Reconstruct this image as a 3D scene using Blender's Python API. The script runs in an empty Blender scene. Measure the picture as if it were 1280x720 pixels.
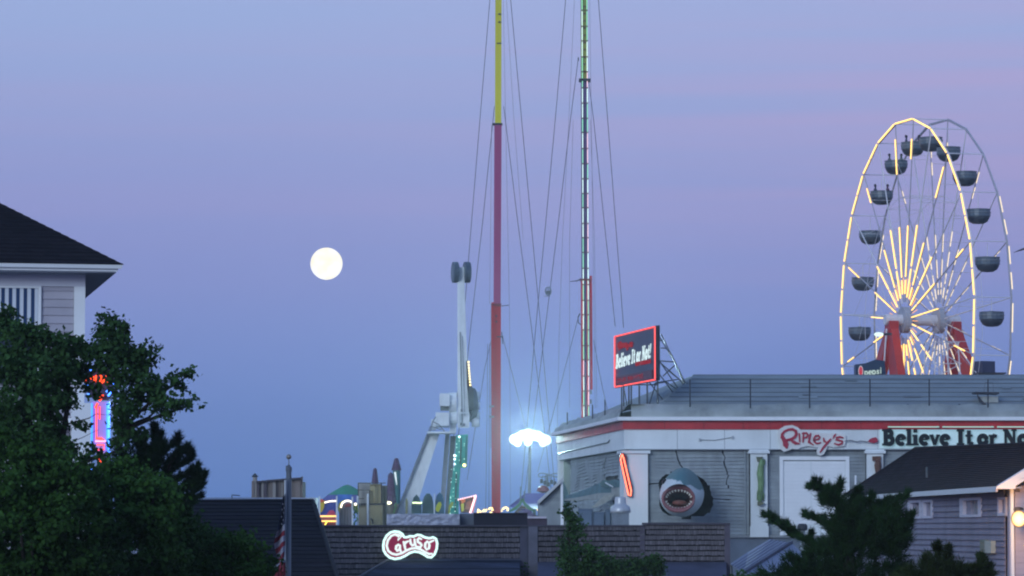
import bpy, math, random
import numpy as np
from mathutils import Vector, noise
R = math.radians
HAZE = 0.0004
# ------------------------------------------------------------------ camera, sky, light
sc = bpy.context.scene
F = 4282.0                       # focal length in photo pixels
PITCH = math.atan(300 / F)
CZ = 8.0
cam_d = bpy.data.cameras.new("camera"); cam = bpy.data.objects.new("camera", cam_d)
sc.collection.objects.link(cam); sc.camera = cam
cam.location = (0, 0, CZ); cam.rotation_euler = (math.pi / 2 + PITCH, 0, 0)
cam_d.sensor_width = 36; cam_d.lens = 36 * F / 1280; cam_d.clip_start = .5; cam_d.clip_end = 30000
sc.cycles.pixel_filter_type = 'BLACKMAN_HARRIS'; sc.cycles.filter_width = 2.1      # a small compact camera is not sharper than this
sc.view_settings.view_transform = 'Standard'; sc.view_settings.look = 'None'
sc.view_settings.exposure = 0; sc.view_settings.gamma = 1

world = bpy.data.worlds.new("World"); sc.world = world; world.use_nodes = True
nt = world.node_tree; nt.nodes.clear(); N = nt.nodes.new; L = nt.links.new
out = N('ShaderNodeOutputWorld'); add = N('ShaderNodeAddShader'); L(add.outputs[0], out.inputs[0])
bg1 = N('ShaderNodeBackground'); bg2 = N('ShaderNodeBackground'); L(bg1.outputs[0], add.inputs[0]); L(bg2.outputs[0], add.inputs[1])
sky = N('ShaderNodeTexSky'); sky.sky_type = 'NISHITA'; sky.sun_disc = False
sky.sun_elevation = R(1.5); sky.sun_rotation = R(208); sky.air_density = 1.3; sky.dust_density = .6; sky.ozone_density = 3
L(sky.outputs[0], bg1.inputs[0]); bg1.inputs[1].default_value = 0.05
tc = N('ShaderNodeTexCoord'); sep = N('ShaderNodeSeparateXYZ'); L(tc.outputs['Generated'], sep.inputs[0])
ramp = N('ShaderNodeValToRGB'); cr = ramp.color_ramp; cr.interpolation = 'B_SPLINE'
def lin(c): return tuple((x / 255 / 12.92) if x / 255 <= .04045 else ((x / 255 + .055) / 1.055) ** 2.4 for x in c)
SKYC = [(0.0, (88, 136, 210)), (.014, (97, 142, 216)), (.037, (109, 146, 218)), (.06, (124, 146, 213)), (.084, (136, 147, 210)),
        (.115, (146, 158, 213)), (.15, (153, 174, 222)), (.24, (150, 178, 226)), (.5, (110, 145, 205)), (1.0, (70, 100, 165))]
while len(cr.elements) < len(SKYC): cr.elements.new(.5)
for e, (p_, c) in zip(cr.elements, SKYC): e.position = p_
for e, (p_, c) in zip(cr.elements, SKYC): e.color = (*lin(c), 1)
L(sep.outputs['Z'], ramp.inputs[0])
# thin pinkish streaks of high haze, long in azimuth and thin in elevation
mp = N('ShaderNodeMapping'); mp.inputs['Scale'].default_value = (1.6, 1.6, 48); mp.inputs['Location'].default_value = (.3, .2, .5)
L(tc.outputs['Generated'], mp.inputs[0])
nz = N('ShaderNodeTexNoise'); nz.inputs['Scale'].default_value = 2.2; nz.inputs['Detail'].default_value = 3; L(mp.outputs[0], nz.inputs['Vector'])
rx = N('ShaderNodeMapRange'); rx.interpolation_type = 'SMOOTHSTEP'
rx.inputs['From Min'].default_value = -.10; rx.inputs['From Max'].default_value = .22; rx.inputs['To Min'].default_value = .14; rx.inputs['To Max'].default_value = .72
L(sep.outputs['X'], rx.inputs[0])
rz = N('ShaderNodeMapRange'); rz.interpolation_type = 'SMOOTHSTEP'
for k, v in zip(('From Min', 'From Max', 'To Min', 'To Max'), (.055, .11, 0, 1)): rz.inputs[k].default_value = v
rz2 = N('ShaderNodeMapRange'); rz2.interpolation_type = 'SMOOTHSTEP'
for k, v in zip(('From Min', 'From Max', 'To Min', 'To Max'), (.12, .22, 1, .0)): rz2.inputs[k].default_value = v
L(sep.outputs['Z'], rz.inputs[0]); L(sep.outputs['Z'], rz2.inputs[0])
rn = N('ShaderNodeMapRange')
for k, v in zip(('From Min', 'From Max', 'To Min', 'To Max'), (.36, .70, .15, 1.0)): rn.inputs[k].default_value = v
L(nz.outputs[0], rn.inputs[0])
def mul(a, b):
    m = N('ShaderNodeMath'); m.operation = 'MULTIPLY'; L(a, m.inputs[0]); L(b, m.inputs[1]); return m.outputs[0]
fac = mul(mul(mul(rx.outputs[0], rz.outputs[0]), rz2.outputs[0]), rn.outputs[0])
mix = N('ShaderNodeMix'); mix.data_type = 'RGBA'; L(fac, mix.inputs[0]); L(ramp.outputs[0], mix.inputs[6])
mix.inputs[7].default_value = (*lin((188, 158, 206)), 1)
L(mix.outputs[2], bg2.inputs[0]); bg2.inputs[1].default_value = 1.0

sd = bpy.data.lights.new("afterglow_sun", 'SUN'); so = bpy.data.objects.new("afterglow_sun", sd); sc.collection.objects.link(so)
sd.energy = 1.45; sd.angle = R(25); sd.color = (.74, .88, 1.0)
so.rotation_euler = (R(72), 0, R(-28))          # low behind the camera: the glow the sun left in the west

# ------------------------------------------------------------------ helpers
def P(u, v, Y):
    cx = (u - 640) / F; cz = (360 - v) / F
    dy = math.cos(PITCH) - cz * math.sin(PITCH); dz = math.sin(PITCH) + cz * math.cos(PITCH)
    return Vector((cx * Y / dy, Y, CZ + dz * Y / dy))
def S(Y): return Y / F
def Zat(v, Y): return P(640, v, Y).z

def origin(o):
    v = Vector((0, 0, 0))
    while o is not None: v = v + o.location; o = o.parent
    return v
class MB:
    def __init__(s): s.v = []; s.f = []
    def add(s, vs, fs):
        b = len(s.v); s.v += [tuple(x) for x in vs]; s.f += [tuple(i + b for i in f) for f in fs]; return s
    def box(s, c, size, rz=0, mat=None):
        hx, hy, hz = [x / 2 for x in size]; c = Vector(c)
        vs = [Vector((x * hx, y * hy, z * hz)) for z in (-1, 1) for y in (-1, 1) for x in (-1, 1)]
        if rz: 
            ca, sa = math.cos(rz), math.sin(rz); vs = [Vector((v.x * ca - v.y * sa, v.x * sa + v.y * ca, v.z)) for v in vs]
        return s.add([c + v for v in vs], [(0, 2, 3, 1), (4, 5, 7, 6), (0, 1, 5, 4), (2, 6, 7, 3), (0, 4, 6, 2), (1, 3, 7, 5)])
    def hexa(s, b, t):
        return s.add(list(b) + list(t), [(3, 2, 1, 0), (4, 5, 6, 7), (0, 1, 5, 4), (1, 2, 6, 5), (2, 3, 7, 6), (3, 0, 4, 7)])
    def bar(s, p0, p1, w, d=None, w1=None):
        """rectangular bar"""
        p0, p1 = Vector(p0), Vector(p1); d = d or w; w1 = w1 or w; k = w1 / w
        z = (p1 - p0).normalized(); ref = Vector((0, 1, 0)) if abs(z.y) < .9 else Vector((0, 0, 1))
        x = z.cross(ref).normalized(); y = z.cross(x).normalized()
        def sq(p, q): return [p + x * a * w / 2 * q + y * b * d / 2 * q for a, b in ((-1, -1), (1, -1), (1, 1), (-1, 1))]
        return s.hexa(sq(p0, 1), sq(p1, k))
    def tube(s, p0, p1, r0, r1=None, n=8):
        return s.path([p0, p1], [r0, r0 if r1 is None else r1], n)
    def path(s, pts, rad, n=6):
        pts = [Vector(p) for p in pts]
        if not hasattr(rad, '__len__'): rad = [rad] * len(pts)
        vs = []
        for i, p in enumerate(pts):
            t = (pts[min(i + 1, len(pts) - 1)] - pts[max(i - 1, 0)]).normalized()
            ref = Vector((0, 1, 0)) if abs(t.y) < .9 else Vector((0, 0, 1))
            x = t.cross(ref).normalized(); y = t.cross(x)
            vs += [p + (x * math.cos(2 * math.pi * k / n) + y * math.sin(2 * math.pi * k / n)) * rad[i] for k in range(n)]
        fs = [(i * n + k, i * n + (k + 1) % n, (i + 1) * n + (k + 1) % n, (i + 1) * n + k) for i in range(len(pts) - 1) for k in range(n)]
        fs += [tuple(range(n))[::-1], tuple((len(pts) - 1) * n + k for k in range(n))]
        return s.add(vs, fs)
    def lathe(s, c, prof, n=16, sx=1, sy=1):
        c = Vector(c); vs = []
        for r, z in prof: vs += [c + Vector((r * sx * math.cos(2 * math.pi * k / n), r * sy * math.sin(2 * math.pi * k / n), z)) for k in range(n)]
        fs = [(i * n + k, i * n + (k + 1) % n, (i + 1) * n + (k + 1) % n, (i + 1) * n + k) for i in range(len(prof) - 1) for k in range(n)]
        fs += [tuple(range(n))[::-1], tuple((len(prof) - 1) * n + k for k in range(n))]
        return s.add(vs, fs)
    def sphere(s, c, r, n=16, m=10, sc_=(1, 1, 1)):
        prof = [(math.sin(math.pi * i / m) * r if 0 < i < m else 1e-4, -math.cos(math.pi * i / m) * r * sc_[2]) for i in range(m + 1)]
        return s.lathe(c, prof, n, sc_[0], sc_[1])
    def prism(s, pts, off):
        """pts: front outline (3D); off: vector to the back"""
        n = len(pts); off = Vector(off); pts = [Vector(p) for p in pts]
        return s.add(pts + [p + off for p in pts], [tuple(range(n)), tuple(range(2 * n - 1, n - 1, -1))] + [((k + 1) % n, k, k + n, (k + 1) % n + n) for k in range(n)])
    def ppx(s, px, Y, th):
        return s.prism([P(u, v, Y) for u, v in px], (0, th, 0))
    def bpx(s, u0, v0, u1, v1, Y, d):
        a, b = P(u0, v0, Y), P(u1, v1, Y)
        return s.box(((a.x + b.x) / 2, Y + d / 2, (a.z + b.z) / 2), (abs(b.x - a.x), d, abs(a.z - b.z)))
    def build(s, name, mat, parent=None, label=None, cat=None, group=None, kind=None, smooth=False, base=None):
        if parent is not None: o0 = origin(parent)
        else:
            a = np.array(s.v); o0 = Vector(((a[:, 0].min() + a[:, 0].max()) / 2, (a[:, 1].min() + a[:, 1].max()) / 2, a[:, 2].min())) if base is None else Vector(base)
        me = bpy.data.meshes.new(name); me.from_pydata([(x - o0.x, y - o0.y, z - o0.z) for x, y, z in s.v], [], s.f)
        me.materials.append(mat)
        if smooth: me.polygons.foreach_set('use_smooth', [True] * len(me.polygons))
        me.update(); o = bpy.data.objects.new(name, me); sc.collection.objects.link(o)
        if parent is not None: o.parent = parent
        else: o.location = o0
        return tag(o, label, cat, group, kind)
def tag(o, label=None, cat=None, group=None, kind=None):
    for k, v in (('label', label), ('category', cat), ('group', group), ('kind', kind)):
        if v: o[k] = v
    return o
def thing(name, label, cat, loc, group=None, kind=None):
    o = bpy.data.objects.new(name, None); o.location = loc; o.empty_display_size = .2; sc.collection.objects.link(o)
    return tag(o, label, cat, group, kind)
def copy_tree(o, parent=None):
    c = o.copy(); sc.collection.objects.link(c); c.parent = parent
    for ch in o.children: copy_tree(ch, c)
    return c

class Frame:
    """a vertical wall plane: s along the wall, z up, d outwards"""
    def __init__(s, O, ex, n=None):
        s.O = Vector((O[0], O[1], 0)); s.ex = Vector((ex[0], ex[1], 0)).normalized()
        s.n = Vector((s.ex.y, -s.ex.x, 0))
    def pt(s, a, z, d=0): return s.O + s.ex * a + s.n * d + Vector((0, 0, z))
    def px(s, u, v):
        q = P(u, v, 100.0); c = Vector((0, 0, CZ)); r = q - c
        t = s.n.dot(s.O - c) / s.n.dot(r); h = c + r * t
        return (h - s.O).dot(s.ex), h.z
    def poly(s, pts, d=0): return [s.pt(*s.px(u, v), d) for u, v in pts]
    def box(s, mb, a0, a1, z0, z1, d0, d1):
        return mb.hexa([s.pt(a0, z0, d1), s.pt(a1, z0, d1), s.pt(a1, z0, d0), s.pt(a0, z0, d0)],
                       [s.pt(a0, z1, d1), s.pt(a1, z1, d1), s.pt(a1, z1, d0), s.pt(a0, z1, d0)])
    def bpx(s, mb, u0, v0, u1, v1, d0, d1):
        a, z1 = s.px(u0, v0); b, z0 = s.px(u1, v1); return s.box(mb, a, b, z0, z1, d0, d1)

# ------------------------------------------------------------------ materials
MATS = {}
def mat(name, col, rough=.7, var=.12, scale=3.0, metal=0, bump=0, island=0, emit=None, es=0, stretch=(1, 1, 1), spec=.3, dirt=0):
    if name in MATS: return MATS[name]
    m = bpy.data.materials.new(name); MATS[name] = m; m.use_nodes = True
    t = m.node_tree; b = t.nodes['Principled BSDF']; n = t.nodes.new; l = t.links.new
    b.inputs['Roughness'].default_value = rough; b.inputs['Metallic'].default_value = metal; b.inputs['Specular IOR Level'].default_value = spec
    tc = n('ShaderNodeTexCoord'); mpn = n('ShaderNodeMapping'); mpn.inputs['Scale'].default_value = stretch; l(tc.outputs['Object'], mpn.inputs[0])
    nz = n('ShaderNodeTexNoise'); nz.inputs['Scale'].default_value = scale; nz.inputs['Detail'].default_value = 5; l(mpn.outputs[0], nz.inputs['Vector'])
    mr = n('ShaderNodeMapRange'); mr.inputs['From Min'].default_value = .25; mr.inputs['From Max'].default_value = .75
    mr.inputs['To Min'].default_value = 1 - var; mr.inputs['To Max'].default_value = 1 + var; l(nz.outputs[0], mr.inputs[0])
    last = mr.outputs[0]
    if island:
        g = n('ShaderNodeNewGeometry'); oi = n('ShaderNodeObjectInfo'); ad = n('ShaderNodeMath'); ad.operation = 'ADD'
        l(g.outputs['Random Per Island'], ad.inputs[0]); l(oi.outputs['Random'], ad.inputs[1])
        m2 = n('ShaderNodeMapRange'); m2.inputs['From Max'].default_value = 2; m2.inputs['To Min'].default_value = 1 - island; m2.inputs['To Max'].default_value = 1 + island
        l(ad.outputs[0], m2.inputs[0]); mm = n('ShaderNodeMath'); mm.operation = 'MULTIPLY'; l(last, mm.inputs[0]); l(m2.outputs[0], mm.inputs[1]); last = mm.outputs[0]
    if dirt:
        n3 = n('ShaderNodeTexNoise'); n3.inputs['Scale'].default_value = scale * .35; n3.inputs['Detail'].default_value = 8; n3.inputs['Roughness'].default_value = .7
        mp3 = n('ShaderNodeMapping'); mp3.inputs['Scale'].default_value = (1.5, 1.5, .35); l(tc.outputs['Object'], mp3.inputs[0]); l(mp3.outputs[0], n3.inputs['Vector'])
        m3 = n('ShaderNodeMapRange'); m3.inputs['From Min'].default_value = .45; m3.inputs['From Max'].default_value = .7; m3.inputs['To Min'].default_value = 1; m3.inputs['To Max'].default_value = 1 - dirt
        l(n3.outputs[0], m3.inputs[0]); mm = n('ShaderNodeMath'); mm.operation = 'MULTIPLY'; l(last, mm.inputs[0]); l(m3.outputs[0], mm.inputs[1]); last = mm.outputs[0]
    vm = n('ShaderNodeVectorMath'); vm.operation = 'SCALE'; vm.inputs[0].default_value = col; l(last, vm.inputs['Scale']); l(vm.outputs[0], b.inputs['Base Color'])
    if bump:
        bp = n('ShaderNodeBump'); bp.inputs['Strength'].default_value = bump; bp.inputs['Distance'].default_value = .05; l(nz.outputs[0], bp.inputs['Height']); l(bp.outputs[0], b.inputs['Normal'])
    if emit:
        b.inputs['Emission Color'].default_value = (*emit, 1); b.inputs['Emission Strength'].default_value = es
    return m
def shingle_mat(name, col, w, h, col2=None):
    """dark asphalt shingles laid in courses (seen from far): brick texture for tone and relief"""
    m = bpy.data.materials.new(name); m.use_nodes = True; t = m.node_tree; b = t.nodes['Principled BSDF']; n = t.nodes.new; l = t.links.new
    b.inputs['Roughness'].default_value = .95; b.inputs['Specular IOR Level'].default_value = .15
    tc = n('ShaderNodeTexCoord'); sp = n('ShaderNodeSeparateXYZ'); l(tc.outputs['Object'], sp.inputs[0]); cb = n('ShaderNodeCombineXYZ')
    ad = n('ShaderNodeMath'); ad.operation = 'ADD'; l(sp.outputs[0], ad.inputs[0]); l(sp.outputs[1], ad.inputs[1]); l(ad.outputs[0], cb.inputs[0]); l(sp.outputs[2], cb.inputs[1])
    br = n('ShaderNodeTexBrick'); br.inputs['Scale'].default_value = 1; br.inputs['Brick Width'].default_value = w; br.inputs['Row Height'].default_value = h
    br.inputs['Mortar Size'].default_value = h * .09; br.inputs['Bias'].default_value = 0
    br.inputs['Color1'].default_value = (*col, 1); br.inputs['Color2'].default_value = (*(col2 or tuple(c * 1.7 for c in col)), 1); br.inputs['Mortar'].default_value = (*[c * .45 for c in col], 1)
    l(cb.outputs[0], br.inputs['Vector'])
    nz = n('ShaderNodeTexNoise'); nz.inputs['Scale'].default_value = 1.3; nz.inputs['Detail'].default_value = 9; nz.inputs['Roughness'].default_value = .75; l(tc.outputs['Object'], nz.inputs['Vector'])
    mr = n('ShaderNodeMapRange'); mr.inputs['From Min'].default_value = .25; mr.inputs['From Max'].default_value = .75; mr.inputs['To Min'].default_value = .6; mr.inputs['To Max'].default_value = 1.4; l(nz.outputs[0], mr.inputs[0])
    vm = n('ShaderNodeVectorMath'); vm.operation = 'SCALE'; l(br.outputs[0], vm.inputs[0]); l(mr.outputs[0], vm.inputs['Scale']); l(vm.outputs[0], b.inputs['Base Color'])
    bp = n('ShaderNodeBump'); bp.inputs['Strength'].default_value = .5; bp.inputs['Distance'].default_value = .03; l(br.outputs['Fac'], bp.inputs['Height']); bp.invert = True; l(bp.outputs[0], b.inputs['Normal'])
    return m
def glow(name, col, es):
    if name in MATS: return MATS[name]
    m = bpy.data.materials.new(name); MATS[name] = m; m.use_nodes = True; t = m.node_tree; t.nodes.clear()
    o = t.nodes.new('ShaderNodeOutputMaterial'); e = t.nodes.new('ShaderNodeEmission'); e.inputs[0].default_value = (*col, 1); e.inputs[1].default_value = es; t.links.new(e.outputs[0], o.inputs[0])
    return m
def halo_glass(name, core, rim, s0, s1, p1=.85, p0=.15):
    """lamp glow: bright core fading to a tinted rim, painted as its halo"""
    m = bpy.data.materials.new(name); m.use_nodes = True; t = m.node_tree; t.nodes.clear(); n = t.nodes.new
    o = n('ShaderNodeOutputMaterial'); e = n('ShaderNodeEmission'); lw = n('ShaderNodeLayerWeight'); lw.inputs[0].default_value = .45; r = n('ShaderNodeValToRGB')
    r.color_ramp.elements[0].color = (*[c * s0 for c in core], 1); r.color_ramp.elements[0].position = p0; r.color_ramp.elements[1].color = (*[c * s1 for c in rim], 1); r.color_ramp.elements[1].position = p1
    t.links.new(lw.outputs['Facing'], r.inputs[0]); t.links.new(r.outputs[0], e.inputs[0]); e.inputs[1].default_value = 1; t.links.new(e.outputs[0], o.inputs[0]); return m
WHITE = mat('white_paint', (.74, .76, .78), .6, .05, 1.2, dirt=.22)
TRIM = mat('white_trim', (.82, .84, .86), .5, .04, 2)
FASCIA = mat('facade_white', (.74, .79, .80), .65, .05, .8, dirt=.18)
REDBAND = mat('red_band', (.50, .035, .045), .5, .18, 1.5, dirt=.3)
CLAP = mat('grey_clapboard', (.27, .305, .325), .7, .16, 2, island=.2, dirt=.28)
DARKV = mat('black_void', (.006, .006, .008), .9, .1)
METAL = mat('grey_steel', (.20, .22, .24), .5, .15, 4, metal=.3)
DARKM = mat('dark_steel', (.035, .04, .05), .5, .2, 4)
WSTEEL = mat('white_steel', (.74, .78, .80), .4, .08, 2, dirt=.2)
LEAF = mat('leaf', (.027, .066, .020), .75, .5, 1.1, island=.6, spec=.08)
LEAF2 = mat('shrub_leaf', (.026, .068, .014), .75, .9, .55, island=.6, spec=.08)
NEEDLE = mat('pine_needle', (.020, .050, .016), .75, .4, 1.5, island=.5, spec=.06)
BARK = mat('bark', (.022, .018, .015), .9, .3, 8, bump=.5)

# ------------------------------------------------------------------ ground, ocean, moon
g = MB(); g.add([(-900, -120, 0), (900, -120, 0), (900, 420, 0), (-900, 420, 0)], [(0, 1, 2, 3)])
g.build('ground', mat('sandy_asphalt', (.07, .068, .066), .95, .3, .15), kind='structure')
g = MB(); g.add([(-1500, 420, -.6), (1500, 420, -.6), (1500, 1800, -.6), (-1500, 1800, -.6)], [(0, 1, 2, 3)])
g.build('ocean', mat('sea_water', (.03, .05, .07), .25, .2, .05, bump=.4), kind='structure')
g = MB(); g.box((0, 430, -1.5), (1780, 24, 1.4)); g.build('beach', mat('sand', (.30, .26, .20), .95, .2, .3), kind='structure')
MD = 9000
mm = MB(); c = P(408.1, 329.6, MD); mm.sphere(c, 20.1 * S(MD), 64, 32)
moonm = bpy.data.materials.new('moon_glow'); moonm.use_nodes = True; t = moonm.node_tree; t.nodes.clear()
o_ = t.nodes.new('ShaderNodeOutputMaterial'); e_ = t.nodes.new('ShaderNodeEmission'); n_ = t.nodes.new('ShaderNodeTexNoise'); r_ = t.nodes.new('ShaderNodeValToRGB'); tc_ = t.nodes.new('ShaderNodeTexCoord')
t.links.new(tc_.outputs['Generated'], n_.inputs[0]); n_.inputs['Scale'].default_value = 2.6; n_.inputs['Detail'].default_value = 4
r_.color_ramp.elements[0].position = .35; r_.color_ramp.elements[0].color = (1, .93, .72, 1); r_.color_ramp.elements[1].position = .6; r_.color_ramp.elements[1].color = (1, 1, .97, 1)
t.links.new(n_.outputs[0], r_.inputs[0]); t.links.new(r_.outputs[0], e_.inputs[0]); e_.inputs[1].default_value = 1.35; t.links.new(e_.outputs[0], o_.inputs[0])
mm.build('moon', moonm, label='full white moon low in the lilac evening sky', cat='moon', smooth=True)

# ------------------------------------------------------------------ ribbons (lettering strokes) and siding
def arc(cx, cy, rx, ry, a0, a1, n=10): return [(cx + rx * math.cos(R(a0 + (a1 - a0) * i / n)), cy + ry * math.sin(R(a0 + (a1 - a0) * i / n))) for i in range(n + 1)]
def ribbon(mb, pts, w, place, th, lift=0.0, caps=True, closed=False):
    """flat stroke of width w along 2D pts; place(x, y, d) -> 3D point, front face at d = th + lift"""
    n = len(pts); Lf, Rt = [], []
    ws = w if hasattr(w, '__len__') else [w] * n
    for i, (x, y) in enumerate(pts):
        if closed: a, b = pts[(i - 1) % n], pts[(i + 1) % n]
        else: a, b = pts[max(i - 1, 0)], pts[min(i + 1, n - 1)]
        tx, ty = b[0] - a[0], b[1] - a[1]; l_ = math.hypot(tx, ty) or 1; nx, ny = -ty / l_, tx / l_
        k = 1.0
        if 0 < i < n - 1 or closed:
            q = pts[(i + 1) % n]; d1 = math.hypot(q[0] - x, q[1] - y) or 1; cs = abs((q[0] - x) / d1 * ny * -1 + (q[1] - y) / d1 * nx)
            k = min(1.4, 1 / max(.5, math.sqrt(max(0, 1 - cs * cs))))
        Lf.append((x + nx * ws[i] / 2 * k, y + ny * ws[i] / 2 * k)); Rt.append((x - nx * ws[i] / 2 * k, y - ny * ws[i] / 2 * k))
    if closed:
        m = n; vs = [place(*p, th + lift) for p in Lf] + [place(*p, th + lift) for p in Rt] + [place(*p, 0) for p in Lf] + [place(*p, 0) for p in Rt]; fs = []
        for i in range(m):
            j = (i + 1) % m; fs += [(i, j, m + j, m + i), (i, 2 * m + i, 2 * m + j, j), (m + j, 3 * m + j, 3 * m + i, m + i)]
        mb.add(vs, fs); return
    if caps:
        def cap(p, q, wd):   # round end at p, pointing away from q
            a = math.atan2(p[1] - q[1], p[0] - q[0]); return [(p[0] + wd / 2 * math.cos(a + t), p[1] + wd / 2 * math.sin(a + t)) for t in (-1.0, -.4, .4, 1.0)]
        outl = Lf[::-1] and (Rt + cap(pts[-1], pts[-2], ws[-1]) + Lf[::-1] + cap(pts[0], pts[1], ws[0]))
    m = n
    vs = [place(*p, th + lift) for p in Lf] + [place(*p, th + lift) for p in Rt] + [place(*p, 0) for p in Lf] + [place(*p, 0) for p in Rt]; fs = []
    for i in range(m - 1):
        j = i + 1; fs += [(i, j, m + j, m + i), (i, 2 * m + i, 2 * m + j, j), (m + j, 3 * m + j, 3 * m + i, m + i)]
    fs += [(0, m, 3 * m, 2 * m), (m - 1, 3 * m - 1 - m + m, 4 * m - 1, 2 * m - 1)] if False else [(0, m, 3 * m, 2 * m), (2 * m - 1, m - 1, 3 * m - 1, 4 * m - 1)]
    mb.add(vs, fs)
    if caps:
        for p, q, wd, e in ((pts[-1], pts[-2], ws[-1], .001), (pts[0], pts[1], ws[0], .0013)):
            cp = cap(p, q, wd); a = math.atan2(p[1] - q[1], p[0] - q[0])
            poly = [(p[0] + wd / 2 * math.cos(a - math.pi / 2), p[1] + wd / 2 * math.sin(a - math.pi / 2))] + cp + [(p[0] + wd / 2 * math.cos(a + math.pi / 2), p[1] + wd / 2 * math.sin(a + math.pi / 2))]
            mb.add([place(*x, th + lift) for x in poly] + [place(*x, 0) for x in poly], [tuple(range(6))] + [(k + 1, k, k + 6, k + 7) for k in range(5)])
SLAB = {
 'B': ([([(.2, 0), (.2, 1)], .27), ([(.2, .91), (.42, .91)] + arc(.42, .73, .17, .18, 90, -90, 6)[1:] + [(.2, .55)], .19), ([(.2, .53), (.46, .53)] + arc(.46, .31, .2, .22, 90, -90, 6)[1:] + [(.2, .09)], .20), ([(-.03, .94), (.2, .94)], .12), ([(-.03, .06), (.2, .06)], .12)], .86),
 'e': ([([(.12, .37), (.56, .37)], .09), (arc(.35, .34, .24, .25, 5, 318, 16), .19)], .72),
 'l': ([([(.17, 0), (.17, 1)], .26), ([(-.01, .94), (.17, .94)], .12), ([(-.03, .06), (.37, .06)], .12)], .42),
 'i': ([([(.17, 0), (.17, .66)], .26), ([(-.01, .60), (.17, .60)], .12), ([(-.03, .06), (.37, .06)], .12), ([(.17, .79), (.17, .99)], .24)], .42),
 'v': ([([(.09, .66), (.32, .04)], .21), ([(.32, .04), (.54, .66)], .17), ([(-.03, .61), (.22, .61)], .11), ([(.42, .61), (.66, .61)], .11)], .66),
 'I': ([([(.26, 0), (.26, 1)], .28), ([(.02, .93), (.5, .93)], .15), ([(.02, .07), (.5, .07)], .15)], .60),
 't': ([([(.22, .08), (.22, .92)], .24), ([(.0, .60), (.46, .60)], .13), ([(.22, .1), (.40, .09), (.47, .2)], .15)], .54),
 'o': ([(arc(.36, .34, .25, .25, 0, 360, 18), .21)], .78),
 'r': ([([(.18, 0), (.18, .66)], .25), ([(.2, .42), (.32, .60), (.5, .56)], .19), ([(-.02, .60), (.18, .60)], .12), ([(-.02, .06), (.40, .06)], .12)], .60),
 'N': ([([(.14, 0), (.14, 1)], .15), ([(.14, .96), (.70, .06)], .27), ([(.70, 0), (.70, 1)], .15), ([(-.02, .94), (.28, .94)], .12), ([(-.02, .06), (.30, .06)], .12), ([(.54, .94), (.86, .94)], .12)], .94),
 '!': ([([(.15, .34), (.17, 1)], [.12, .26]), ([(.15, .02), (.15, .2)], .22)], .36),
 ' ': ([], .32)}
def slab_text(txt, place, h, m, parent, th, xs=1.0, shear=0.0, name='letter'):
    x = 0
    for ch in txt:
        st, adv = SLAB[ch]
        if st:
            b = MB()
            for k, (pts, w) in enumerate(st):
                pl = lambda a, c, d, x=x: place((x + a * xs + shear * c) * h, c * h, d)
                ribbon(b, pts, w, pl, th, .0035 * k * (1 if th > .05 else .15), caps=False)
            b.build(name, m, parent)
        x += adv * xs
    return x * h
def rows_cut(sec, polys, z):
    out = []
    for poly in polys:
        xs = []
        for i in range(len(poly)):
            (x0, z0), (x1, z1) = poly[i], poly[(i + 1) % len(poly)]
            if (z0 > z) != (z1 > z): xs.append(x0 + (z - z0) / (z1 - z0) * (x1 - x0))
        xs.sort(); out += [(xs[i], xs[i + 1]) for i in range(0, len(xs) - 1, 2)]
    segs = [sec]
    for a, b in out:
        ns = []
        for s0, s1 in segs:
            if b <= s0 or a >= s1: ns.append((s0, s1)); continue
            if a > s0: ns.append((s0, a))
            if b < s1: ns.append((b, s1))
        segs = ns
    return [s_ for s_ in segs if s_[1] - s_[0] > .02]
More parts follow.
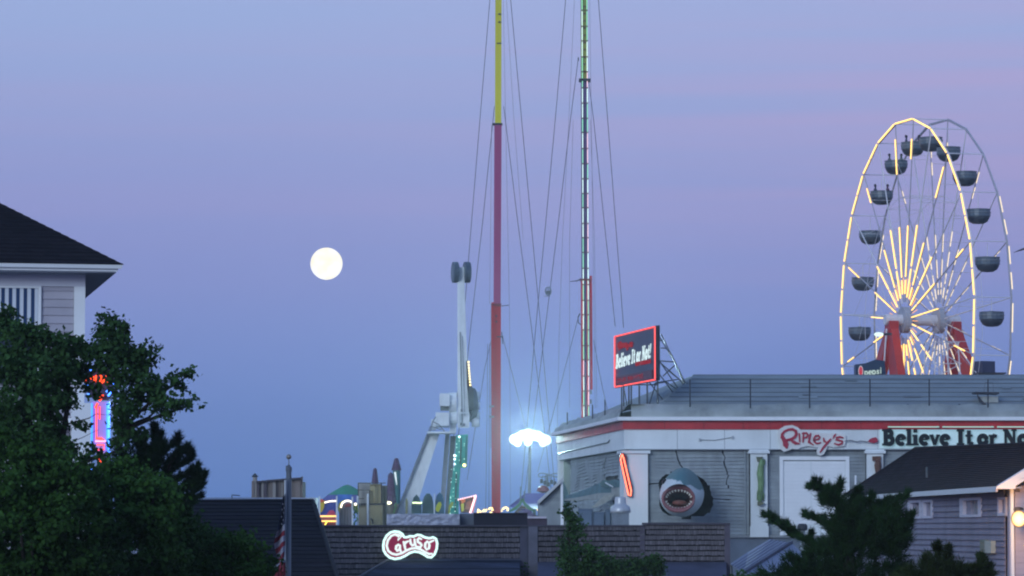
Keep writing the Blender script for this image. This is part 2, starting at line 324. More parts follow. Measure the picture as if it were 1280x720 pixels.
def siding(fr, s0, s1, z0, z1, row, m, parent, cuts=(), warp=0.0, seed=0, proud=.06, rag=0.0, board=None, name='siding_board'):
    """lapped boards, each board an object"""
    rnd = random.Random(seed); z = z0; 
    while z < z1 - row * .3:
        zt = min(z + row, z1)
        lo_, hi_ = rows_cut((s0, s1), cuts, z + .01), rows_cut((s0, s1), cuts, zt - .01); mid_ = rows_cut((s0, s1), cuts, (z + zt) / 2)
        pairs = list(zip(lo_, hi_)) if len(lo_) == len(hi_) == len(mid_) and all(abs(p[0] - q[0]) < .5 and abs(p[1] - q[1]) < .5 for p, q in zip(lo_, hi_)) else [(m_, m_) for m_ in mid_]
        for (a, b), (ah, bh_) in pairs:
            cutsx = [a]
            if board:
                x = a + rnd.uniform(.3, 1) * board
                while x < b - board * .3: cutsx.append(x); x += board * rnd.uniform(.8, 1.2)
            cutsx.append(b)
            for c0, c1 in zip(cutsx[:-1], cutsx[1:]):
                a_ = c0 + (rnd.uniform(-rag, rag) if c0 > s0 + .01 else 0) + (.004 if c0 != a else 0); b_ = c1 + (rnd.uniform(-rag, rag) if c1 < s1 - .01 else 0) - (.004 if c1 != b else 0)
                if b_ - a_ < .03: continue
                da, db = (ah - a if c0 == a else 0), (bh_ - b if c1 == b else 0)
                n = max(1, int((b_ - a_) / .8)) if warp else 1
                mb = MB(); vs = []
                for i in range(n + 1):
                    s_ = a_ + (b_ - a_) * i / n; st_ = (a_ + da) + (b_ + db - a_ - da) * i / n
                    def wz(zz): return zz + (warp * noise.noise(Vector((s_ * .45, zz * .8, seed))) * min(1, min(zz - z0, z1 - zz) / .6 + .0) if warp else 0)
                    j = rnd.uniform(-.003, .003)
                    vs += [fr.pt(s_, wz(z) - .008, 0), fr.pt(s_, wz(z) - .008, proud + j), fr.pt(st_, wz(zt), .008), fr.pt(st_, wz(zt), 0)]
                fs = [(3, 2, 1, 0), tuple(4 * n + k for k in range(4))]
                for i in range(n):
                    for k in range(4): fs.append((4 * i + k, 4 * i + (k + 1) % 4, 4 * i + 4 + (k + 1) % 4, 4 * i + 4 + k))
                mb.add(vs, fs); mb.build(name, m, parent)
        z = zt

# ================================================================== MUSEUM BUILDING
YR = 150.0
fr = Frame((P(786, 560, YR).x, YR), (1, 0))             # front wall, facing the camera
xl, yl = P(702, 560, 175).x, 175.0
_d = Vector((fr.O.x - xl, YR - yl, 0)); LLEN = _d.length
fl = Frame((xl, yl), (_d.x, _d.y))                       # receding left wall, s from far end to the corner
mus = thing('museum_building', 'long grey clapboard museum hall with white columns, red band and shark bursting from wall', 'building', (fr.O.x + 12, YR, 0))
zf = lambda v: Zat(v, YR)
sx = lambda u: fr.px(u, 560)[0]
RE = 26.0                                                # right end of the front wall in metres along the wall
ZB = zf(672); ZC = zf(562)
# core masses behind the boards
k = MB(); k.add([fr.pt(.25, 0, -.25), fr.pt(RE, 0, -.25), fr.pt(RE, 0, -24), fl.pt(0.3, 0, -.3), fr.pt(.25, ZC, -.25), fr.pt(RE, ZC, -.25), fr.pt(RE, ZC, -24), fl.pt(0.3, ZC, -.3)], [(0, 1, 5, 4), (1, 2, 6, 5), (2, 3, 7, 6), (3, 0, 4, 7), (4, 5, 6, 7)])
hole_px = [(855.5, 592.6), (862, 591.5), (866.7, 593), (872, 594), (877.8, 596), (879, 600), (882, 601.7), (884, 606), (887.5, 608.6), (887, 612), (889, 615.6), (888.5, 620), (892, 624), (890.5, 629), (892, 632), (889, 636), (888, 641), (883, 642), (879, 646), (869, 646), (861, 649), (853, 648), (840, 647.5), (833, 644), (831, 643), (827, 640), (824, 634), (825, 618), (823, 606), (826, 601), (830, 596), (836, 592), (843, 589)]
hole = [fr.px(*q) for q in hole_px]
# core front is cut away behind the hole: build it as four slabs round a dark cavity
k = MB()
hx0, hx1 = min(q[0] for q in hole) - .1, max(q[0] for q in hole) + .1; hz0, hz1 = min(q[1] for q in hole) - .1, max(q[1] for q in hole) + .1
for a, b, c0, c1 in ((.3, hx0, 0, ZC), (hx1, RE, 0, ZC), (hx0, hx1, 0, hz0), (hx0, hx1, hz1, ZC)): fr.box(k, a, b, c0, c1, -.5, -.09)
fr.box(k, RE - .4, RE, 0, ZC, -24, -.5)
k.build('wall_core', mat('grey_core', (.07, .08, .09), .9), mus)
k = MB(); fl.box(k, 0.05, LLEN - .3, 0, ZC, -.5, -.09); k.build('wall_core', MATS['grey_core'], mus)
k = MB(); fr.box(k, .6, RE - .5, ZC - .5, ZC - .3, -23, -.5); k.build('ceiling_slab', MATS['grey_core'], mus)
k = MB(); fr.box(k, hx0 - .5, hx1 + .5, hz0 - .4, hz1 + .4, -3.2, -3.0); fr.box(k, hx0 - .5, hx1 + .5, hz1 + .3, hz1 + .4, -3, -.5); fr.box(k, hx0 - .5, hx1 + .5, hz0 - .4, hz0 - .3, -3, -.5)
fr.box(k, hx0 - .5, hx0 - .4, hz0 - .4, hz1 + .4, -3, -.5); fr.box(k, hx1 + .4, hx1 + .5, hz0 - .4, hz1 + .4, -3, -.5); k.build('hole_interior', DARKV, mus)
def crack(pts, w, rnd):
    """thin jagged gap polygon following px points"""
    Lp, Rp = [], []
    for u, v in pts:
        j = rnd.uniform(-.5, .5); ww = w * rnd.uniform(.5, 1.3)
        Lp.append((u - ww / 2 + j, v)); Rp.append((u + ww / 2 + j, v))
    return Lp + Rp[::-1]
rc = random.Random(5)
def jag(pts, step=3.2):
    o = [pts[0]]
    for a, b in zip(pts[:-1], pts[1:]):
        n = max(1, int(math.hypot(b[0] - a[0], b[1] - a[1]) / step))
        o += [(a[0] + (b[0] - a[0]) * i / n + rc.uniform(-1.2, 1.2), a[1] + (b[1] - a[1]) * i / n) for i in range(1, n + 1)]
    return o
c1 = crack(jag([(844, 563), (846, 571), (849, 579), (853, 584), (851.5, 591)]), 2.2, rc)
c2 = crack(jag([(903, 563), (906, 572), (906, 583), (910, 594), (907, 603), (910, 609)]), 2.0, rc)
BR = 4.35 * S(YR)
bays = [(810, 937), (959.5, 1081.5), (1104, 1290)]
cuts = [hole, [fr.px(*q) for q in c1], [fr.px(*q) for q in c2]]
siding(fr, sx(811), sx(936), ZB, ZC, BR, CLAP, mus, cuts, warp=.16, seed=3, rag=.008)
dz1 = zf(574); dx0, dx1 = sx(977), sx(1058.5)
siding(fr, sx(959.5), sx(1081.5), ZB, ZC, BR, CLAP, mus, [[(dx0 - .02, 0), (dx0 - .02, dz1), (dx1 + .02, dz1), (dx1 + .02, 0)]], seed=4)
siding(fr, sx(1104.5), RE - .3, ZB, ZC, BR, CLAP, mus, seed=6)
# lower storey (plain)
k = MB(); fr.box(k, 0, RE, 0, ZB - .004, -.08, .10); k.build('lower_wall', mat('slate_lower', (.13, .16, .21), .8, .2, 1.5), mus)
k = MB(); fr.box(k, 0, RE, ZB - .0, ZB + .10, .04, .22); k.build('sill_board', mat('dull_sill', (.22, .24, .26), .7), mus)
# thin dark cracks running sideways from the hole
k = MB()
for pts in ([(811, 605.5), (817, 604.6), (823, 604.2)], [(891, 625.8), (897, 627.4), (905, 627.8)], [(891, 623.6), (903, 623.6), (911, 624.6), (915, 623.2)]):
    ribbon(k, [fr.px(*q) for q in pts], .035, lambda x, y, d: fr.pt(x, y, d + .02), .02)
k.build('wall_crack', DARKV, mus)
# garage / panel doors
door = MB(); fr.box(door, dx0, dx1, ZB, dz1, -.05, .02); dob = door.build('panel_door', FASCIA, mus, label='tall white double panel door')
k = MB()
for a, b in ((dx0 - .1, dx0 + .06), (dx1 - .06, dx1 + .1)): fr.box(k, a, b, ZB, dz1 + .12, .02, .10)
fr.box(k, dx0 + .06, dx1 - .06, dz1 - .04, dz1 + .12, .02, .10); k.build('door_frame', TRIM, dob)
mid = (dx0 + dx1) / 2 - .15
rndd = random.Random(2)
for a, b in ((dx0 + .10, mid - .02), (mid + .02, dx1 - .10)):
    z = dz1 - .1
    for i in range(18):
        h = .155 if i not in (4,) else .10
        if z - h < ZB + .05: break
        k = MB(); fr.box(k, a, b, z - h + .012, z, .02, .052 + rndd.uniform(-.003, .003)); k.build('door_panel', TRIM, dob); z -= h
# columns
def column(f, s0, s1, d, ztop, zcap, m=FASCIA):
    k = MB(); f.box(k, s0, s1, ZB + .02, zcap, .0, d); o = k.build('column', m, mus)
    k = MB(); f.box(k, s0 - .10, s1 + .10, zcap, zcap + .12, .0, d + .10); f.box(k, s0 - .05, s1 + .05, zcap + .12, ztop, .0, d + .05); k.build('capital', m, o)
    k = MB(); f.box(k, s0 - .04, s1 + .04, ZB + .02, ZB + .5, d, d + .03); k.build('base', m, o)
    return o
zcap = zf(567); 
k = MB(); k.hexa([fr.pt(-.22, 0, .30), fr.pt(sx(809.5), 0, .30), fr.pt(sx(809.5), 0, 0), fl.pt(LLEN - .9, 0, .28)], [fr.pt(-.22, zcap, .30), fr.pt(sx(809.5), zcap, .30), fr.pt(sx(809.5), zcap, 0), fl.pt(LLEN - .9, zcap, .28)])
o = k.build('column', FASCIA, mus, label='thick white corner column')
k = MB(); k.hexa([fr.pt(-.32, zcap, .40), fr.pt(sx(812.5), zcap, .40), fr.pt(sx(812.5), zcap, 0), fl.pt(LLEN - 1.1, zcap, .38)], [fr.pt(-.32, zcap + .13, .40), fr.pt(sx(812.5), zcap + .13, .40), fr.pt(sx(812.5), zcap + .13, 0), fl.pt(LLEN - 1.1, zcap + .13, .38)])
k.build('capital', FASCIA, o)
column(fr, sx(937.5), sx(958.5), .30, ZC, zcap); column(fr, sx(1082.5), sx(1103), .30, ZC, zcap)
column(fr, sx(1235), sx(1257), .30, ZC, zcap)
# architrave, red band, cornice: front and left faces
def course(name, m, v0, v1, d0, d1, lab=None):
    z1, z0 = zf(v0), zf(v1)
    k = MB(); fr.box(k, -.0, RE, z0, z1, d0, d1); k.build(name, m, mus, lab)
    k = MB(); fl.box(k, 0, LLEN + d1 * .9, z0, z1, d0, d1 - .004); k.build(name, m, mus, lab)
course('architrave', FASCIA, 537, 561.6, -.4, .24)
course('red_band', REDBAND, 526, 536.9, -.4, .30)
course('cornice', TRIM, 521.5, 525.9, -.5, .55)
JM = mat('joint_grey', (.22, .24, .26), .8, .2, 3)
for u in (846, 905, 962, 1096):
    k = MB(); fr.bpx(k, u, 537.3, u + .5, 561.2, .24, .252); k.build('fascia_joint', JM, mus)
for u in range(830, 1270, 49):
    k = MB(); fr.bpx(k, u, 526.4, u + .6, 536.6, .30, .312); k.build('band_joint', mat('band_joint', (.16, .015, .02), .7), mus)
k = MB(); fr.box(k, .0, RE, zf(562.4), zf(561.3), .0, .27); k.build('drip_edge', mat('drip_grey', (.30, .33, .36), .7), mus)
for u, v in ((873, 548), (914, 545)):
    k = MB(); fr.bpx(k, u, v, u + 2.2, v + 3.2, .24, .34); k.build('junction_box', mat('box_offwhite', (.45, .48, .5), .6), mus)
k = MB(); k.path([fr.pt(*fr.px(875, 550), .27), fr.pt(*fr.px(893, 550.6), .27), fr.pt(*fr.px(914, 547), .27)], .014, 4); k.build('cable_run', JM, mus)
k = MB(); fr.bpx(k, 930.5, 563, 932.3, 672, .04, .11); k.build('downpipe', mat('pipe_greyblue', (.27, .31, .34), .6), mus)
for u in (976, 1010.5, 1035, 1056):
    pass
# crumpled pale roof flashing above the cornice, ragged upper edge
def flashing(f, s0, s1, n, name, vtop, d_back):
    k = MB(); vs = []; rn = random.Random(8)
    zb = zf(521.5)
    for i in range(n + 1):
        s_ = s0 + (s1 - s0) * i / n
        a = noise.noise(Vector((s_ * .8, 3, 1))); b_ = noise.noise(Vector((s_ * 2.3, 9, 4)))
        zt = zf(vtop) + .10 * a + .06 * b_
        for j, (dd, zz) in enumerate(((.45, zb), (.38 + .05 * b_, zb + .22 + .05 * a), (.25 + .06 * a, (zb + zt) / 2 + .06 * b_), (0 + .05 * b_, zt), (-d_back, zt - .02))):
            vs.append(f.pt(s_, zz, dd))
    fs = [(i * 5 + j, (i + 1) * 5 + j, (i + 1) * 5 + j + 1, i * 5 + j + 1) for i in range(n) for j in range(4)]
    k.add(vs, fs); return k.build(name, mat('roof_membrane', (.36, .39, .37), .6, .3, .6, bump=.3, dirt=.5), mus, smooth=True)
flashing(fr, .1, RE, 90, 'roof_flashing', 505, .7); flashing(fl, .4, LLEN + .2, 50, 'roof_flashing', 507, .7)
# shallow pitched roof above
RM = mat('museum_roof', (.26, .30, .31), .85, .12, 1.2, stretch=(.5, .5, 3), dirt=.15)
def rp(u, v, Y): return P(u, v, Y)
ztop = rp(900, 469, 158).z; zlow = zf(507)
a0 = rp(820, 509, YR + .8); a1 = rp(868, 469.5, 158); b0 = Vector((fr.pt(RE, 0).x, YR + .8, zlow)); b1 = Vector((b0.x, 158, ztop))
a0.z = zlow; a1.z = ztop
k = MB(); c0 = Vector((a0.x - 3.0, 172, zlow)); c1_ = Vector((a1.x - .6, 166, ztop)); d1_ = Vector((b1.x, 166, ztop)); d0_ = Vector((b1.x, 172, zlow))
k.add([a0, b0, b1, a1, c0, c1_, d1_, d0_], [(0, 1, 2, 3), (0, 3, 5, 4), (3, 2, 6, 5), (4, 5, 6, 7)]); k.build('pitched_roof', RM, mus)
k = MB(); k.add([fr.pt(0, zlow - .25, -.2), fr.pt(RE, zlow - .25, -.2), fr.pt(RE, zlow - .25, -24), fl.pt(.4, zlow - .25, -.2)], [(0, 1, 2, 3)]); k.build('roof_deck', MATS['roof_membrane'], mus)
k = MB(); k.bpx(866, 468.2, 1330, 470.2, 158, .2); k.build('ridge_cap', mat('ridge_metal', (.13, .15, .17), .6), mus)
for i in range(1, 7):
    t_ = i / 7; p, q = a0.lerp(a1, t_) + Vector((.1, -.02, .02)), b0.lerp(b1, t_) + Vector((0, -.02, .02)); k = MB(); k.bar(p, q, .03, .03); k.build('roof_batten', mat('batten_grey', (.11, .13, .14), .8, .3, .6), mus)
rrf = random.Random(14)
for i in range(14):
    s_ = rrf.uniform(.15, .95); t_ = rrf.uniform(.08, .8); p = a0.lerp(b0, s_).lerp(a1.lerp(b1, s_), t_); sl = (a1 - a0); sl.x = 0; sl.normalize(); w_ = rrf.uniform(.3, .9); k = MB(); o_ = Vector((0, -.035, .03))
    k.prism([p + o_, p + o_ + Vector((w_, 0, 0)), p + o_ + Vector((w_, 0, 0)) + sl * .35, p + o_ + sl * .35], (0, .012, -.012)); k.build('roof_patch', mat('patch_%d' % (i % 3), ((.20, .235, .24), (.30, .34, .35), (.17, .19, .20))[i % 3], .85, .2, 2), mus)
# safety posts with wires along the roof
posts = []
for u in (862.5, 938, 1012, 1087.5, 1161.5, 1235, 1309):
    k = MB(); b = P(u, 519.5, YR - .1); t_ = P(u, 474, YR - .1); k.tube(b, t_, .028, n=6); k.box(b, (.42, .3, .04)); k.build('roof_post', DARKM, mus); posts.append((b, t_))
for f_ in (.35, .7, .97):
    k = MB(); k.path([b.lerp(t_, f_) for b, t_ in posts], .008, 4); k.build('post_wire', METAL, mus)
for s_, h in ((LLEN - .8, .95), (LLEN - 6.5, .62), (LLEN - 11, .55), (LLEN - 21, .52)):
    k = MB(); k.tube(fl.pt(s_, zf(519), .2), fl.pt(s_, zf(519) + h + .3, .2), .03, n=6); k.build('roof_post', DARKM, mus)
# roof vent, propped open
k = MB(); k.bpx(1226, 495.5, 1248, 503, 151.5, .8); vo = k.build('roof_vent', mat('vent_pale', (.38, .40, .38), .6, .3, 3), mus)
k = MB(); k.ppx([(1219, 489.5), (1249, 490.5), (1249, 492.5), (1220, 491.8)], 151.2, 1.2); k.ppx([(1221, 492), (1228, 501), (1236, 508), (1232, 509), (1224, 502)], 151.1, .1); k.build('vent_lid', DARKM, vo)
k = MB(); 
for q in ((1230, 490, 1231.5, 478), (1242, 490, 1241, 478), (1231.5, 478, 1241, 478)): k.tube(P(q[0], q[1], 151.5), P(q[2], q[3], 151.5), .012, n=4)
k.build('vent_brace', METAL, vo)
for u in (1136, 1200, 1264):
    k = MB(); k.ppx([(u - 2, 505), (u + 2, 506), (u + 3.5, 510), (u + 1, 509)], 150.2, .1); k.build('flashing_clip', DARKM, mus)
# left wall: boards, far column, conduit
ZCl = zf(562)
lb1 = fl.px(714, 575)[0]
lc = crack(jag([(758, 570), (757, 582), (756.5, 596)]), 1.6, rc)
lcut = [[fl.px(*q) for q in lc], [fl.px(*q) for q in ((757, 596), (765, 594), (773, 596), (777, 604), (779, 618), (778, 632), (770, 634), (764, 622), (758, 610))]]
siding(fl, max(.9, lb1), LLEN - 1.2, ZB, ZCl - .02, BR, CLAP, mus, lcut, warp=.14, seed=9, rag=.008)
k = MB(); fl.box(k, 0.0, .9, 0, ZCl, 0, .22); k.build('column', FASCIA, mus)
k = MB(); k.path([fl.pt(1.2, zf(552), .27), fl.pt(LLEN - 5, zf(549.5), .27), fl.pt(LLEN - 4.4, zf(547), .27)], .03, 5); k.build('conduit', METAL, mus)
k = MB(); fl.box(k, 0, LLEN, 0, ZB - .004, -.08, .10); k.build('lower_wall', MATS['slate_lower'], mus)

# ---- sign board "RIPLEY'S" plaque on the architrave
D0 = .24
def rl(x, y): return fr.px(965 + x / 9.143, 525 + y / 9.143)
plq = thing('name_sign', 'white cloud-shaped plaque with red hand-drawn lettering on the white fascia', 'sign', fr.pt(*rl(640, 220), D0))
pl_px = [(70, 235), (58, 165), (80, 105), (140, 70), (225, 60), (285, 85), (330, 125), (430, 130), (560, 150), (660, 155), (720, 150), (830, 175), (838, 230), (820, 300), (700, 316), (630, 300), (610, 345), (585, 392), (545, 410), (510, 395), (502, 355), (520, 318), (470, 312), (400, 300), (320, 318), (290, 338), (250, 335), (225, 330), (180, 350), (130, 365), (95, 340), (88, 290)]
k = MB(); k.prism([fr.pt(*rl(*q), D0 + .12) for q in pl_px], (0, .11, 0)); k.build('plaque', mat('plaque_white', (.72, .72, .70), .5, .05, 2), plq)
SR = mat('sign_red', (.40, .03, .06), .45, .12, 3)
def rstroke(pts, w, i):
    k = MB(); ribbon(k, [rl(*q) for q in pts], [x * .84 / 9.143 * S(YR) for x in w] if hasattr(w, '__len__') else w * .84 / 9.143 * S(YR), lambda x, y, d: fr.pt(x, y, D0 + .12 + d), .05, .0035 * i); return k
let = [
 [([(112, 178), (122, 215), (140, 250), (150, 285), (160, 318)], [22, 36, 44, 58, 30]), ([(100, 205), (108, 165), (135, 132), (180, 112), (225, 108), (262, 128), (270, 165), (250, 200), (210, 222), (150, 235)], [26, 24, 22, 22, 26, 28, 28, 28, 26, 34]), ([(205, 225), (232, 250), (262, 268), (305, 272)], [26, 30, 30, 16])],
 [([(303, 160), (308, 250)], 20)],
 [([(350, 150), (346, 252)], 22), ([(340, 155), (385, 152), (402, 172), (385, 200), (350, 208)], 20)],
 [([(432, 158), (418, 215), (412, 255), (465, 288)], [20, 20, 24, 14])],
 [([(465, 232), (520, 222), (538, 200), (520, 180), (488, 185), (470, 212), (474, 250), (500, 272), (545, 262)], 19)],
 [([(580, 212), (588, 245), (618, 262)], 20), ([(660, 222), (620, 268), (575, 320), (540, 372)], [22, 22, 20, 14])],
 [([(716, 168), (700, 185), (686, 216)], [20, 18, 8])],
 [([(800, 205), (765, 196), (728, 204), (722, 226), (760, 236), (795, 246), (788, 272), (750, 286), (706, 272)], 20)]]
for Lt in let:
    b = MB()
    for i, (pts, w) in enumerate(Lt): kk = rstroke(pts, w, i); b.add(kk.v, kk.f)
    b.build('letter', SR, plq)
b = rstroke([(825, 240), (870, 236), (900, 236), (930, 246), (965, 252), (1000, 242), (1040, 246), (1075, 252), (1100, 248)], 8, 0); b.build('brush_line', mat('ink_grey', (.10, .09, .12), .6), plq)
b = rstroke([(1090, 248), (1115, 238), (1150, 232), (1175, 222), (1200, 236)], [10, 34, 48, 40, 8], 1); b.build('brush_tip', SR, plq)
b = rstroke([(1110, 255), (1150, 256), (1190, 248)], [10, 20, 14], 2); b.build('brush_tip', SR, plq)
# ---- slab letters on a lit board
sb = thing('lettered_fascia_sign', 'long pale back-lit board with heavy black slab letters on the white fascia', 'sign', fr.pt(sx(1190), zf(560), D0))
k = MB(); fr.bpx(k, 1099, 535.2, 1300, 560.5, D0 + .01, D0 + .04); k.build('board', mat('lit_board', (.60, .70, .74), .6, .06, 1, emit=(.42, .76, .80), es=.26), sb)
for u0 in (1108, 1176, 1244):
    k = MB(); fr.bpx(k, u0, 533.5, u0 + 64, 534.8, D0 + .30, D0 + .36); ho = k.build('light_strip', glow('strip_glow', (.55, .95, .90), .75), sb)
    for uu in (u0 + 2, u0 + 62):
        k = MB(); fr.bpx(k, uu - .5, 532.6, uu + .5, 535, D0, D0 + .32); k.build('strip_bracket', METAL, sb)
BLK = mat('letter_black', (.008, .016, .022), .8, .15, 3)
x0, z0 = fr.px(1102.3, 557.0)
hh = 20.3 * S(YR)
slab_text('Believe', lambda x, y, d: fr.pt(x0 + x, z0 + y, D0 + .04 + d), hh, BLK, sb, .14, xs=.925)
x1_, _ = fr.px(1194.5, 556)
slab_text('It', lambda x, y, d: fr.pt(x1_ + x, z0 + y, D0 + .04 + d), hh, BLK, sb, .14, xs=.92)
x1_, _ = fr.px(1220.5, 556)
slab_text('or', lambda x, y, d: fr.pt(x1_ + x, z0 + y, D0 + .04 + d), hh, BLK, sb, .14, xs=.92)
x1_, _ = fr.px(1253, 556)
slab_text('Not!', lambda x, y, d: fr.pt(x1_ + x, z0 + y, D0 + .04 + d), hh, BLK, sb, .14, xs=.92)

# ---- shark head
sh = thing('shark_sculpture', 'open-mouthed shark head sculpture bursting through the grey clapboard wall', 'sculpture', P(848, 646, 148.4))
rings = [(858, 615, 151.4, 13, 18), (856, 615.5, 150.2, 18, 23), (853.5, 616, 149.0, 22, 26.5), (852, 616.5, 148.2, 25, 28.8), (849, 617.3, 147.5, 27.3, 29), (845.5, 620, 146.9, 25, 26), (843.5, 622.8, 146.45, 22.2, 21), (842.8, 624, 146.25, 20.5, 17.6)]
def ringpts(rg, n=36):
    out = []
    for u, v, Y, ru, rv in rg:
        for i in range(n):
            a = 2 * math.pi * i / n; ca, sa = math.cos(a), math.sin(a)
            k_ = 1 + (.07 if sa > .6 else 0) * (1 if Y > 147 else 0)
            uu = u + ru * ca * (1 - (.19 if Y > 146.6 else .10) * max(0, sa) ** 1.6); vv = v - rv * sa * k_
            yy = Y - (.55 * max(0, sa) ** 3 if Y < 148 else 0)
            out.append(P(uu, vv, YR) + Vector((0, yy - YR, 0)))
    return out
k = MB(); n = 36; vs = ringpts(rings); k.add(vs, [(i * n + j, i * n + (j + 1) % n, (i + 1) * n + (j + 1) % n, (i + 1) * n + j) for i in range(len(rings) - 1) for j in range(n)])
# two-tone hide: teal back, pale belly, with mottling
hm = bpy.data.materials.new('shark_hide'); hm.use_nodes = True; t = hm.node_tree; bs = t.nodes['Principled BSDF']; bs.inputs['Roughness'].default_value = .45
tcn = t.nodes.new('ShaderNodeTexCoord'); spn = t.nodes.new('ShaderNodeSeparateXYZ'); t.links.new(tcn.outputs['Generated'], spn.inputs[0])
nn = t.nodes.new('ShaderNodeTexNoise'); nn.inputs['Scale'].default_value = 4; nn.inputs['Detail'].default_value = 6; t.links.new(tcn.outputs['Generated'], nn.inputs[0])
a1n = t.nodes.new('ShaderNodeMath'); a1n.operation = 'MULTIPLY_ADD'; a1n.inputs[1].default_value = .34; t.links.new(spn.outputs[0], a1n.inputs[0]); t.links.new(spn.outputs[2], a1n.inputs[2])
a2n = t.nodes.new('ShaderNodeMath'); a2n.operation = 'MULTIPLY_ADD'; a2n.inputs[1].default_value = .28; t.links.new(nn.outputs[0], a2n.inputs[0]); t.links.new(a1n.outputs[0], a2n.inputs[2])
rmp = t.nodes.new('ShaderNodeValToRGB'); e = rmp.color_ramp.elements; e[0].position = .98; e[0].color = (.62, .67, .66, 1); e[1].position = 1.12; e[1].color = (.085, .19, .20, 1)
t.links.new(a2n.outputs[0], rmp.inputs[0]); t.links.new(rmp.outputs[0], bs.inputs['Base Color'])
k.build('head', hm, sh, smooth=True)
GUM = mat('gum_red', (.26, .10, .11), .4, .25, 5)
def oval(rg, m, name, nn_=28, smooth=True, caps=False):
    k = MB(); vs = []
    for u, v, Y, ru, rv in rg: vs += [P(u + ru * math.cos(2 * math.pi * i / nn_), v - rv * math.sin(2 * math.pi * i / nn_), YR) + Vector((0, Y - YR, 0)) for i in range(nn_)]
    fs = [(i * nn_ + j, i * nn_ + (j + 1) % nn_, (i + 1) * nn_ + (j + 1) % nn_, (i + 1) * nn_ + j) for i in range(len(rg) - 1) for j in range(nn_)]
    if caps: fs.append(tuple((len(rg) - 1) * nn_ + j for j in range(nn_)))
    k.add(vs, fs); return k.build(name, m, sh, smooth=smooth)
oval([(842.8, 624, 146.27, 20.7, 17.7), (842.6, 624, 146.1, 19.8, 16.2), (843, 624.3, 146.2, 17.6, 12.8), (843.6, 624.8, 146.5, 16, 10)], GUM, 'gums')
oval([(843.6, 624.8, 146.5, 16.2, 10.2), (845, 625.6, 147.1, 13.6, 8.4), (847, 627, 148.2, 9, 6), (848, 627, 149, 4, 3)], mat('throat_red', (.16, .04, .035), .6, .4, 6), 'throat', caps=True)
oval([(845, 629.5, 146.9, 9.5, 3.6), (845, 629, 146.7, 8, 2.6), (845, 628.6, 146.65, 3, 1)], mat('tongue', (.22, .08, .06), .5, .3, 6), 'tongue', caps=True)
TOOTH = mat('tooth', (.80, .79, .70), .4, .05)
for sgn in (1, -1):
    for i in range(11):
        a = R(90 + (i - 5) * 14.5) if sgn > 0 else R(-90 + (i - 5) * 14.5)
        cu, cv = 843.2 + 16.4 * math.cos(a), 624.5 - 11.4 * math.sin(a) * (1 if sgn > 0 else 1.12)
        ln = (3.1 if sgn > 0 else 2.3) * (1 - .06 * abs(i - 5))
        b_ = P(cu, cv, YR); b_.y = 146.38; tp = P(cu + (843.6 - cu) * .12, cv + ln * sgn, YR); tp.y = 146.35
        k = MB(); k.tube(b_, tp, .055, .006, 5); k.build('tooth', TOOTH, sh)
for (u, v, Y) in ((827.3, 603.5, 147.0), (857.6, 599.5, 147.05)):
    k = MB(); k.sphere(P(u, v, YR) + Vector((0, Y - YR, 0)), .13, 12, 8); k.build('eye', mat('eye_black', (.01, .01, .01), .15), sh, smooth=True)
for u in (836, 846):
    k = MB(); q = P(u, 601, YR); q.y = 146.45; k.sphere(q, .045, 8, 6, (1.4, .6, .8)); k.build('nostril', MATS['black_void'], sh)
# gill folds behind the jaw
for du in (0, 4):
    k = MB(); pts = [P(866.5 + du * .8, v, YR) + Vector((0, y - YR, 0)) for v, y in ((609, 147.9), (616, 147.7), (623, 147.75), (630, 148.1))]
    k.path(pts, .03, 5); k.build('gill_slit', mat('gill_dark', (.05, .09, .09), .6), sh)

# ---- shark body and tail on the left wall
tl = thing('shark_tail_sculpture', 'blue-grey shark body with crescent tail hanging outside the left clapboard wall', 'sculpture', P(735, 655, 158))
TEAL = mat('shark_back', (.075, .15, .17), .45, .3, 2.5); BELLY = mat('shark_belly', (.30, .32, .31), .5, .2, 3)
secs = [(781, 615, 151.8, 14, 13), (768, 612.5, 152.6, 12, 13), (752, 613.5, 154, 10, 11), (738, 617, 155.5, 8, 8), (722, 620.5, 157.2, 5, 5.5), (710, 622.5, 158.6, 3.4, 3.4), (704.5, 623.5, 159.4, 2, 2.2)]
def body(half, m, name):
    k = MB(); n = 14; vs = []
    for u, v, Y, r1, r2 in secs:
        for i in range(n + 1):
            a = math.pi * i / n * (1 if half > 0 else -1) + (0.25 if half > 0 else 0.25)
            vs.append(P(u, v, Y) + Vector((-.35 * math.cos(a) * r1 * S(Y) * -1, -math.cos(a) * r1 * S(Y) * .9, math.sin(a) * r2 * S(Y))))
    w = n + 1; fs = [(i * w + j, i * w + j + 1, (i + 1) * w + j + 1, (i + 1) * w + j) for i in range(len(secs) - 1) for j in range(n)]
    k.add(vs, fs); return k.build(name, m, tl, smooth=True)
body(1, TEAL, 'back'); body(-1, BELLY, 'belly')
k = MB(); k.ppx([(711, 619), (708.5, 611), (705.5, 604), (702.8, 600), (702.4, 608), (702.6, 618), (702, 628), (702.8, 638), (705.5, 648), (709.5, 656), (712.5, 660), (713, 652), (711, 642), (711, 633), (713, 626)], 159.2, .16); k.build('tail_fin', TEAL, tl)
k = MB(); k.ppx([(749, 604), (754, 600), (760, 600.5), (766, 604), (769, 610), (752, 608)], 153.2, .14); k.build('back_fin', TEAL, tl)
k = MB(); k.ppx([(768, 618), (758, 628), (746, 634), (739, 634.5), (743, 631), (750, 624), (756, 619)], 152.3, .16); k.build('side_fin', BELLY, tl)
k = MB(); k.path([P(757, 603.5, 152.9), P(763, 607, 152.4), P(766, 608.6, 152)], .04, 4); k.build('highlight_strip', mat('highlight_pale', (.55, .58, .58), .4), tl)  # pale strip painted as a highlight on the shark's back
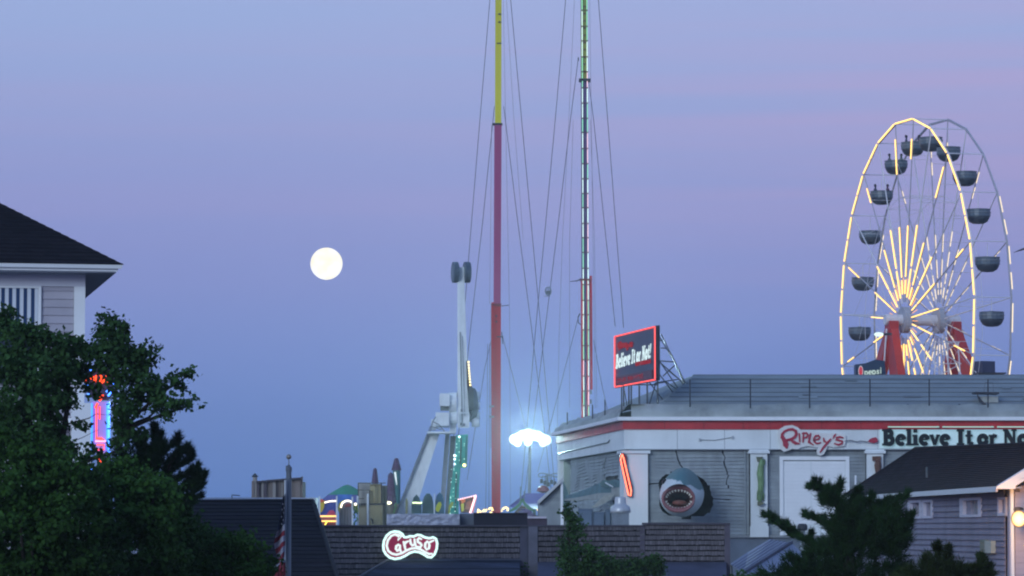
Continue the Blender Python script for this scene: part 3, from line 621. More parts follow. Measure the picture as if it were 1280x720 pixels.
# ---- red neon blade
nb = thing('neon_blade_sign', 'slim red neon outline of a surfboard-like blade beside the corner column', 'sign', P(782, 622, 149.4))
k = MB(); k.ppx([(775.2, 567), (779.5, 566), (783.5, 569.5), (784, 583), (790.8, 609), (790.4, 620.5), (788, 621.5), (785, 620.5), (774.6, 576)], 149.55, .28); k.build('back_plate', mat('dark_red_plate', (.10, .012, .02), .5), nb)
k = MB(); ring_ = [P(u, v, 149.45) for u, v in ((777.6, 567.8), (775.8, 574.5), (780, 594), (785.6, 618.5), (788.3, 619.8), (788.9, 613), (782, 583), (779.3, 572), (777.6, 567.8))]
k.path(ring_, .028, 6); k.build('neon_tube', glow('neon_red_hot', (1.0, .16, .09), 4.2), nb)
# ---- figures climbing the columns
lz = thing('lizard_sculpture', 'slim green reptile sculpture clinging head down to the middle white column', 'sculpture', P(950, 632, 149.6))
k = MB(); zz = .36
def cp(u, v, d=.42): return fr.pt(*fr.px(u, v), d)
k.path([cp(951.5, 574), cp(950.5, 582), cp(949.5, 592), cp(950.5, 603), cp(950, 614), cp(949, 624), cp(949, 631)], [.07, .13, .16, .14, .13, .11, .05], 8); k.build('body', mat('reptile_green', (.16, .26, .12), .5, .45, 2.5), lz, smooth=True)
for a, b, c in (((951, 583), (954.5, 580), (955, 574.5)), ((948.5, 586), (946.5, 592), (947, 600)), ((951, 612), (953.5, 618), (953.8, 626)), ((948.5, 610), (946.5, 616), (946, 625))):
    k = MB(); k.path([cp(*a), cp(*b), cp(*c, .36)], [.06, .045, .03], 6); k.build('leg', MATS['reptile_green'], lz, smooth=True)
k = MB(); k.ppx([(945.4, 571), (953.5, 571), (953, 576.5), (947, 577)], 149.55, .12); k.build('top_plate', mat('olive_brown', (.12, .13, .08), .6, .3), lz)
k = MB(); k.ppx([(947, 627.5), (951, 627), (956, 628.8), (953, 630.8), (950, 632), (947, 631.5)], 149.45, .2); k.build('head', mat('olive_brown', (.12, .13, .08)), lz)
tt = thing('totem_carving', 'narrow brown carved figure fixed to the right white column', 'sculpture', P(1096, 640, 149.6))
k = MB(); k.path([cp(1096.5, 574), cp(1096, 582), cp(1096.5, 592), cp(1095.5, 604), cp(1096, 618)], [.10, .16, .12, .15, .08], 8); k.build('body', mat('carved_brown', (.13, .065, .045), .7, .5, 4), tt, smooth=True)
k = MB(); k.ppx([(1090.5, 570.5), (1101, 570), (1101.5, 575), (1091, 576)], 149.55, .14); k.build('head', MATS['carved_brown'], tt)

# ---- rooftop ventilator and cabinets by the left wall
rv = thing('roof_ventilator', 'white mushroom-shaped roof ventilator on a square grey duct left of the corner column', 'ventilator', P(776, 656, 140))
q = P(775.5, 641, 140); s_ = S(140)
k = MB(); k.lathe(q, [(12.8 * s_, 0), (12.8 * s_, .1), (11.8 * s_, .25), (7.8 * s_, .33), (7.2 * s_, .38), (6.8 * s_, .58), (6.4 * s_, .64), (.01, .66)], 24); k.build('cowl', mat('vent_white', (.50, .52, .56), .35, .1, 3, metal=.2, dirt=.2), rv, smooth=True)
k = MB(); k.box((q.x, q.y, q.z - 1.0), (.68, .68, 2.0)); k.build('duct', mat('duct_grey', (.17, .20, .24), .6, .2, 3), rv)
cb = thing('switch_cabinet', 'blue-grey metal cabinet row below the shark tail', 'cabinet', P(735, 660, 140))
for u0, u1, v0 in ((723, 741, 636), (741.5, 756, 640), (756.5, 764, 637)):
    k = MB(); k.bpx(u0, v0, u1, 664, 140.5 + (u0 % 3) * .05, 1.0); co = k.build('cabinet_body', mat('cabinet_blue', (.085, .125, .19), .55, .15, 2, dirt=.3), cb)
    k = MB(); k.bpx(u0 + 1.5, v0 + 3, u1 - 1.5, 662, 140.44, .05); k.build('door_leaf', mat('cabinet_door', (.10, .145, .21), .5, .15, 2), co)
k = MB(); k.bpx(710, 646.5, 717, 652, 118, .4); k.build('vent_box', mat('pale_box', (.45, .48, .5), .5), None, 'small pale vent box on the wall top before the gabled shed', 'vent')

# ================================================================== BILLBOARD
bA = P(769.2, 421, 157.9); bB = P(819.6, 408.2, 150.0); zb_t = (bA.z + bB.z) / 2; zb_b = (P(768, 483.5, 157.9).z + P(817.5, 474.8, 150).z) / 2
fb = Frame((bA.x, bA.y), (bB.x - bA.x, bB.y - bA.y)); BW = (Vector((bB.x, bB.y)) - Vector((bA.x, bA.y))).length; BH = zb_t - zb_b
bill = thing('neon_billboard', 'dark tilted-looking billboard framed in red neon with glowing white italic letters on a steel lattice', 'billboard', fb.pt(BW / 2, zb_b - 1, -.6))
k = MB(); fb.box(k, -.1, BW + .1, zb_b - .05, zb_t + .05, -.12, 0); k.build('sign_box', mat('billboard_navy', (.03, .028, .06), .35, .2, 1.5), bill)
for a0_, a1_ in ((0, BW * .36),):
    k = MB()
k = MB(); fb.box(k, BW * .04, BW * .93, zb_b + .08, zb_b + BH * .20, 0, .04); k.build('lower_panel', mat('billboard_maroon', (.12, .012, .03), .4, .3, 2), bill)
NR = glow('neon_red', (1.0, .10, .09), 1.9)
for p, q in (((0, zb_t), (BW, zb_t)), ((BW, zb_t - .03), (BW, zb_b + .03)), ((BW, zb_b), (0, zb_b)), ((0, zb_b + .03), (0, zb_t - .03))):
    k = MB(); k.tube(fb.pt(*p, .04), fb.pt(*q, .04), .028, n=6); k.build('neon_tube', NR, bill)
k = MB(); fb.box(k, -.12, BW + .12, zb_b - .02, zb_t + .06, -.16, -.121) ; fb.box(k, BW + .1, BW + .14, zb_b, zb_t, -.119, .02); k.build('casing', mat('casing_dark', (.02, .015, .03), .5), bill)
bx0 = -.02
LW = glow('letter_white', (.75, .95, 1.0), 1.0)
def bpl(x, y, d):
    f_ = x / 7.4; return fb.pt(.06 + x, zb_b + BH * (.36 + .07 * f_) + y * 1.0, .006 + d)
slab_text('Believe It or Not!', bpl, .64, LW, bill, .006, xs=1.00 * (7.5 / .64) / 11.3, shear=.25)
DR = glow('neon_dim_red', (.62, .02, .05), .42)
def small(u0, u1, v0, v1, n, seed, wd=.03):
    """dim red small lettering too small to read in the photo: broken strokes"""
    rn = random.Random(seed)
    for i in range(n):
        k = MB(); f_ = (i + .2) / n; f2 = (i + .75) / n; s0_ = u0 + (u1 - u0) * f_; s1_ = u0 + (u1 - u0) * f2
        for pts in ([(s0_, v0), (s0_, v1)], [(s1_, v0), (s1_, v1)], [(s0_, rn.choice((v0, v1, (v0 + v1) / 2))), (s1_, rn.choice((v0, v1, (v0 + v1) / 2)))]):
            if rn.random() < .85: ribbon(k, [(BW * p[0], zb_b + BH * p[1]) for p in pts], wd, lambda x, y, d: fb.pt(x, y, d), .05)
        if k.v: k.build('small_letter', DR, bill)
small(.52, .92, .335, .40, 8, 1); small(.06, .72, .07, .15, 12, 2, .04)
fx = lambda x, y: (BW * (x / 1200 * .62 + .03), zb_b + BH * (.66 + (1 - y / 410) * .26))
for Lt in let:
    b = MB()
    for i, (pts, w) in enumerate(Lt): ribbon(b, [fx(*q) for q in pts], .09 if len(pts) > 6 else .06, lambda x, y, d: fb.pt(x, y, d), .05, .003 * i)
    b.build('script_letter', DR, bill)
# steel lattice behind and below
def strut(p, q, r=.035, name='strut'):
    k = MB(); k.tube(p, q, r, n=5); k.build(name, DARKM, bill)
for u, y in ((779.5, 156), (786, 155.5), (789, 155), (799, 153.5), (809, 152), (822, 151)):
    strut(P(u, 476 if u > 800 else 482, y), P(u, 512, y), .04, 'leg')
for (a, b) in (((779.5, 484, 156), (784, 508, 154.5)), ((811, 477, 152), (831, 503, 154)), ((820, 478, 151), (811.5, 506, 152)), ((826.5, 418, 151.5), (861, 488, 157)), ((825, 452, 151.5), (852, 492, 157)), ((823, 466, 151.5), (844, 494, 156)), ((824, 420, 151.5), (843, 452, 154.5)), ((843, 452, 154.5), (858, 486, 157)),
               ((826.5, 435, 151.5), (833, 435.5, 152.5)), ((824, 451, 151.5), (842, 452.5, 154.5)), ((822, 478, 151.5), (849, 474, 155)), ((829, 470, 152), (843, 457, 154)), ((818, 479.5, 151), (833, 477.5, 153)), ((775, 481, 156.5), (822, 481, 151.5)), ((849, 474, 155), (861, 488, 157)), ((825, 453, 151.5), (849, 474, 155)), ((835, 463, 153), (849, 474, 155)),
               ((832, 477, 153), (851, 490, 157)), ((822, 425.5, 151.5), (828, 425.5, 152))):
    strut(P(*a), P(*b), .028)
k = MB(); k.ppx([(861, 487), (869, 486), (872, 488.5), (866, 490)], 156, .3); k.build('foot_plate', DARKM, bill)

# ================================================================== FERRIS WHEEL
FW = 260.0; px = S(FW)
H1 = P(1131, 400, FW); AX = Vector((.9755, .22, 0)); PD = Vector((.22, -.9755, 0)); RW = 252 * px; WW = 2.74; NS = 23
wheel = thing('ferris_wheel', 'tall double-rimmed ferris wheel with yellow light tubes and dark hanging tubs', 'ferris wheel', (H1.x + 1.3, H1.y, 0))
FWM = mat('wheel_white', (.75, .72, .75), .5, .1, 2); FWG = mat('wheel_grey', (.42, .40, .44), .5, .15, 2)
TUBE = glow('warm_tube', (1.0, .62, .17), 2.6); TUBEC = glow('warm_tube_pale', (1.0, .82, .55), 1.5)
PH = .156
def wp(th, r, kx=0.0): return H1 + PD * (r * math.sin(th)) + Vector((0, 0, r * math.cos(th))) + AX * kx
angs = [PH + 2 * math.pi * i / NS for i in range(NS)]
rw = random.Random(11)
for rim, kx in ((0, 0.0), (1, WW)):
    for i in range(NS):
        a, b = angs[i], angs[(i + 1) % NS] + (2 * math.pi if i == NS - 1 else 0)
        k = MB(); k.bar(wp(a, RW, kx), wp(b, RW, kx), .13, .15); seg = k.build('rim_segment', FWM if rim == 0 else FWG, wheel)
        mida = (a + b) / 2 % (2 * math.pi)
        lit = rim == 0 or not (mida < 1.02 or mida > 5.3)
        if rim == 0 and 1.6 < mida < 4.6: lit = rw.random() < .8
        if lit:
            parts = [(.04, .47), (.51, .96)] if rw.random() < .7 else [(.04, .96)]
            if rim == 1: parts = [(.08, .4), (.55, .85)] if rw.random() < .7 else [(.1, .6)]
            for f0, f1 in parts:
                k = MB(); p, q = wp(a, RW, kx), wp(b, RW, kx); off = AX * (-.11 if rim == 0 else .11) + Vector((0, -.06, 0)); k.tube(p.lerp(q, f0) + off, p.lerp(q, f1) + off, .052 if rim == 0 else .042, n=5); k.build('light_tube', TUBE if rim == 0 else TUBEC, seg)
        # spokes
        k = MB(); k.tube(wp(a, .09 * RW, kx), wp(a, RW, kx), .055, .042, n=5); sp_ = k.build('spoke', FWM if i % 2 else FWG, wheel)
        top = math.cos(a) > -.2
        runs = [(.12, .27), (.285, .50)] if i % 2 else [(.13, .20), (.215, .47)]
        if i % 4 == 2: runs.append((.74, .92))
        if i % 4 == 0: runs.append((.80, .90))
        for f0, f1 in runs:
            if not top: f1 = f0 + (f1 - f0) * .8
            n_ = 1 if rim == 0 else 2
            for j in range(n_):
                g0 = f0 + (f1 - f0) * j / n_; g1 = f0 + (f1 - f0) * (j + .72) / n_ if n_ > 1 else f1
                off = AX * (-.10 if rim == 0 else .05) + Vector((0, -.07, 0))
                k = MB(); k.tube(wp(a, g0 * RW, kx) + off, wp(a, g1 * RW, kx) + off, .045 if rim == 0 else .03, n=5); k.build('light_tube', TUBE if rim == 0 else TUBEC, sp_)
OR = glow('warm_orange', (1.0, .42, .10), 1.7)
for i, a in enumerate(angs):   # short orange tubes between the spokes round the front hub
    for f0, f1, da in ((.135, .21, .5),):
        b = a + 2 * math.pi / NS * da; k = MB(); off = AX * -.12 + Vector((0, -.07, 0)); k.tube(wp(b, f0 * RW) + off, wp(b, f1 * RW) + off, .024, n=5); k.build('light_tube', OR if da == .5 else TUBE, wheel)
for i, a in enumerate(angs):   # axles between the rims and thin bracing
    k = MB(); k.tube(wp(a, RW, 0), wp(a, RW, WW), .04, n=5); k.build('axle', FWM, wheel)
    b = angs[(i + 1) % NS]
    k = MB(); k.tube(wp(a, .62 * RW, 0), wp(b, .62 * RW, 0), .018, n=4); k.tube(wp(a, .62 * RW, 0), wp(b, .62 * RW, WW), .014, n=4); k.tube(wp(a, .62 * RW, WW), wp(b, .62 * RW, WW), .018, n=4)
    k.tube(wp(a, .62 * RW, 0), wp(a, .62 * RW, WW), .018, n=4); k.tube(wp(a, .80 * RW, 0), wp(b, .62 * RW, 0), .013, n=4); k.tube(wp(a, .30 * RW, 0), wp(b, .62 * RW, 0), .013, n=4); k.tube(wp(a, .82 * RW, 0), wp(a, .82 * RW, WW), .015, n=4)
    k.build('brace', FWM, wheel)
for kx, nm in ((-.25, 0), (WW - .25, 1)):
    k = MB(); k.tube(wp(0, 0, kx), wp(0, 0, kx + .5), 1.0, n=24); k.build('hub', mat('hub_white', (.48, .48, .52), .5, .1, 2, dirt=.3), wheel)
k = MB(); k.tube(wp(0, 0, -1.6), wp(0, 0, WW + 1.6), .42, n=14); k.build('main_axle', FWM, wheel)
LEG = mat('leg_red', (.50, .045, .04), .45, .15, 1.5)
def wleg(p, q, w0, w1, d):
    k = MB(); p, q = Vector(p), Vector(q); x = PD
    def sq(c, w): return [c + x * w / 2 * a + AX * d / 2 * b for a, b in ((-1, -1), (1, -1), (1, 1), (-1, 1))]
    k.hexa(sq(q, w1), sq(p, w0)); k.build('support_leg', LEG, wheel)
for kx, dx in ((-1.05, 0), (WW + 1.25, 0)):
    ap = wp(0, 0, kx) + Vector((0, 0, -.7))
    hgt = ap.z
    for sgn, tilt in ((-1, -3.0), (1, 3.4)):
        foot = ap + PD * sgn * hgt * .62 + Vector((0, 0, -hgt)) + AX * (-2.2 if kx < 0 else 2.6)
        wleg(ap, foot, 1.4, 4.2, .62)
    foot = ap + Vector((0, 0, -hgt)) + AX * (-8 if kx < 0 else 8); wleg(ap, foot, .7, 1.1, .4)
    k = MB(); k.box(ap + Vector((0, 0, .15)), (.75, 1.1, .9), rz=.22); k.build('bearing_box', LEG, wheel)
    k = MB(); k.tube(ap + AX * (-.55 if kx < 0 else .5) + PD * .4, ap + AX * (-2.6 if kx < 0 else 2.7) + PD * .8 + Vector((0, 0, -hgt)), .07, n=5); k.build('drive_pipe', FWM, wheel)
# white loading lattice at the foot
LT = thing('loading_tower', 'white lattice loading tower in front of the right red ferris wheel leg', 'lattice tower', (P(1172, 468, 252).x, 252, 0))
def lat(a, b, r=.03): 
    k = MB(); k.tube(a, b, r, n=4); k.build('lattice_bar', FWM, LT)
lx0, lx1 = P(1155, 460, 251).x, P(1200, 460, 251).x; zt = Zat(428, 251)
for z in (zt - i * 1.55 for i in range(12)):
    sprd = 1 + (zt - z) * .05
    m_ = (lx0 + lx1) / 2; w_ = (lx1 - lx0) / 2 * sprd
    if z < 1: break
    lat((m_ - w_, 251, z), (m_ + w_, 251, z)); lat((m_ - w_, 251, z), (m_ + w_, 251, z - 1.55)); lat((m_ + w_, 251, z), (m_ - w_, 251, z - 1.55))
for f_ in (-1, -.4, .35, 1): lat(((lx0 + lx1) / 2 + f_ * (lx1 - lx0) / 2 * .9, 251, zt), ((lx0 + lx1) / 2 + f_ * (lx1 - lx0) * .95, 251, 0), .05)
# soft-drink sign, booth, small flood lamp
pe = thing('soft_drink_sign', 'navy drink sign with red oval and white word beside the left red ferris wheel leg', 'sign', P(1088, 476, 245))
k = MB(); k.ppx([(1069.5, 455.5), (1082, 454), (1094, 449.5), (1106, 451), (1108, 478), (1069.5, 478)], 245, 1.2); k.build('panel', mat('sign_navy', (.02, .045, .085), .4, .2, 1), pe)
k = MB(); c = P(1076, 464, 244.94); k.prism([c + Vector((.17 * math.cos(a) * 1, 0, .40 * math.sin(a))) for a in [2 * math.pi * i / 20 for i in range(20)]], (0, .05, 0)); k.build('oval_rim', glow('oval_white', (.75, .78, .9), .7), pe)
k = MB(); c = P(1076, 464, 244.9); k.prism([c + Vector((.13 * math.cos(a), 0, .34 * math.sin(a))) for a in [2 * math.pi * i / 20 for i in range(20)]], (0, .05, 0)); k.build('oval_badge', glow('oval_red', (.75, .06, .10), .7), pe)
PW = glow('word_white', (.65, .85, .8), .75)
def wword(strokes, u, v, s, Y, m, parent, w=.13, name='letter'):
    for st in strokes:
        k = MB()
        for i, pts in enumerate(st): ribbon(k, [(x, y) for x, y in pts], w, lambda x, y, d: P(u, v, Y) + Vector((x * s, -d, y * s)), .03, .003 * i)
        k.build(name, m, parent)
pep = []
xx = 0
for ch in 'pepsi':
    g_ = {'p': [[(0, -.3), (0, .5)], arc(.2, .25, .2, .25, 170, -170, 8)], 'e': [[(.02, .25), (.4, .25)], arc(.22, .25, .2, .25, 0, 300, 8)], 's': [[(.36, .45), (.1, .48), (.06, .3), (.32, .2), (.3, .02), (.02, .03)]], 'i': [[(.05, 0), (.05, .5)], [(.05, .68), (.05, .78)]]}[ch]
    pep.append([[(x + xx, y + xx * .10) for x, y in st] for st in g_]); xx += .56 if ch != 'i' else .3
wword(pep, 1081, 468.5, .50, 244.9, PW, pe)
bo = thing('ride_booth', 'dark blue control booth by the right rim of the ferris wheel', 'booth', P(1231, 478, 252))
k = MB(); bc = P(1231, 459, 252.5); k.box((bc.x, 253, bc.z - .3), (1.15, 1.2, 1.5), rz=.5); k.build('cabin', mat('booth_blue', (.04, .05, .10), .5, .2, 2), bo)
k = MB(); k.bpx(1221, 465.5, 1258, 467, 252, 1.6); k.build('deck', DARKM, bo)
fo = thing('oval_flood_lamp', 'small pale oval flood lamp left of the ferris wheel hub', 'lamp', P(1098, 422, 252))
k = MB(); k.sphere(P(1098.5, 418, 252), .36, 14, 8, (1, .5, .45)); k.build('lens', glow('lamp_pale', (.75, .95, .9), 1.3), fo)
k = MB(); k.tube(P(1102, 418, 252), P(1114, 417.5, 253), .09, n=6); k.build('arm', DARKM, fo)
# gondolas
TUB = mat('tub_slate', (.10, .13, .16), .35, .2, 2); TUBD = mat('tub_dark', (.035, .042, .055), .4, .2, 2)
def gondola():
    g_ = thing('gondola', 'dark tub', 'gondola', (0, 0, 0), 'tub gondolas hanging from the ferris wheel')
    k = MB(); k.lathe((0, 0, 0), [(.02, -2.18), (.45, -2.14), (.72, -2.0), (.88, -1.75), (.91, -1.62)], 18); k.build('bowl', TUBD, g_, smooth=True)
    k = MB(); k.lathe((0, 0, 0), [(.93, -1.63), (.965, -1.6), (.95, -1.1), (.99, -1.06), (.90, -1.06), (.86, -1.55)], 18); k.build('side_band', TUB, g_)
    k = MB(); k.lathe((0, 0, 0), [(.975, -1.36), (1.0, -1.34), (1.0, -1.28), (.97, -1.26)], 18); k.build('grab_rail', METAL, g_)
    k = MB(); k.lathe((0, 0, 0), [(.85, -1.55), (.85, -1.30), (.5, -1.30), (.45, -1.55)], 16); k.build('seat', TUBD, g_)
    k = MB(); k.tube((0, 0, 0), (0, 0, -1.5), .03, n=5); k.build('centre_pole', FWM, g_)
    k = MB(); k.lathe((0, 0, 0), [(.01, -1.05), (.22, -1.03), (.22, -.99), (.01, -.98)], 10); k.build('turning_wheel', METAL, g_)
    return g_
g0 = gondola()
gl = {0: 'unoccupied', 1: '', }
order = []
names = {}
for i, a in enumerate(angs):
    c = wp(a, RW * .975, WW / 2); g_ = g0 if i == 0 else copy_tree(g0); g_.location = c
    if i: g_.rotation_euler.z = rw.uniform(0, 6)
    g_.scale = (.93, .93, .96)
    ad = math.degrees(a) % 360; ad = ad - 360 if ad > 180 else ad
    names[i] = (ad, g_)
vis = sorted([(ad, g_) for ad, g_ in names.values() if -100 < ad < 100], key=lambda t: t[0])
ords = ['lowest', 'second lowest', 'third from the bottom', 'fourth from the bottom', 'fifth from the bottom', 'sixth from the bottom', 'seventh from the bottom']
lft = [t for t in vis if t[0] < -6]; rgt = [t for t in vis if t[0] > 6][::-1]
for ad, g_ in vis:
    if -6 <= ad <= 6: g_['label'] = 'dark round tub at the very top of the ferris wheel'
for j, (ad, g_) in enumerate(lft): g_['label'] = 'dark round tub with riders, %s on the left of the ferris wheel' % ords[j] if j in (3, 4, 5) else 'dark round tub, %s on the left of the ferris wheel' % ords[j]
for j, (ad, g_) in enumerate(rgt): g_['label'] = 'dark round tub, %s in view on the right of the ferris wheel' % ords[j]
for ad, g_ in names.values():
    if not -100 < ad < 100:
        for ch in list(g_.children): bpy.data.objects.remove(ch)
        bpy.data.objects.remove(g_)
# riders: one skinned figure each
def figure():
    me = bpy.data.meshes.new('person'); vs = [(0, 0, 0), (0, 0, .25), (0, 0, .48), (0, 0, .58), (0, -.01, .68), (0, -.01, .80), (.19, 0, .46), (.24, -.12, .24), (.14, -.34, .22), (-.19, 0, .46), (-.24, -.12, .24), (-.14, -.34, .22), (.11, -.25, .0), (.11, -.42, -.02), (.11, -.44, -.42), (-.11, -.25, .0), (-.11, -.42, -.02), (-.11, -.44, -.42)]
    es = [(0, 1), (1, 2), (2, 3), (3, 4), (4, 5), (2, 6), (6, 7), (7, 8), (2, 9), (9, 10), (10, 11), (0, 12), (12, 13), (13, 14), (0, 15), (15, 16), (16, 17)]
    rd = [.15, .15, .15, .06, .095, .10, .075, .05, .035, .075, .05, .035, .085, .07, .045, .085, .07, .045]
    me.from_pydata(vs, es, []); o = bpy.data.objects.new('person', me); sc.collection.objects.link(o)
    o.modifiers.new('skin', 'SKIN'); sb_ = o.modifiers.new('sub', 'SUBSURF'); sb_.levels = 1
    for i, v in enumerate(me.skin_vertices[0].data): v.radius = (rd[i], rd[i]); v.use_root = i == 0
    dg = bpy.context.evaluated_depsgraph_get(); m2 = bpy.data.meshes.new_from_object(o.evaluated_get(dg)); bpy.data.objects.remove(o); m2.name = 'person_body'
    m2.materials.clear(); return m2
fig = figure()
cloths = [mat('shirt_%s' % n_, c_, .8, .1, 3) for n_, c_ in (('navy', (.03, .035, .08)), ('plum', (.09, .03, .07)), ('grey', (.12, .12, .13)), ('dark_green', (.03, .07, .05)))]
HAIR = mat('dark_hair', (.02, .014, .012), .6)
rp_ = random.Random(3); q_ = 0
pl_txt = ['dark rider on the left side', 'dark rider on the right side']
for j, (ad, g_) in enumerate(lft):
    if j not in (3, 4, 5): continue
    for sd_ in ((-.48, .48) if j != 4 else (-.5, .42)):
        me = fig.copy(); me.materials.append(cloths[q_ % 4])
        o = bpy.data.objects.new('person', me); sc.collection.objects.link(o); o.location = g_.location + Vector((sd_, .1, -1.32)); o.rotation_euler.z = (1.3 if sd_ < 0 else -1.3) + rp_.uniform(-.3, .3)
        o['label'] = '%s rider in the tub %s on the left' % ('left' if sd_ < 0 else 'right', ords[j]); o['category'] = 'person'; o['group'] = 'riders in the ferris wheel tubs'
        hb = MB(); hb.sphere((0, .015, .79), .115, 8, 6, (1, 1, 1)); ho = hb.build('hair', HAIR, o); ho.location = (0, 0, 0)
        ho.data.transform(__import__('mathutils').Matrix.Translation(origin(o)))
        q_ += 1

# ================================================================== TWO BUNGEE MASTS
def mast(label, Y, secs, Y2=None):
    base = P(secs[-1][1], secs[-1][2], Y)
    m_ = thing('ride_mast', label, 'ride mast', (base.x, Y, 0), 'two tall guyed ride masts')
    for name, u, v1, v0, w, m in [(s[0], s[1], s[2], s[3], s[4], s[5]) for s in secs]:
        k = MB(); a, b = P(u, v1, Y), P(s_u(v0, u), v0, Y); k.bar(a, b, w * S(Y), w * S(Y)); k.build(name, m, m_)
    return m_
def s_u(v, u): return u
YM = 220.0
YEL = mat('mast_yellow', (.68, .62, .03), .5, .12, 1, stretch=(1, 1, .1)); MAG = mat('mast_magenta', (.36, .05, .16), .5, .12, 1, stretch=(1, 1, .1)); MRED = mat('mast_red', (.52, .012, .028), .5, .12, 1, stretch=(1, 1, .1))
m1 = thing('ride_mast', 'tall guyed mast, yellow above and magenta-red below, left of its twin', 'ride mast', (P(621, 640, YM).x, YM, 0), 'two tall guyed ride masts')
def sect(parent, name, m, Y, u1, v1, u0, v0, w1, w0):
    k = MB(); k.bar(P(u1, v1, Y), P(u0, v0, Y), w1 * S(Y), w1 * S(Y), w0 * S(Y)); return k.build(name, m, parent)
sect(m1, 'upper_section', YEL, YM, 622, 640, 623.4, -260, 7.6, 7.6)
bpy.data.objects.remove(m1.children[0])
sect(m1, 'upper_section', YEL, YM, 622.6, 155.3, 624, -300, 8.0, 8.0)
sect(m1, 'middle_section', MAG, YM, 621.4, 382, 622.5, 155, 8.8, 9.2)
sect(m1, 'lower_section', MRED, YM, 621, 700, 621.6, 382, 9.2, 9.2)
sect(m1, 'side_channel', MRED, YM - .3, 616.2, 640, 616, 378, 3.4, 3.6)
k = MB(); k.box(P(621.8, 155.4, YM), (.66, .66, .10)); k.build('collar', DARKM, m1)
k = MB(); k.box(P(620.5, 381, YM - .1), (.62, .7, .12)); k.build('collar', mat('collar_red', (.2, .02, .03), .5), m1)
for v in (395, 402): 
    k = MB(); k.box(P(620.5, v, YM - .26), (.10, .06, .12)); k.build('bolt_plate', DARKM, m1)
for v in (17.5, 27.5): 
    k = MB(); k.box(P(624.5, v, YM - .26), (.16, .06, .08)); k.build('bolt_plate', DARKM, m1)
k = MB(); k.box(P(624, 54, YM - .24), (.3, .06, .06)); k.build('bolt_plate', DARKM, m1)
k = MB(); k.tube(P(621, 421, YM - .5), P(629, 421, YM - .5), .045, n=5); k.tube(P(627, 415, YM - .5), P(628.6, 430, YM - .5), .03, n=5); k.build('bracket', DARKM, m1)
k = MB(); k.tube(P(626, 382.5, YM), P(636, 381.5, YM), .022, n=4); k.build('antenna', DARKM, m1)
for v in (508, 521):
    k = MB(); k.box(P(614.5, v, YM - .3), (.3, .2, .1)); k.build('junction_box', METAL, m1)
k = MB(); k.tube(P(613.5, 560, YM - .3), P(614, 380, YM - .3), .02, n=4); k.build('pipe', METAL, m1)
Y2 = 214.0
m2 = thing('ride_mast', 'tall guyed mast outlined by two rows of white-green light strips, right of its twin', 'ride mast', (P(732, 517, Y2).x, Y2, 0), 'two tall guyed ride masts')
VIO = mat('mast_violet', (.085, .05, .15), .5, .15, 1, stretch=(1, 1, .1)); GRN = mat('mast_green', (.22, .235, .05), .5, .2, 1, stretch=(1, 1, .1))
sect(m2, 'upper_section', GRN, Y2, 730.4, 100, 729.6, -300, 8.6, 8.6)
sect(m2, 'middle_section', VIO, Y2, 731.2, 350, 730.4, 100, 8.6, 8.6)
sect(m2, 'lower_section', MRED, Y2, 732.2, 760, 731.2, 350, 10.2, 10.2)
sect(m2, 'side_channel', MRED, Y2 - .1, 739.2, 487, 738.4, 345, 3.2, 3.2)
k = MB(); k.bar(P(732.4, 760, Y2 - .27), P(731.3, 350, Y2 - .24), .17, .04); k.build('centre_channel', VIO, m2)
k = MB(); k.box(P(730.8, 100.5, Y2 - .1), (.72, .7, .16)); k.build('collar', DARKM, m2)
k = MB(); k.box(P(731.5, 350, Y2 - .1), (.62, .7, .12)); k.build('collar', MATS['collar_red'], m2)
CY = glow('strip_white', (.70, 1.0, .95), 1.7); CY2 = glow('strip_green', (.35, .95, .65), 1.3); CY3 = glow('strip_pink', (1.0, .72, .85), 1.5)
rl_ = random.Random(4); v = -60
while v < 512:
    ln = rl_.uniform(17, 20)
    for du in (-2.7, 3.4):
        u_ = 730.3 + (v / 520) * 2.2 + du
        k = MB(); yy = Y2 - .38; k.box((P(u_, v + ln / 2, yy).x, yy, Zat(v + ln / 2, yy)), (.042, .05, (ln - 1.0) * S(Y2))); k.build('light_strip', rl_.choice((CY, CY, CY2, CY3)), m2)
    k = MB(); k.bar(P(730.3 + v / 520 * 2.2 - 4.5, v + ln, Y2 - .33), P(730.3 + v / 520 * 2.2 + 4.6, v + ln, Y2 - .33), .035, .05); k.build('rung', mat('rung_dark', (.12, .03, .05), .5), m2)
    v += ln + .6
for v in range(8, 92, 9):
    k = MB(); k.box(P(730.5, v, Y2 - .26), (.15, .06, .07)); k.build('rung', MATS['rung_dark'], m2)
k = MB(); k.tube(P(722.5, 397, Y2 - .4), P(725, 392, Y2 - .4), .04, n=5); k.tube(P(722.5, 397, Y2 - .4), P(722.8, 403, Y2 - .4), .03, n=5); k.tube(P(722.8, 403, Y2 - .4), P(726, 406, Y2 - .4), .03, n=5); k.build('bracket', DARKM, m2)
k = MB(); k.tube(P(726, 350, Y2), P(713, 352, Y2), .022, n=4); k.tube(P(726, 348, Y2), P(720, 352, Y2), .022, n=4); k.build('antenna', DARKM, m2)
for v in (490, 502): 
    k = MB(); k.box(P(738.5, v, Y2 - .3), (.12, .2, .26)); k.build('junction_box', METAL, m2)
k = MB(); k.box(P(722.9, 74, Y2), (.07, .1, .22)); k.build('cable_clamp', DARKM, m2)
CAB = mat('cable', (.06, .06, .08), .6); CABF = mat('cable_fine', (.14, .14, .17), .6)
def cable(parent, Y, pts, r=.021, m=CAB, dy=0, name='guy_cable'):
    k = MB(); n = len(pts); k.path([P(u, v, Y + dy * i / max(1, n - 1)) for i, (u, v) in enumerate(pts)], r, 5); k.build(name, m, parent)
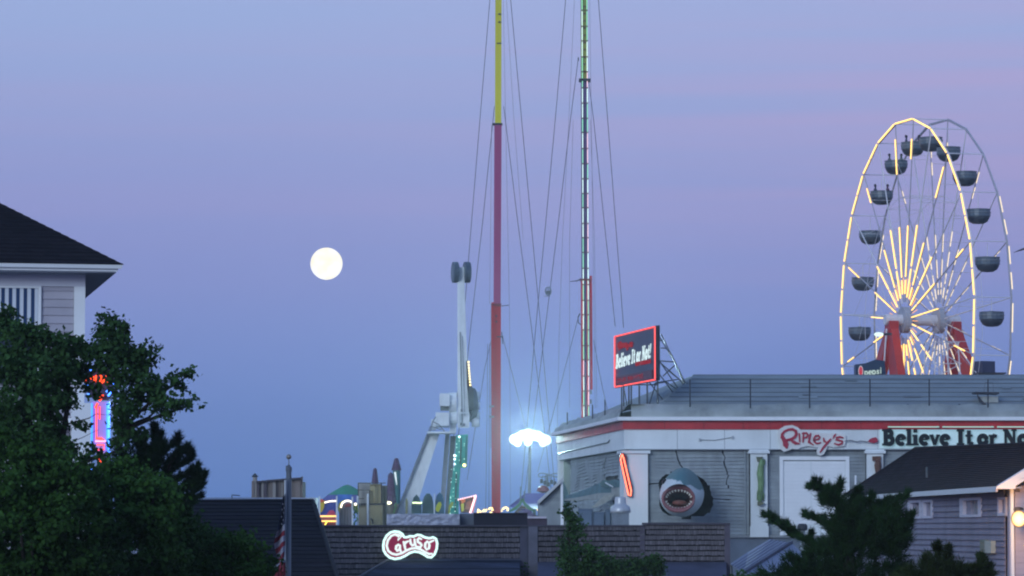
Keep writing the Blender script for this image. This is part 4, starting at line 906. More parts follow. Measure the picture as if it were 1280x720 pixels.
cable(m1, YM, [(620, -90), (612.3, 0), (599.8, 150), (590, 270), (585, 332), (578, 420), (569, 520), (560, 640)], dy=-8)
cable(m1, YM, [(618, 133), (603, 280), (588.3, 410), (582, 470), (566, 600), (561, 645)], dy=6)
cable(m1, YM, [(629.6, 133), (647.5, 280), (664.4, 410), (683, 560), (692, 640)], dy=-6)
cable(m1, YM, [(630, -90), (638.3, 0), (652, 150), (664, 280), (676, 410), (689, 560), (696, 640)], dy=8)
cable(m1, YM, [(628.3, 421), (640, 466), (655, 527), (662, 560)], dy=-4, r=.018)
cable(m1, YM, [(614, 425), (606, 460), (598, 510), (590, 560), (584, 600)], dy=-4, r=.018)
for pts in ([(633, 0), (642.5, 150), (654, 300)], [(629, 0), (633, 200), (637, 400), (638, 640)], [(614.5, 155), (613, 300), (612, 380)]): cable(m1, YM, pts, r=.010, m=CABF, name='rope')
cable(m1, YM, [(609.5, 430), (609, 500), (607, 640)], r=.016, name='rope'); cable(m1, YM, [(612, 430), (611.6, 500), (611, 640)], r=.016, name='rope')
cable(m2, Y2, [(714, -90), (707, 0), (694, 150), (682, 280), (669.6, 410), (659, 530), (649, 640)], dy=-8)
cable(m2, Y2, [(722.7, 74), (713, 150), (697.7, 280), (681.5, 410), (668, 520), (653, 640)], dy=6)
cable(m2, Y2, [(736, 102), (742, 150), (755.5, 280), (769, 408)], dy=-6)
cable(m2, Y2, [(741, -90), (748, 0), (759.6, 150), (769.5, 280), (779.5, 410)], dy=6)
cable(m2, Y2, [(722, 400), (705, 465), (688, 530), (672, 590)], dy=-4, r=.018)
cable(m2, Y2, [(742, 425), (750, 470), (759, 512)], dy=-3, r=.018)
for pts in ([(718, 0), (711, 150), (703, 300), (699, 420), (696, 560)], [(738, 150), (743, 300), (746, 510)], [(737, 0), (741, 280), (744, 510)], [(716.5, 150), (712, 300), (712, 510)]): cable(m2, Y2, pts, r=.010, m=CABF, name='rope')
# small ride capsule hanging on its ropes
cpn = thing('ride_capsule', 'small grey open ball capsule hung on cables between the two masts', 'ride capsule', P(685, 371, 217))
k = MB(); c = P(685.3, 364, 217)
for a in range(4):
    k.path([c + Vector((.20 * math.sin(t) * math.cos(a * .8), .2 * math.sin(t) * math.sin(a * .8), .27 * math.cos(t))) for t in [2 * math.pi * i / 12 for i in range(13)]], .02, 4)
k.build('cage', mat('cage_grey', (.20, .25, .25), .5), cpn)
k = MB(); k.box(c + Vector((0, 0, -.08)), (.24, .2, .2)); k.build('seat', METAL, cpn); k = MB(); k.box(c + Vector((-.1, 0, -.32)), (.4, .05, .03)); k.build('foot_rail', METAL, cpn)

# ================================================================== PENDULUM RIDE
YP = 200.0
pr = thing('pendulum_ride', 'white pendulum ride with tall counterweight arm, two dark discs and lit teal lower arm', 'ride', (P(560, 642, YP).x, YP, 0))
k = MB(); a, b = P(579.2, 534, YP), P(575.8, 334, YP); k.bar(a, b, 14.5 * S(YP), 12 * S(YP), 8.4 * S(YP)); k.build('upper_arm', WSTEEL, pr)
k = MB(); k.bar(P(577.8, 534, YP - .33), P(575.2, 415, YP - .28), .05, .05); k.bar(P(581, 520, YP - .36), P(578, 420, YP - .28), .03, .03); k.build('arm_seam', METAL, pr)
for u, tk in ((569, 8.5), (583.6, 9.5)):
    k = MB(); c = P(u, 340.5, YP); d_ = Vector((1, .22, 0)).normalized(); k.tube(c - d_ * tk * .35 * S(YP), c + d_ * tk * .35 * S(YP), 13.2 * S(YP), n=28); w_ = k.build('counterweight_disc', mat('disc_slate', (.06, .085, .12), .4, .15, 3), pr)
    k = MB(); k.tube(c - d_ * tk * .42 * S(YP), c + d_ * tk * .42 * S(YP), 9 * S(YP), n=24); k.build('disc_face', mat('disc_face', (.10, .13, .17), .4, .15, 3), w_)
k = MB(); k.tube(P(569, 336, YP), P(584, 334, YP), .06, n=6); k.build('disc_axle', METAL, pr)
# gear drum and motors
k = MB(); c = P(590, 506, YP + .6); k.tube(c + Vector((-.24, 0, 0)), c + Vector((.08, .1, 0)), 21.5 * S(YP), n=28); k.build('slewing_drum', mat('drum_dark', (.13, .15, .17), .5, .3, 3), pr)
for v in (495, 508, 520, 529):
    k = MB(); k.lathe(P(594.6, v + 5, YP + .3), [(.02, 0), (.24, .03), (.25, .45), (.12, .52), (.02, .54)], 12); k.build('motor', WSTEEL, pr, smooth=True)
k = MB(); k.ppx([(582.6, 452), (584, 450), (586, 470), (589, 481), (592, 487), (592, 512), (586, 512), (583.5, 480)], YP - .5, .3); k.build('light_fin', DARKM, pr)
for i in range(9):
    k = MB(); k.sphere(P(585.6 + i * .28, 452.5 + i * 3.6, YP - .6), .052, 8, 6); k.build('bulb', glow('bulb_warm', (1, .80, .32), 3.0), pr)
def housing(u0, v0, u1, v1, Y=YP, name='motor_housing', r=.12):
    a, b = P(u0, v0, Y), P(u1, v1, Y); hz = abs(a.z - b.z) / 2; c = (a + b) / 2
    k = MB(); k.tube(Vector((a.x, Y, c.z)), Vector((b.x, Y, c.z)), hz, n=18); return k.build(name, WSTEEL, pr)
o1 = housing(549.5, 491.5, 561, 508); o2 = housing(561.5, 490.5, 571, 516, YP + .1); o3 = housing(544.5, 515.5, 561.5, 534.5); o4 = housing(562, 515, 571.5, 530, YP - .1); o5 = housing(539, 524, 545, 538)
k = MB(); k.box(P(556, 500, YP - .45), (.58, .5, .70)); k.build('gear_case', WSTEEL, pr); k = MB(); k.box(P(553.5, 524, YP - .45), (.74, .5, .76)); k.build('gear_case', WSTEEL, pr)
k = MB(); k.box(P(556, 510.5, YP - .2), (.5, .5, .26)); k.build('coupling', mat('coupling_dark', (.12, .14, .13), .6), pr)
k = MB(); k.bpx(534, 539.4, 569, 541.6, YP - 1, 2); k.build('platform', WSTEEL, pr)
k = MB()
for q in ((538, 540, 541, 527), (541, 527, 549, 531), (549, 531, 556, 540), (541, 527, 545, 521), (536, 540, 538, 533), (538, 533, 552, 537)): k.tube(P(q[0], q[1], YP - .9), P(q[2], q[3], YP - .9), .035, n=5)
k.build('railing', METAL, pr)
k = MB(); k.bpx(562, 527, 570, 540, YP, .8); k.build('pedestal', WSTEEL, pr)
for i, (x0_, y0_, x1_2, y1_2) in enumerate(((573, 516, 586, 534),)):
    k = MB()
    for p, q in (((x0_, y0_), (x1_2, y0_)), ((x1_2, y0_), (x1_2, y1_2)), ((x1_2, y1_2), (x0_, y1_2)), ((x0_, y1_2), (x0_, y0_))): k.bar(P(*p, YP - .5), P(*q, YP - .5), .07, .07)
    k.build('service_cage', WSTEEL, pr)
for u, v in ((576.5, 530), (580, 531), (577, 513)):
    k = MB(); k.box(P(u, v, YP - .42), (.12, .1, .16)); k.build('service_box', METAL, pr)
# legs
k = MB(); k.hexa([P(495, 645, YP), P(517, 645, YP), P(517, 645, YP + .9), P(495, 645, YP + .9)], [P(535.5, 541.6, YP), P(549.5, 541.6, YP), P(549.5, 541.6, YP + .9), P(535.5, 541.6, YP + .9)]); k.build('leg', WSTEEL, pr)
k = MB(); k.bar(P(494.2, 645, YP - .05), P(534.6, 542, YP - .05), .07, .5); k.build('leg_edge', METAL, pr)
k = MB(); k.hexa([P(549, 645, YP + 3), P(555, 645, YP + 3), P(555, 645, YP + 3.6), P(549, 645, YP + 3.6)], [P(556.5, 541.6, YP + 1), P(562.5, 541.6, YP + 1), P(562.5, 541.6, YP + 1.6), P(556.5, 541.6, YP + 1.6)]); k.build('leg', WSTEEL, pr)
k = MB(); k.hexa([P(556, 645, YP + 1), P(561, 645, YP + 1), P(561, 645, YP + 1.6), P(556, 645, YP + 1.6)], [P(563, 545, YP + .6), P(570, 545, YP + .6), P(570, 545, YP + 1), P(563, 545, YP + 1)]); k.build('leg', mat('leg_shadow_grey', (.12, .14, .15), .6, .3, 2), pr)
# teal lower arm
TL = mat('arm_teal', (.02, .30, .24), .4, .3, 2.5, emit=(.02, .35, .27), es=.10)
k = MB(); k.ppx([(570, 544), (585, 543), (583.5, 583), (581, 585), (568, 583)], YP - .2, .9); k.build('teal_upper_arm', TL, pr)
k = MB(); k.ppx([(567, 583.2), (575.5, 584), (573.5, 612), (573, 645), (560, 645), (562, 620)], YP - .15, .8); k.build('teal_lower_arm', TL, pr)
k = MB(); k.bar(P(576.5, 547, YP - .26), P(575.5, 580, YP - .26), .07, .04); k.bar(P(570.5, 590, YP - .2), P(569, 640, YP - .2), .06, .04); k.build('dark_slot', DARKM, pr)
k = MB(); k.bar(P(583, 545, YP - .26), P(582, 582, YP - .26), .05, .04); k.build('edge_channel', mat('teal_dark', (.01, .12, .11), .5), pr)
rbk = random.Random(6); TB = glow('bulb_mint', (.55, 1.0, .85), 1.6)
for i in range(34):
    v = rbk.uniform(546, 642); u = (570.8 + rbk.choice((0, 3.2, 9.5)) if v < 582 else 564.5 + rbk.choice((0, 3, 6)) - (v - 583) * .03)
    k = MB(); k.sphere(P(u, v, YP - .24), rbk.uniform(.016, .03), 6, 5); k.build('bulb', TB, pr)
for u, v, r_, c_ in ((580.5, 581.5, .10, 'bulb_amber'), (568.3, 569.5, .07, 'bulb_cold'), (568.3, 574, .06, 'bulb_cold'), (568.3, 580, .05, 'bulb_cold'), (574.2, 546, .06, 'bulb_cold')):
    k = MB(); k.sphere(P(u, v, YP - .28), r_, 8, 6); k.build('bulb', glow(c_, (1, .85, .35) if 'amber' in c_ else (.8, 1, 1), 3), pr)

# ================================================================== AMUSEMENT PARK BETWEEN THE HOUSES
# light tower
FLY = 190.0
ft = thing('floodlight_tower', 'tall pole carrying a row of blazing white floodlights left of the museum', 'floodlight', (P(661, 640, FLY).x, FLY, 0))
k = MB(); k.tube(P(660.5, 700, FLY), P(662.5, 549, FLY), .11, .075, 8); k.build('pole', METAL, ft)
k = MB(); k.bar(P(642, 549, FLY), P(686, 550, FLY), .09, .09); k.build('crossarm', METAL, ft)
FL = halo_glass('flood_halo_lens', (.92, 1.0, 1.0), (.13, .40, .60), 2.2, .80, .52, .0)
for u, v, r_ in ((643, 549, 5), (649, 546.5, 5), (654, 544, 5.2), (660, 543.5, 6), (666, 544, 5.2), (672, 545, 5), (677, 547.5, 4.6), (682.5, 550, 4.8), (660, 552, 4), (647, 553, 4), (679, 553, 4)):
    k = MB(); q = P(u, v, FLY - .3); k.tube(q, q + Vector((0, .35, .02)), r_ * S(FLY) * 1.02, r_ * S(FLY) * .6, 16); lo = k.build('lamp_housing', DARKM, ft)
    k = MB(); k.sphere(q + Vector((0, .02, 0)), r_ * S(FLY) * 1.5, 24, 16, (1, .7, 1)); k.build('lens', FL, lo, smooth=True)  # oversized spheres: their tinted rims stand in for the lamps' halo
fld = bpy.data.lights.new('floodlight_halo_spot', 'SPOT'); flo = bpy.data.objects.new('floodlight_halo_spot', fld); sc.collection.objects.link(flo); flo.location = P(662, 547, FLY - 1.0)
fld.energy = 34000; fld.color = (.60, .95, 1.0); fld.shadow_soft_size = .45; fld.spot_size = R(84); fld.spot_blend = .9; flo.rotation_euler = (R(97), 0, math.pi)  # added spot facing the camera; it lights the haze into a halo
# swing ride behind the shed
sw = thing('swing_ride', 'small chair swing ride with dark hoop top behind the gabled shed', 'ride', P(684, 640, 180))
k = MB(); c = P(686, 594, 180)
k.path([c + Vector((.55 * math.cos(t), .55 * math.sin(t), .10 * math.sin(2 * t))) for t in [2 * math.pi * i / 18 for i in range(19)]], .03, 5); k.build('hoop', METAL, sw)
k = MB(); k.lathe(P(679, 614, 180), [(.05, -.1), (.35, 0), (.28, .18), (.08, .3)], 10); k.build('canopy', mat('swing_red', (.22, .04, .06), .6, .4, 8), sw)
k = MB(); k.tube(P(681, 660, 180), P(684, 592, 180), .06, n=6); k.build('post', METAL, sw)
for i in range(5):
    u = 677 + i * 4.2; v = 600 + (i * 7 % 5)
    k = MB(); k.tube(P(u + (684 - u) * .2, 594, 180), P(u, v, 180), .015, n=4); k.box(P(u, v + 1.5, 180), (.16, .16, .22)); k.build('swing_seat', DARKM, sw)
# purple and green peaked tent (right) and its lights
t1 = thing('purple_tent', 'purple peaked tent roof with pale flag post behind the dark roof box', 'tent', P(672, 650, 185))
k = MB(); c = P(668, 616.5, 187); e_ = [P(u, v, y) for u, v, y in ((636, 633, 186), (650, 637, 182), (684, 636, 182), (700, 633, 186), (700, 633, 192), (636, 633, 192))]
for i in range(6): k.add([e_[i], e_[(i + 1) % 6], c + Vector((.5, 0, 0)), c - Vector((.5, 0, 0))], [(0, 1, 2, 3)])
k.build('canopy', mat('tent_purple', (.13, .10, .34), .7, .15, 2), t1)
k = MB(); k.tube(P(668, 617, 187), P(668, 660, 187), .08, n=6); k.build('pole', METAL, t1)
t2 = thing('green_arch_gate', 'green pointed gateway arch with orange panel under the purple tent', 'arch', P(654, 656, 182))
k = MB()
for sg in (-1, 1): ribbon(k, [(0, 0), (sg * .18, -.30), (sg * .45, -.52), (sg * .85, -.70)], [.12, .14, .14, .12], lambda x, y, d: P(653, 624, 182) + Vector((x * .78, -d, y * .9)), .25)
k.build('arch_rib', mat('arch_green', (.07, .20, .10), .6, .3, 3), t2)
k = MB(); k.ppx([(645, 638), (653, 631), (661, 637), (664, 645), (640, 645)], 182.2, .2); k.build('orange_panel', mat('panel_orange', (.30, .12, .09), .6, .3, 3), t2)
k = MB(); k.ppx([(648, 639), (662, 635), (668, 645), (652, 646)], 181.9, .1); k.build('purple_panel', mat('panel_purple', (.10, .05, .18), .6, .3, 3), t2)
k = MB(); k.tube(P(650.5, 630, 182), P(651, 608, 182), .04, n=5); k.tube(P(655, 628, 182), P(655.5, 614, 182), .03, n=5); k.build('spike', METAL, t2)
WL = glow('fair_warm', (1.0, .70, .25), 3.2); WL2 = glow('fair_white', (1, .9, .7), 2.6)
bl = thing('light_garland', 'row of warm glowing scroll lamps along the fairground behind the dark roof box', 'lights', P(625, 644, 183))
for j, (u, v, pts) in enumerate(((597.5, 638, [(0, -3), (.5, 1.5), (2, -1), (4, -2)]), (603.5, 638, [(0, -2), (1.5, 1), (3, -1.5), (5, 1.5)]), (611, 637, [(0, 0), (1.5, 2), (4, 1.8), (4.6, -1.5)]), (606, 639, [(0, 0), (1, 1)]), (629, 637, [(-1, 0), (1, 2), (4, 2.6), (6, 1), (5, -1.5)]), (626.5, 639, [(0, 0), (1, .6)]), (669, 637, [(-1, 2), (1.5, 2.4), (3.2, 0), (4, -2.5)]), (679, 637, [(0, -1.5), (1, 1), (3, 2.2)]), (647, 639, [(0, -1), (.7, .2)]), (613, 641, [(-1, 0), (2, 0)]))):
    k = MB(); k.path([P(u + a, v - b, 183) for a, b in pts], .048, 5); k.build('scroll_lamp', WL, bl)
k = MB(); k.bpx(592, 644, 702, 660, 184, 1); k.build('backing_rail', mat('rail_red', (.10, .03, .03), .7), bl)
k = MB(); k.bpx(655, 645.6, 683, 648, 100, .5); k.build('white_ledge', mat('ledge', (.55, .50, .58), .6), None, 'low brown wall with pale capping beside the dark roof box', 'wall')
k = MB(); k.bpx(656, 648, 684, 660, 100.06, .4); k.build('brown_base', mat('brown_dull', (.06, .045, .07), .8, .3, 4), None, 'dull brown low wall under the pale ledge by the shed', 'wall')
# lit triangle game sign
tr = thing('bulb_edged_sign', 'tilted brown fairground sign edged with pink bulbs right of the pendulum ride foot', 'sign', P(584, 642, 186))
k = MB(); k.ppx([(573.5, 624.5), (595, 619.8), (588, 641), (576, 641)], 186, .2); k.build('panel', mat('sign_brown', (.10, .035, .02), .6, .5, 4), tr)
k = MB(); k.ppx([(575.5, 624), (580, 621.5), (582, 627), (577, 630)], 185.95, .1); k.build('orange_shape', mat('shape_orange', (.75, .25, .08), .6), tr)
k = MB(); k.ppx([(576, 630), (580, 629), (580, 638), (577, 640)], 185.94, .1); k.build('yellow_shape', mat('shape_yellow', (.65, .65, .06), .6), tr)
k = MB(); k.ppx([(583, 628), (588, 625), (590, 630), (586, 637), (581, 637)], 185.95, .1); k.build('brown_shape', mat('shape_brown', (.32, .14, .08), .6), tr)
PKB = glow('bulb_pink', (1.0, .62, .68), 2.2)
def bulbs(parent, pts, n, Y, r, m, name='bulb'):
    segs_ = list(zip(pts[:-1], pts[1:])); tot = sum(math.dist(a, b) for a, b in segs_)
    for i in range(n):
        d = tot * i / (n - 1) if n > 1 else 0
        for a, b in segs_:
            l_ = math.dist(a, b)
            if d <= l_ + 1e-6: break
            d -= l_
        t_ = min(1, d / l_); k = MB(); k.sphere(P(a[0] + (b[0] - a[0]) * t_, a[1] + (b[1] - a[1]) * t_, Y), r, 6, 4); k.build(name, m, parent)
bulbs(tr, [(573, 624.5), (594.6, 619.4)], 9, 185.8, .045, PKB); bulbs(tr, [(594.4, 620), (590, 634), (588, 640)], 10, 185.8, .065, PKB)
k = MB(); k.bar(P(590.5, 641, 185.9), P(594.5, 622, 185.9), .14, .1); k.build('pink_edge', mat('edge_pink', (.65, .35, .40), .6), tr)
# dark arched screens beside the pendulum ride
for j, (pts, lab) in enumerate((([(514, 642), (514.5, 630), (517, 622), (520.5, 618), (524, 622), (526.5, 630), (527, 642)], 'dark teal rounded fairground panel, narrow one behind the white leg'), ([(527.5, 642), (528, 628), (530, 621), (533.5, 616.8), (537, 617), (540, 621), (541.5, 628), (542, 642)], 'dark teal rounded fairground panel, broad plain one right of the white leg'))):
    k = MB(); k.ppx(pts, 197 + j * .3, .25); k.build('rounded_screen', mat('panel_teal', (.02, .065, .075), .6, .3, 2), None, lab, 'screen', 'rounded panels beside the pendulum ride')
ap = thing('rounded_screen', 'blue rounded fairground panel painted with a yellow leaf shape', 'screen', P(549, 643, 197), 'rounded panels beside the pendulum ride')
k = MB(); k.ppx([(543.5, 642), (544, 626), (546, 619), (549.5, 615.5), (553, 618), (555, 626), (555.5, 642)], 197.1, .25); k.build('panel', mat('panel_blue', (.03, .12, .20), .6, .5, 2), ap)
k = MB(); k.ppx([(544, 636), (546, 631), (548.5, 627.5), (551, 627.5), (552, 631), (550.5, 636), (548, 640), (545.5, 639)], 196.98, .1); k.build('yellow_leaf', mat('leaf_yellow', (.48, .52, .02), .5, .15, 4), ap)
k = MB(); k.tube(P(543, 643, 196.9), P(543.2, 617, 196.9), .035, n=5); k.build('post', WSTEEL, ap)
k = MB(); k.ppx([(560, 642), (561, 632), (564, 627.5), (567, 627.5), (566, 632), (563, 636), (562, 642)], 197.5, .15); k.build('yellow_streamer', mat('streamer', (.38, .45, .05), .6, .2), None, 'yellow-green streamer shape behind the foot of the teal arm', 'panel')
k = MB(); k.ppx([(506.8, 642), (507, 624), (508.5, 622.5), (510, 627), (509.5, 642)], 197.0, .12); k.build('thin_flag', mat('thin_flag', (.22, .22, .10), .6), None, 'thin olive pennant leaning on the white pendulum leg', 'flag')
gp = thing('lamp_row', 'row of pale green glowing lamps between the white leg and the teal panels', 'lights', P(520, 632, 196))
bulbs(gp, [(516.5, 628.5), (518.5, 628.3), (520, 628.6), (521.5, 628.3), (523, 628.8), (526.5, 628.5)], 6, 196.5, .055, glow('lamp_lime', (.75, 1.0, .55), 2.2), 'lamp')
k = MB(); k.tube(P(515, 630, 196.6), P(528, 630, 196.6), .03, n=5); k.build('bar', DARKM, gp)
# castle with purple turrets
ca = thing('fairy_castle', 'fairground castle with purple steep-roofed turrets left of the white pendulum leg', 'building', P(490, 655, 204))
PUR = mat('turret_purple', (.085, .035, .09), .7, .45, 6)
def turret(u, vt, vb, vbase, w_top, w_b, wall_w, m, Y):
    c = P(u, vb, Y); ht = c.z - 0; s_ = S(Y)
    k = MB(); k.lathe(c, [(w_b * s_, 0), (w_b * s_ * .96, .10), (w_top * s_ * 1.15, (vb - vt) * s_ * .82), (w_top * s_, (vb - vt) * s_ * .93), (.02, (vb - vt) * s_)], 12); r__ = k.build('turret_roof', PUR, ca)
    k = MB(); k.lathe(P(u, vbase, Y), [(wall_w * s_, 0), (wall_w * s_, (vbase - vb) * s_)], 12); k.build('turret_wall', m, ca); return c
turret(495.5, 572.5, 588, 660, 2.6, 6.2, 4.8, mat('castle_teal', (.03, .15, .16), .6, .3, 2), 204)
turret(468.8, 585, 604, 660, 2.2, 4.4, 3.6, mat('castle_mauve', (.10, .07, .14), .7, .3, 2), 206)
turret(488.5, 590.5, 631, 662, 3.4, 7.2, 5.2, mat('castle_stone', (.18, .17, .13), .8, .3, 2), 202)
k = MB(); k.path([P(493.6, 590, 203.7), P(494.6, 597, 203.7), P(496, 606, 203.7)], [.06, .05, .02], 5); k.build('light_line', glow('line_cold', (.8, .92, 1.0), 1.1), ca)
k = MB(); k.bpx(478, 630, 506, 660, 203.5, 3); k.build('castle_base', MATS['castle_stone'], ca)
k = MB(); k.sphere(P(486, 628.6, 200.8), .12, 8, 6, (1.4, 1, .8)); k.build('lantern', glow('lantern_pale', (1, 1, .7), 2.4), ca)
k = MB(); k.path([P(u, v, 201) for u, v in ((492, 645), (493, 638), (495.5, 634), (493.5, 631), (496, 629))], .05, 5); k.build('green_scroll', mat('scroll_green', (.12, .28, .08), .6), ca)
# tan ride building
tb = thing('tan_ride_building', 'tan and cream boxy ride building with dark outlines in the fairground', 'building', P(463, 656, 196))
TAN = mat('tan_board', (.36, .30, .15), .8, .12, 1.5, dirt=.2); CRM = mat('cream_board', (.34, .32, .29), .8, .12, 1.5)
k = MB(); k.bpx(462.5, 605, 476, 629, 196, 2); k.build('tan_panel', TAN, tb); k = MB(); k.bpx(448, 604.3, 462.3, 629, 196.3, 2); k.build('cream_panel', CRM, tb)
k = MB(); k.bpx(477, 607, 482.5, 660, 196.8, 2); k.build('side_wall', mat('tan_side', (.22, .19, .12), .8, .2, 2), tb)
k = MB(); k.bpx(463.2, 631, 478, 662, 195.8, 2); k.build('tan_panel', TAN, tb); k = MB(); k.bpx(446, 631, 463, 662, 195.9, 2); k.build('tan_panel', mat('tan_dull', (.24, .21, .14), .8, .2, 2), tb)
for q in ((447.3, 603.3, 482, 604.3), (447.2, 603.5, 448.2, 632), (448, 612, 462, 613), (461.3, 612.5, 462.4, 631), (476, 604, 477.2, 630), (448, 622.8, 455, 623.8), (447, 629.3, 482, 631), (468.8, 606, 469.3, 629)):
    k = MB(); k.bpx(*q, 195.7, .15); k.build('dark_trim', mat('trim_brown', (.055, .045, .04), .7), tb)
for u, vt in ((459.8, 617), (447, 620)):
    k = MB(); k.tube(P(u, 662, 194), P(u, vt, 194), .055, n=6); k.build('white_post', WSTEEL, tb)
k = MB(); k.path([P(464 + 3 * math.cos(t) - 1, 655 - 7 * math.sin(t), 195.6) for t in (0, .4, .8, 1.2, 1.5)], .05, 5); k.build('curved_mark', MATS['trim_brown'], tb)
# big top tent with purple skirt and green crown
bt = thing('fairground_tent', 'wide shallow tent roof, purple below and green at its crown, over coloured stalls', 'tent', P(430, 650, 215))
s_ = S(215); c = P(434, 626, 218)
k = MB(); k.lathe(c, [(42 * s_, -9 * s_), (40 * s_, -5 * s_), (24 * s_, 8 * s_)], 24, 1, .5); k.build('purple_skirt', mat('skirt_purple', (.10, .10, .32), .7, .2, 1.2), bt)
k = MB(); k.lathe(c, [(25 * s_, 7.5 * s_), (14 * s_, 14 * s_), (5 * s_, 19 * s_), (.02, 20.5 * s_)], 24, 1, .5); k.build('green_crown', mat('crown_green', (.04, .24, .16), .7, .2, 1.2), bt)
k = MB(); k.tube(P(434, 606, 218), P(434, 660, 218), .1, n=6); k.build('pole', METAL, bt)
st = thing('game_stall', 'lit game stall with blue back wall, red counter and orange light strips', 'stall', P(410, 658, 190))
k = MB(); k.bpx(398, 626, 421, 645, 191, .5); k.build('blue_wall', mat('stall_blue', (.02, .03, .20), .6, .5, 3, emit=(.05, .08, .6), es=.12), st)
k = MB(); k.ppx([(399, 628), (401, 624), (406, 626), (405, 634), (402, 640), (399, 641)], 190.8, .15); k.build('yellow_figure', mat('fig_yellow', (.50, .42, .03), .6, .3, 4), st)
k = MB(); k.ppx([(399.8, 627), (401, 623.5), (405.5, 625.5), (402, 628.5)], 190.7, .1); k.build('orange_hat', mat('hat_orange', (.65, .10, .02), .6), st)
k = MB(); k.ppx([(409, 642), (412, 638), (416, 637.5), (419, 641), (419, 646), (408, 646)], 190.8, .1); k.build('red_shape', mat('shape_red', (.40, .04, .12), .6, .4, 4), st)
k = MB(); k.bpx(398.5, 646.5, 420.5, 650.5, 190.6, .4); k.build('counter', mat('counter_mauve', (.30, .13, .14), .6), st)
k = MB(); k.bpx(398.5, 651, 420.5, 660, 190.8, .4); k.build('lower_front', mat('front_red', (.25, .03, .03), .6, .3, 3), st)
for v, u0, u1 in ((645.3, 399.5, 420), (651.6, 400.5, 420)):
    k = MB(); k.tube(P(u0, v, 190.3), P(u1, v, 190.3), .045, n=5); k.build('light_strip', glow('strip_orange', (1.0, .50, .12), 2.6), st)
k = MB(); k.tube(P(408.5, 652, 190.2), P(406, 656.5, 190.2), .04, n=5); k.build('neon_stroke', glow('neon_yellow', (1, .8, .1), 2.2), st)
bulbs(st, [(406.5, 628), (411, 626.8), (416, 626.3), (420, 626.2)], 8, 190.3, .05, WL2)
for u in (399.5, 421):
    k = MB(); k.tube(P(u, 660, 190.2), P(u, 620, 190.2), .045, n=5); k.build('white_post', WSTEEL, st)
ro = thing('arched_ride_entrance', 'pale striped ride entrance under an arch of white bulbs', 'ride entrance', P(434, 658, 192))
k = MB(); k.ppx([(424, 662), (424, 640), (426, 633), (430, 629), (436, 627.5), (440, 629), (440, 662)], 192, .4)
k.build('front', mat('entrance_grey', (.27, .26, .28), .7, .15, 2, stretch=(5, 1, .2)), ro)
for u in (427, 430.5, 434, 437.5):
    k = MB(); k.bpx(u, 636, u + .9, 661, 191.9, .1); k.build('stripe', mat('stripe_grey', (.17, .16, .18), .7), ro)
k = MB(); k.ppx([(422, 636), (424, 629), (428, 626), (431, 625), (428, 629), (425, 636), (424, 642)], 191.7, .2); k.build('yellow_arch', mat('arch_yellow', (.45, .46, .04), .6), ro)
k = MB(); k.ppx([(431, 631), (434, 629), (438, 629.5), (439.5, 633), (431, 634)], 191.8, .1); k.build('red_panel', mat('red_dull', (.25, .05, .05), .6), ro)
k = MB(); k.bpx(421.5, 618, 440, 632, 192.6, .3); k.build('blue_panel', mat('blue_bright', (.04, .14, .45), .6, .3, 2), ro)
bulbs(ro, [(426.3, 633.5), (427.2, 630), (429.5, 627.5), (432, 626.3), (435, 625.8), (438, 626.6), (439.4, 627.6)], 10, 191.4, .055, WL2)
k = MB(); k.tube(P(440.5, 662, 191.2), P(440.5, 621, 191.2), .045, n=5); k.build('white_post', WSTEEL, ro)
gs = thing('green_scroll_screen', 'green and yellow openwork fairground screen before the tan building', 'screen', P(445, 658, 193))
rg_ = random.Random(12); GS = mat('screen_green', (.12, .26, .07), .6, .4, 4)
for i in range(8):
    u, v = 441.5 + (i % 2) * 3.2, 632 + i * 3.4
    k = MB(); k.path([P(u + 2 * math.cos(t + i), v + 2.4 * math.sin(t + i), 193) for t in (0, .7, 1.4, 2.1, 2.8, 3.5)], .045, 5); k.build('scroll', GS, gs)
k = MB(); k.ppx([(441, 628), (447, 630), (448, 640), (444, 642), (441, 636)], 193.2, .1); k.build('leafy_panel', mat('screen_lime', (.30, .38, .04), .6, .4, 4), gs)
k = MB(); k.sphere(P(444.3, 630.3, 192.8), .08, 8, 6); k.build('bulb', WL2, gs)
k = MB(); k.bpx(386, 622, 394.5, 640, 150, 2); k.build('white_block', mat('block_pale', (.42, .45, .52), .7, .1, 2), None, 'small pale block just right of the dark roof ridge', 'building')
# weathered wooden tower box
wb = thing('wooden_rooftop_enclosure', 'weathered plank enclosure with a small capped lantern rising behind the dark roof', 'enclosure', P(346, 640, 130))
rwb = random.Random(9)
WD = mat('weathered_plank', (.17, .14, .13), .9, .25, 2, island=.35, stretch=(1, 1, .15)); WD2 = mat('weathered_plank_pale', (.27, .25, .24), .9, .2, 2, island=.3, stretch=(1, 1, .15)); WD3 = mat('weathered_plank_dark', (.07, .055, .07), .9, .2, 2, island=.3)
u = 314.5
while u < 378:
    w_ = rwb.uniform(2.4, 4.2); t_ = (u - 314) / 64; vt = 601.2 - 3.2 * t_ + rwb.uniform(-.3, .3)
    k = MB(); k.bpx(u, vt, min(u + w_ - .25, 378.5), 640, 130 + rwb.uniform(0, .10), .06); k.build('plank', rwb.choice((WD, WD, WD2, WD3, WD2)), wb); u += w_
k = MB(); k.bpx(315, 602, 378, 641, 130.25, 2); k.build('back_frame', WD3, wb)
k = MB(); k.ppx([(320, 601.8), (340, 599.3), (360, 597.8), (377, 596.6), (377, 598.6), (360, 599.8), (340, 601.5), (320, 603.6)], 129.9, .2); k.build('top_rail', WD3, wb)
k = MB(); k.bpx(376.6, 595.6, 378.3, 606, 129.8, .2); k.build('corner_post', WD3, wb)
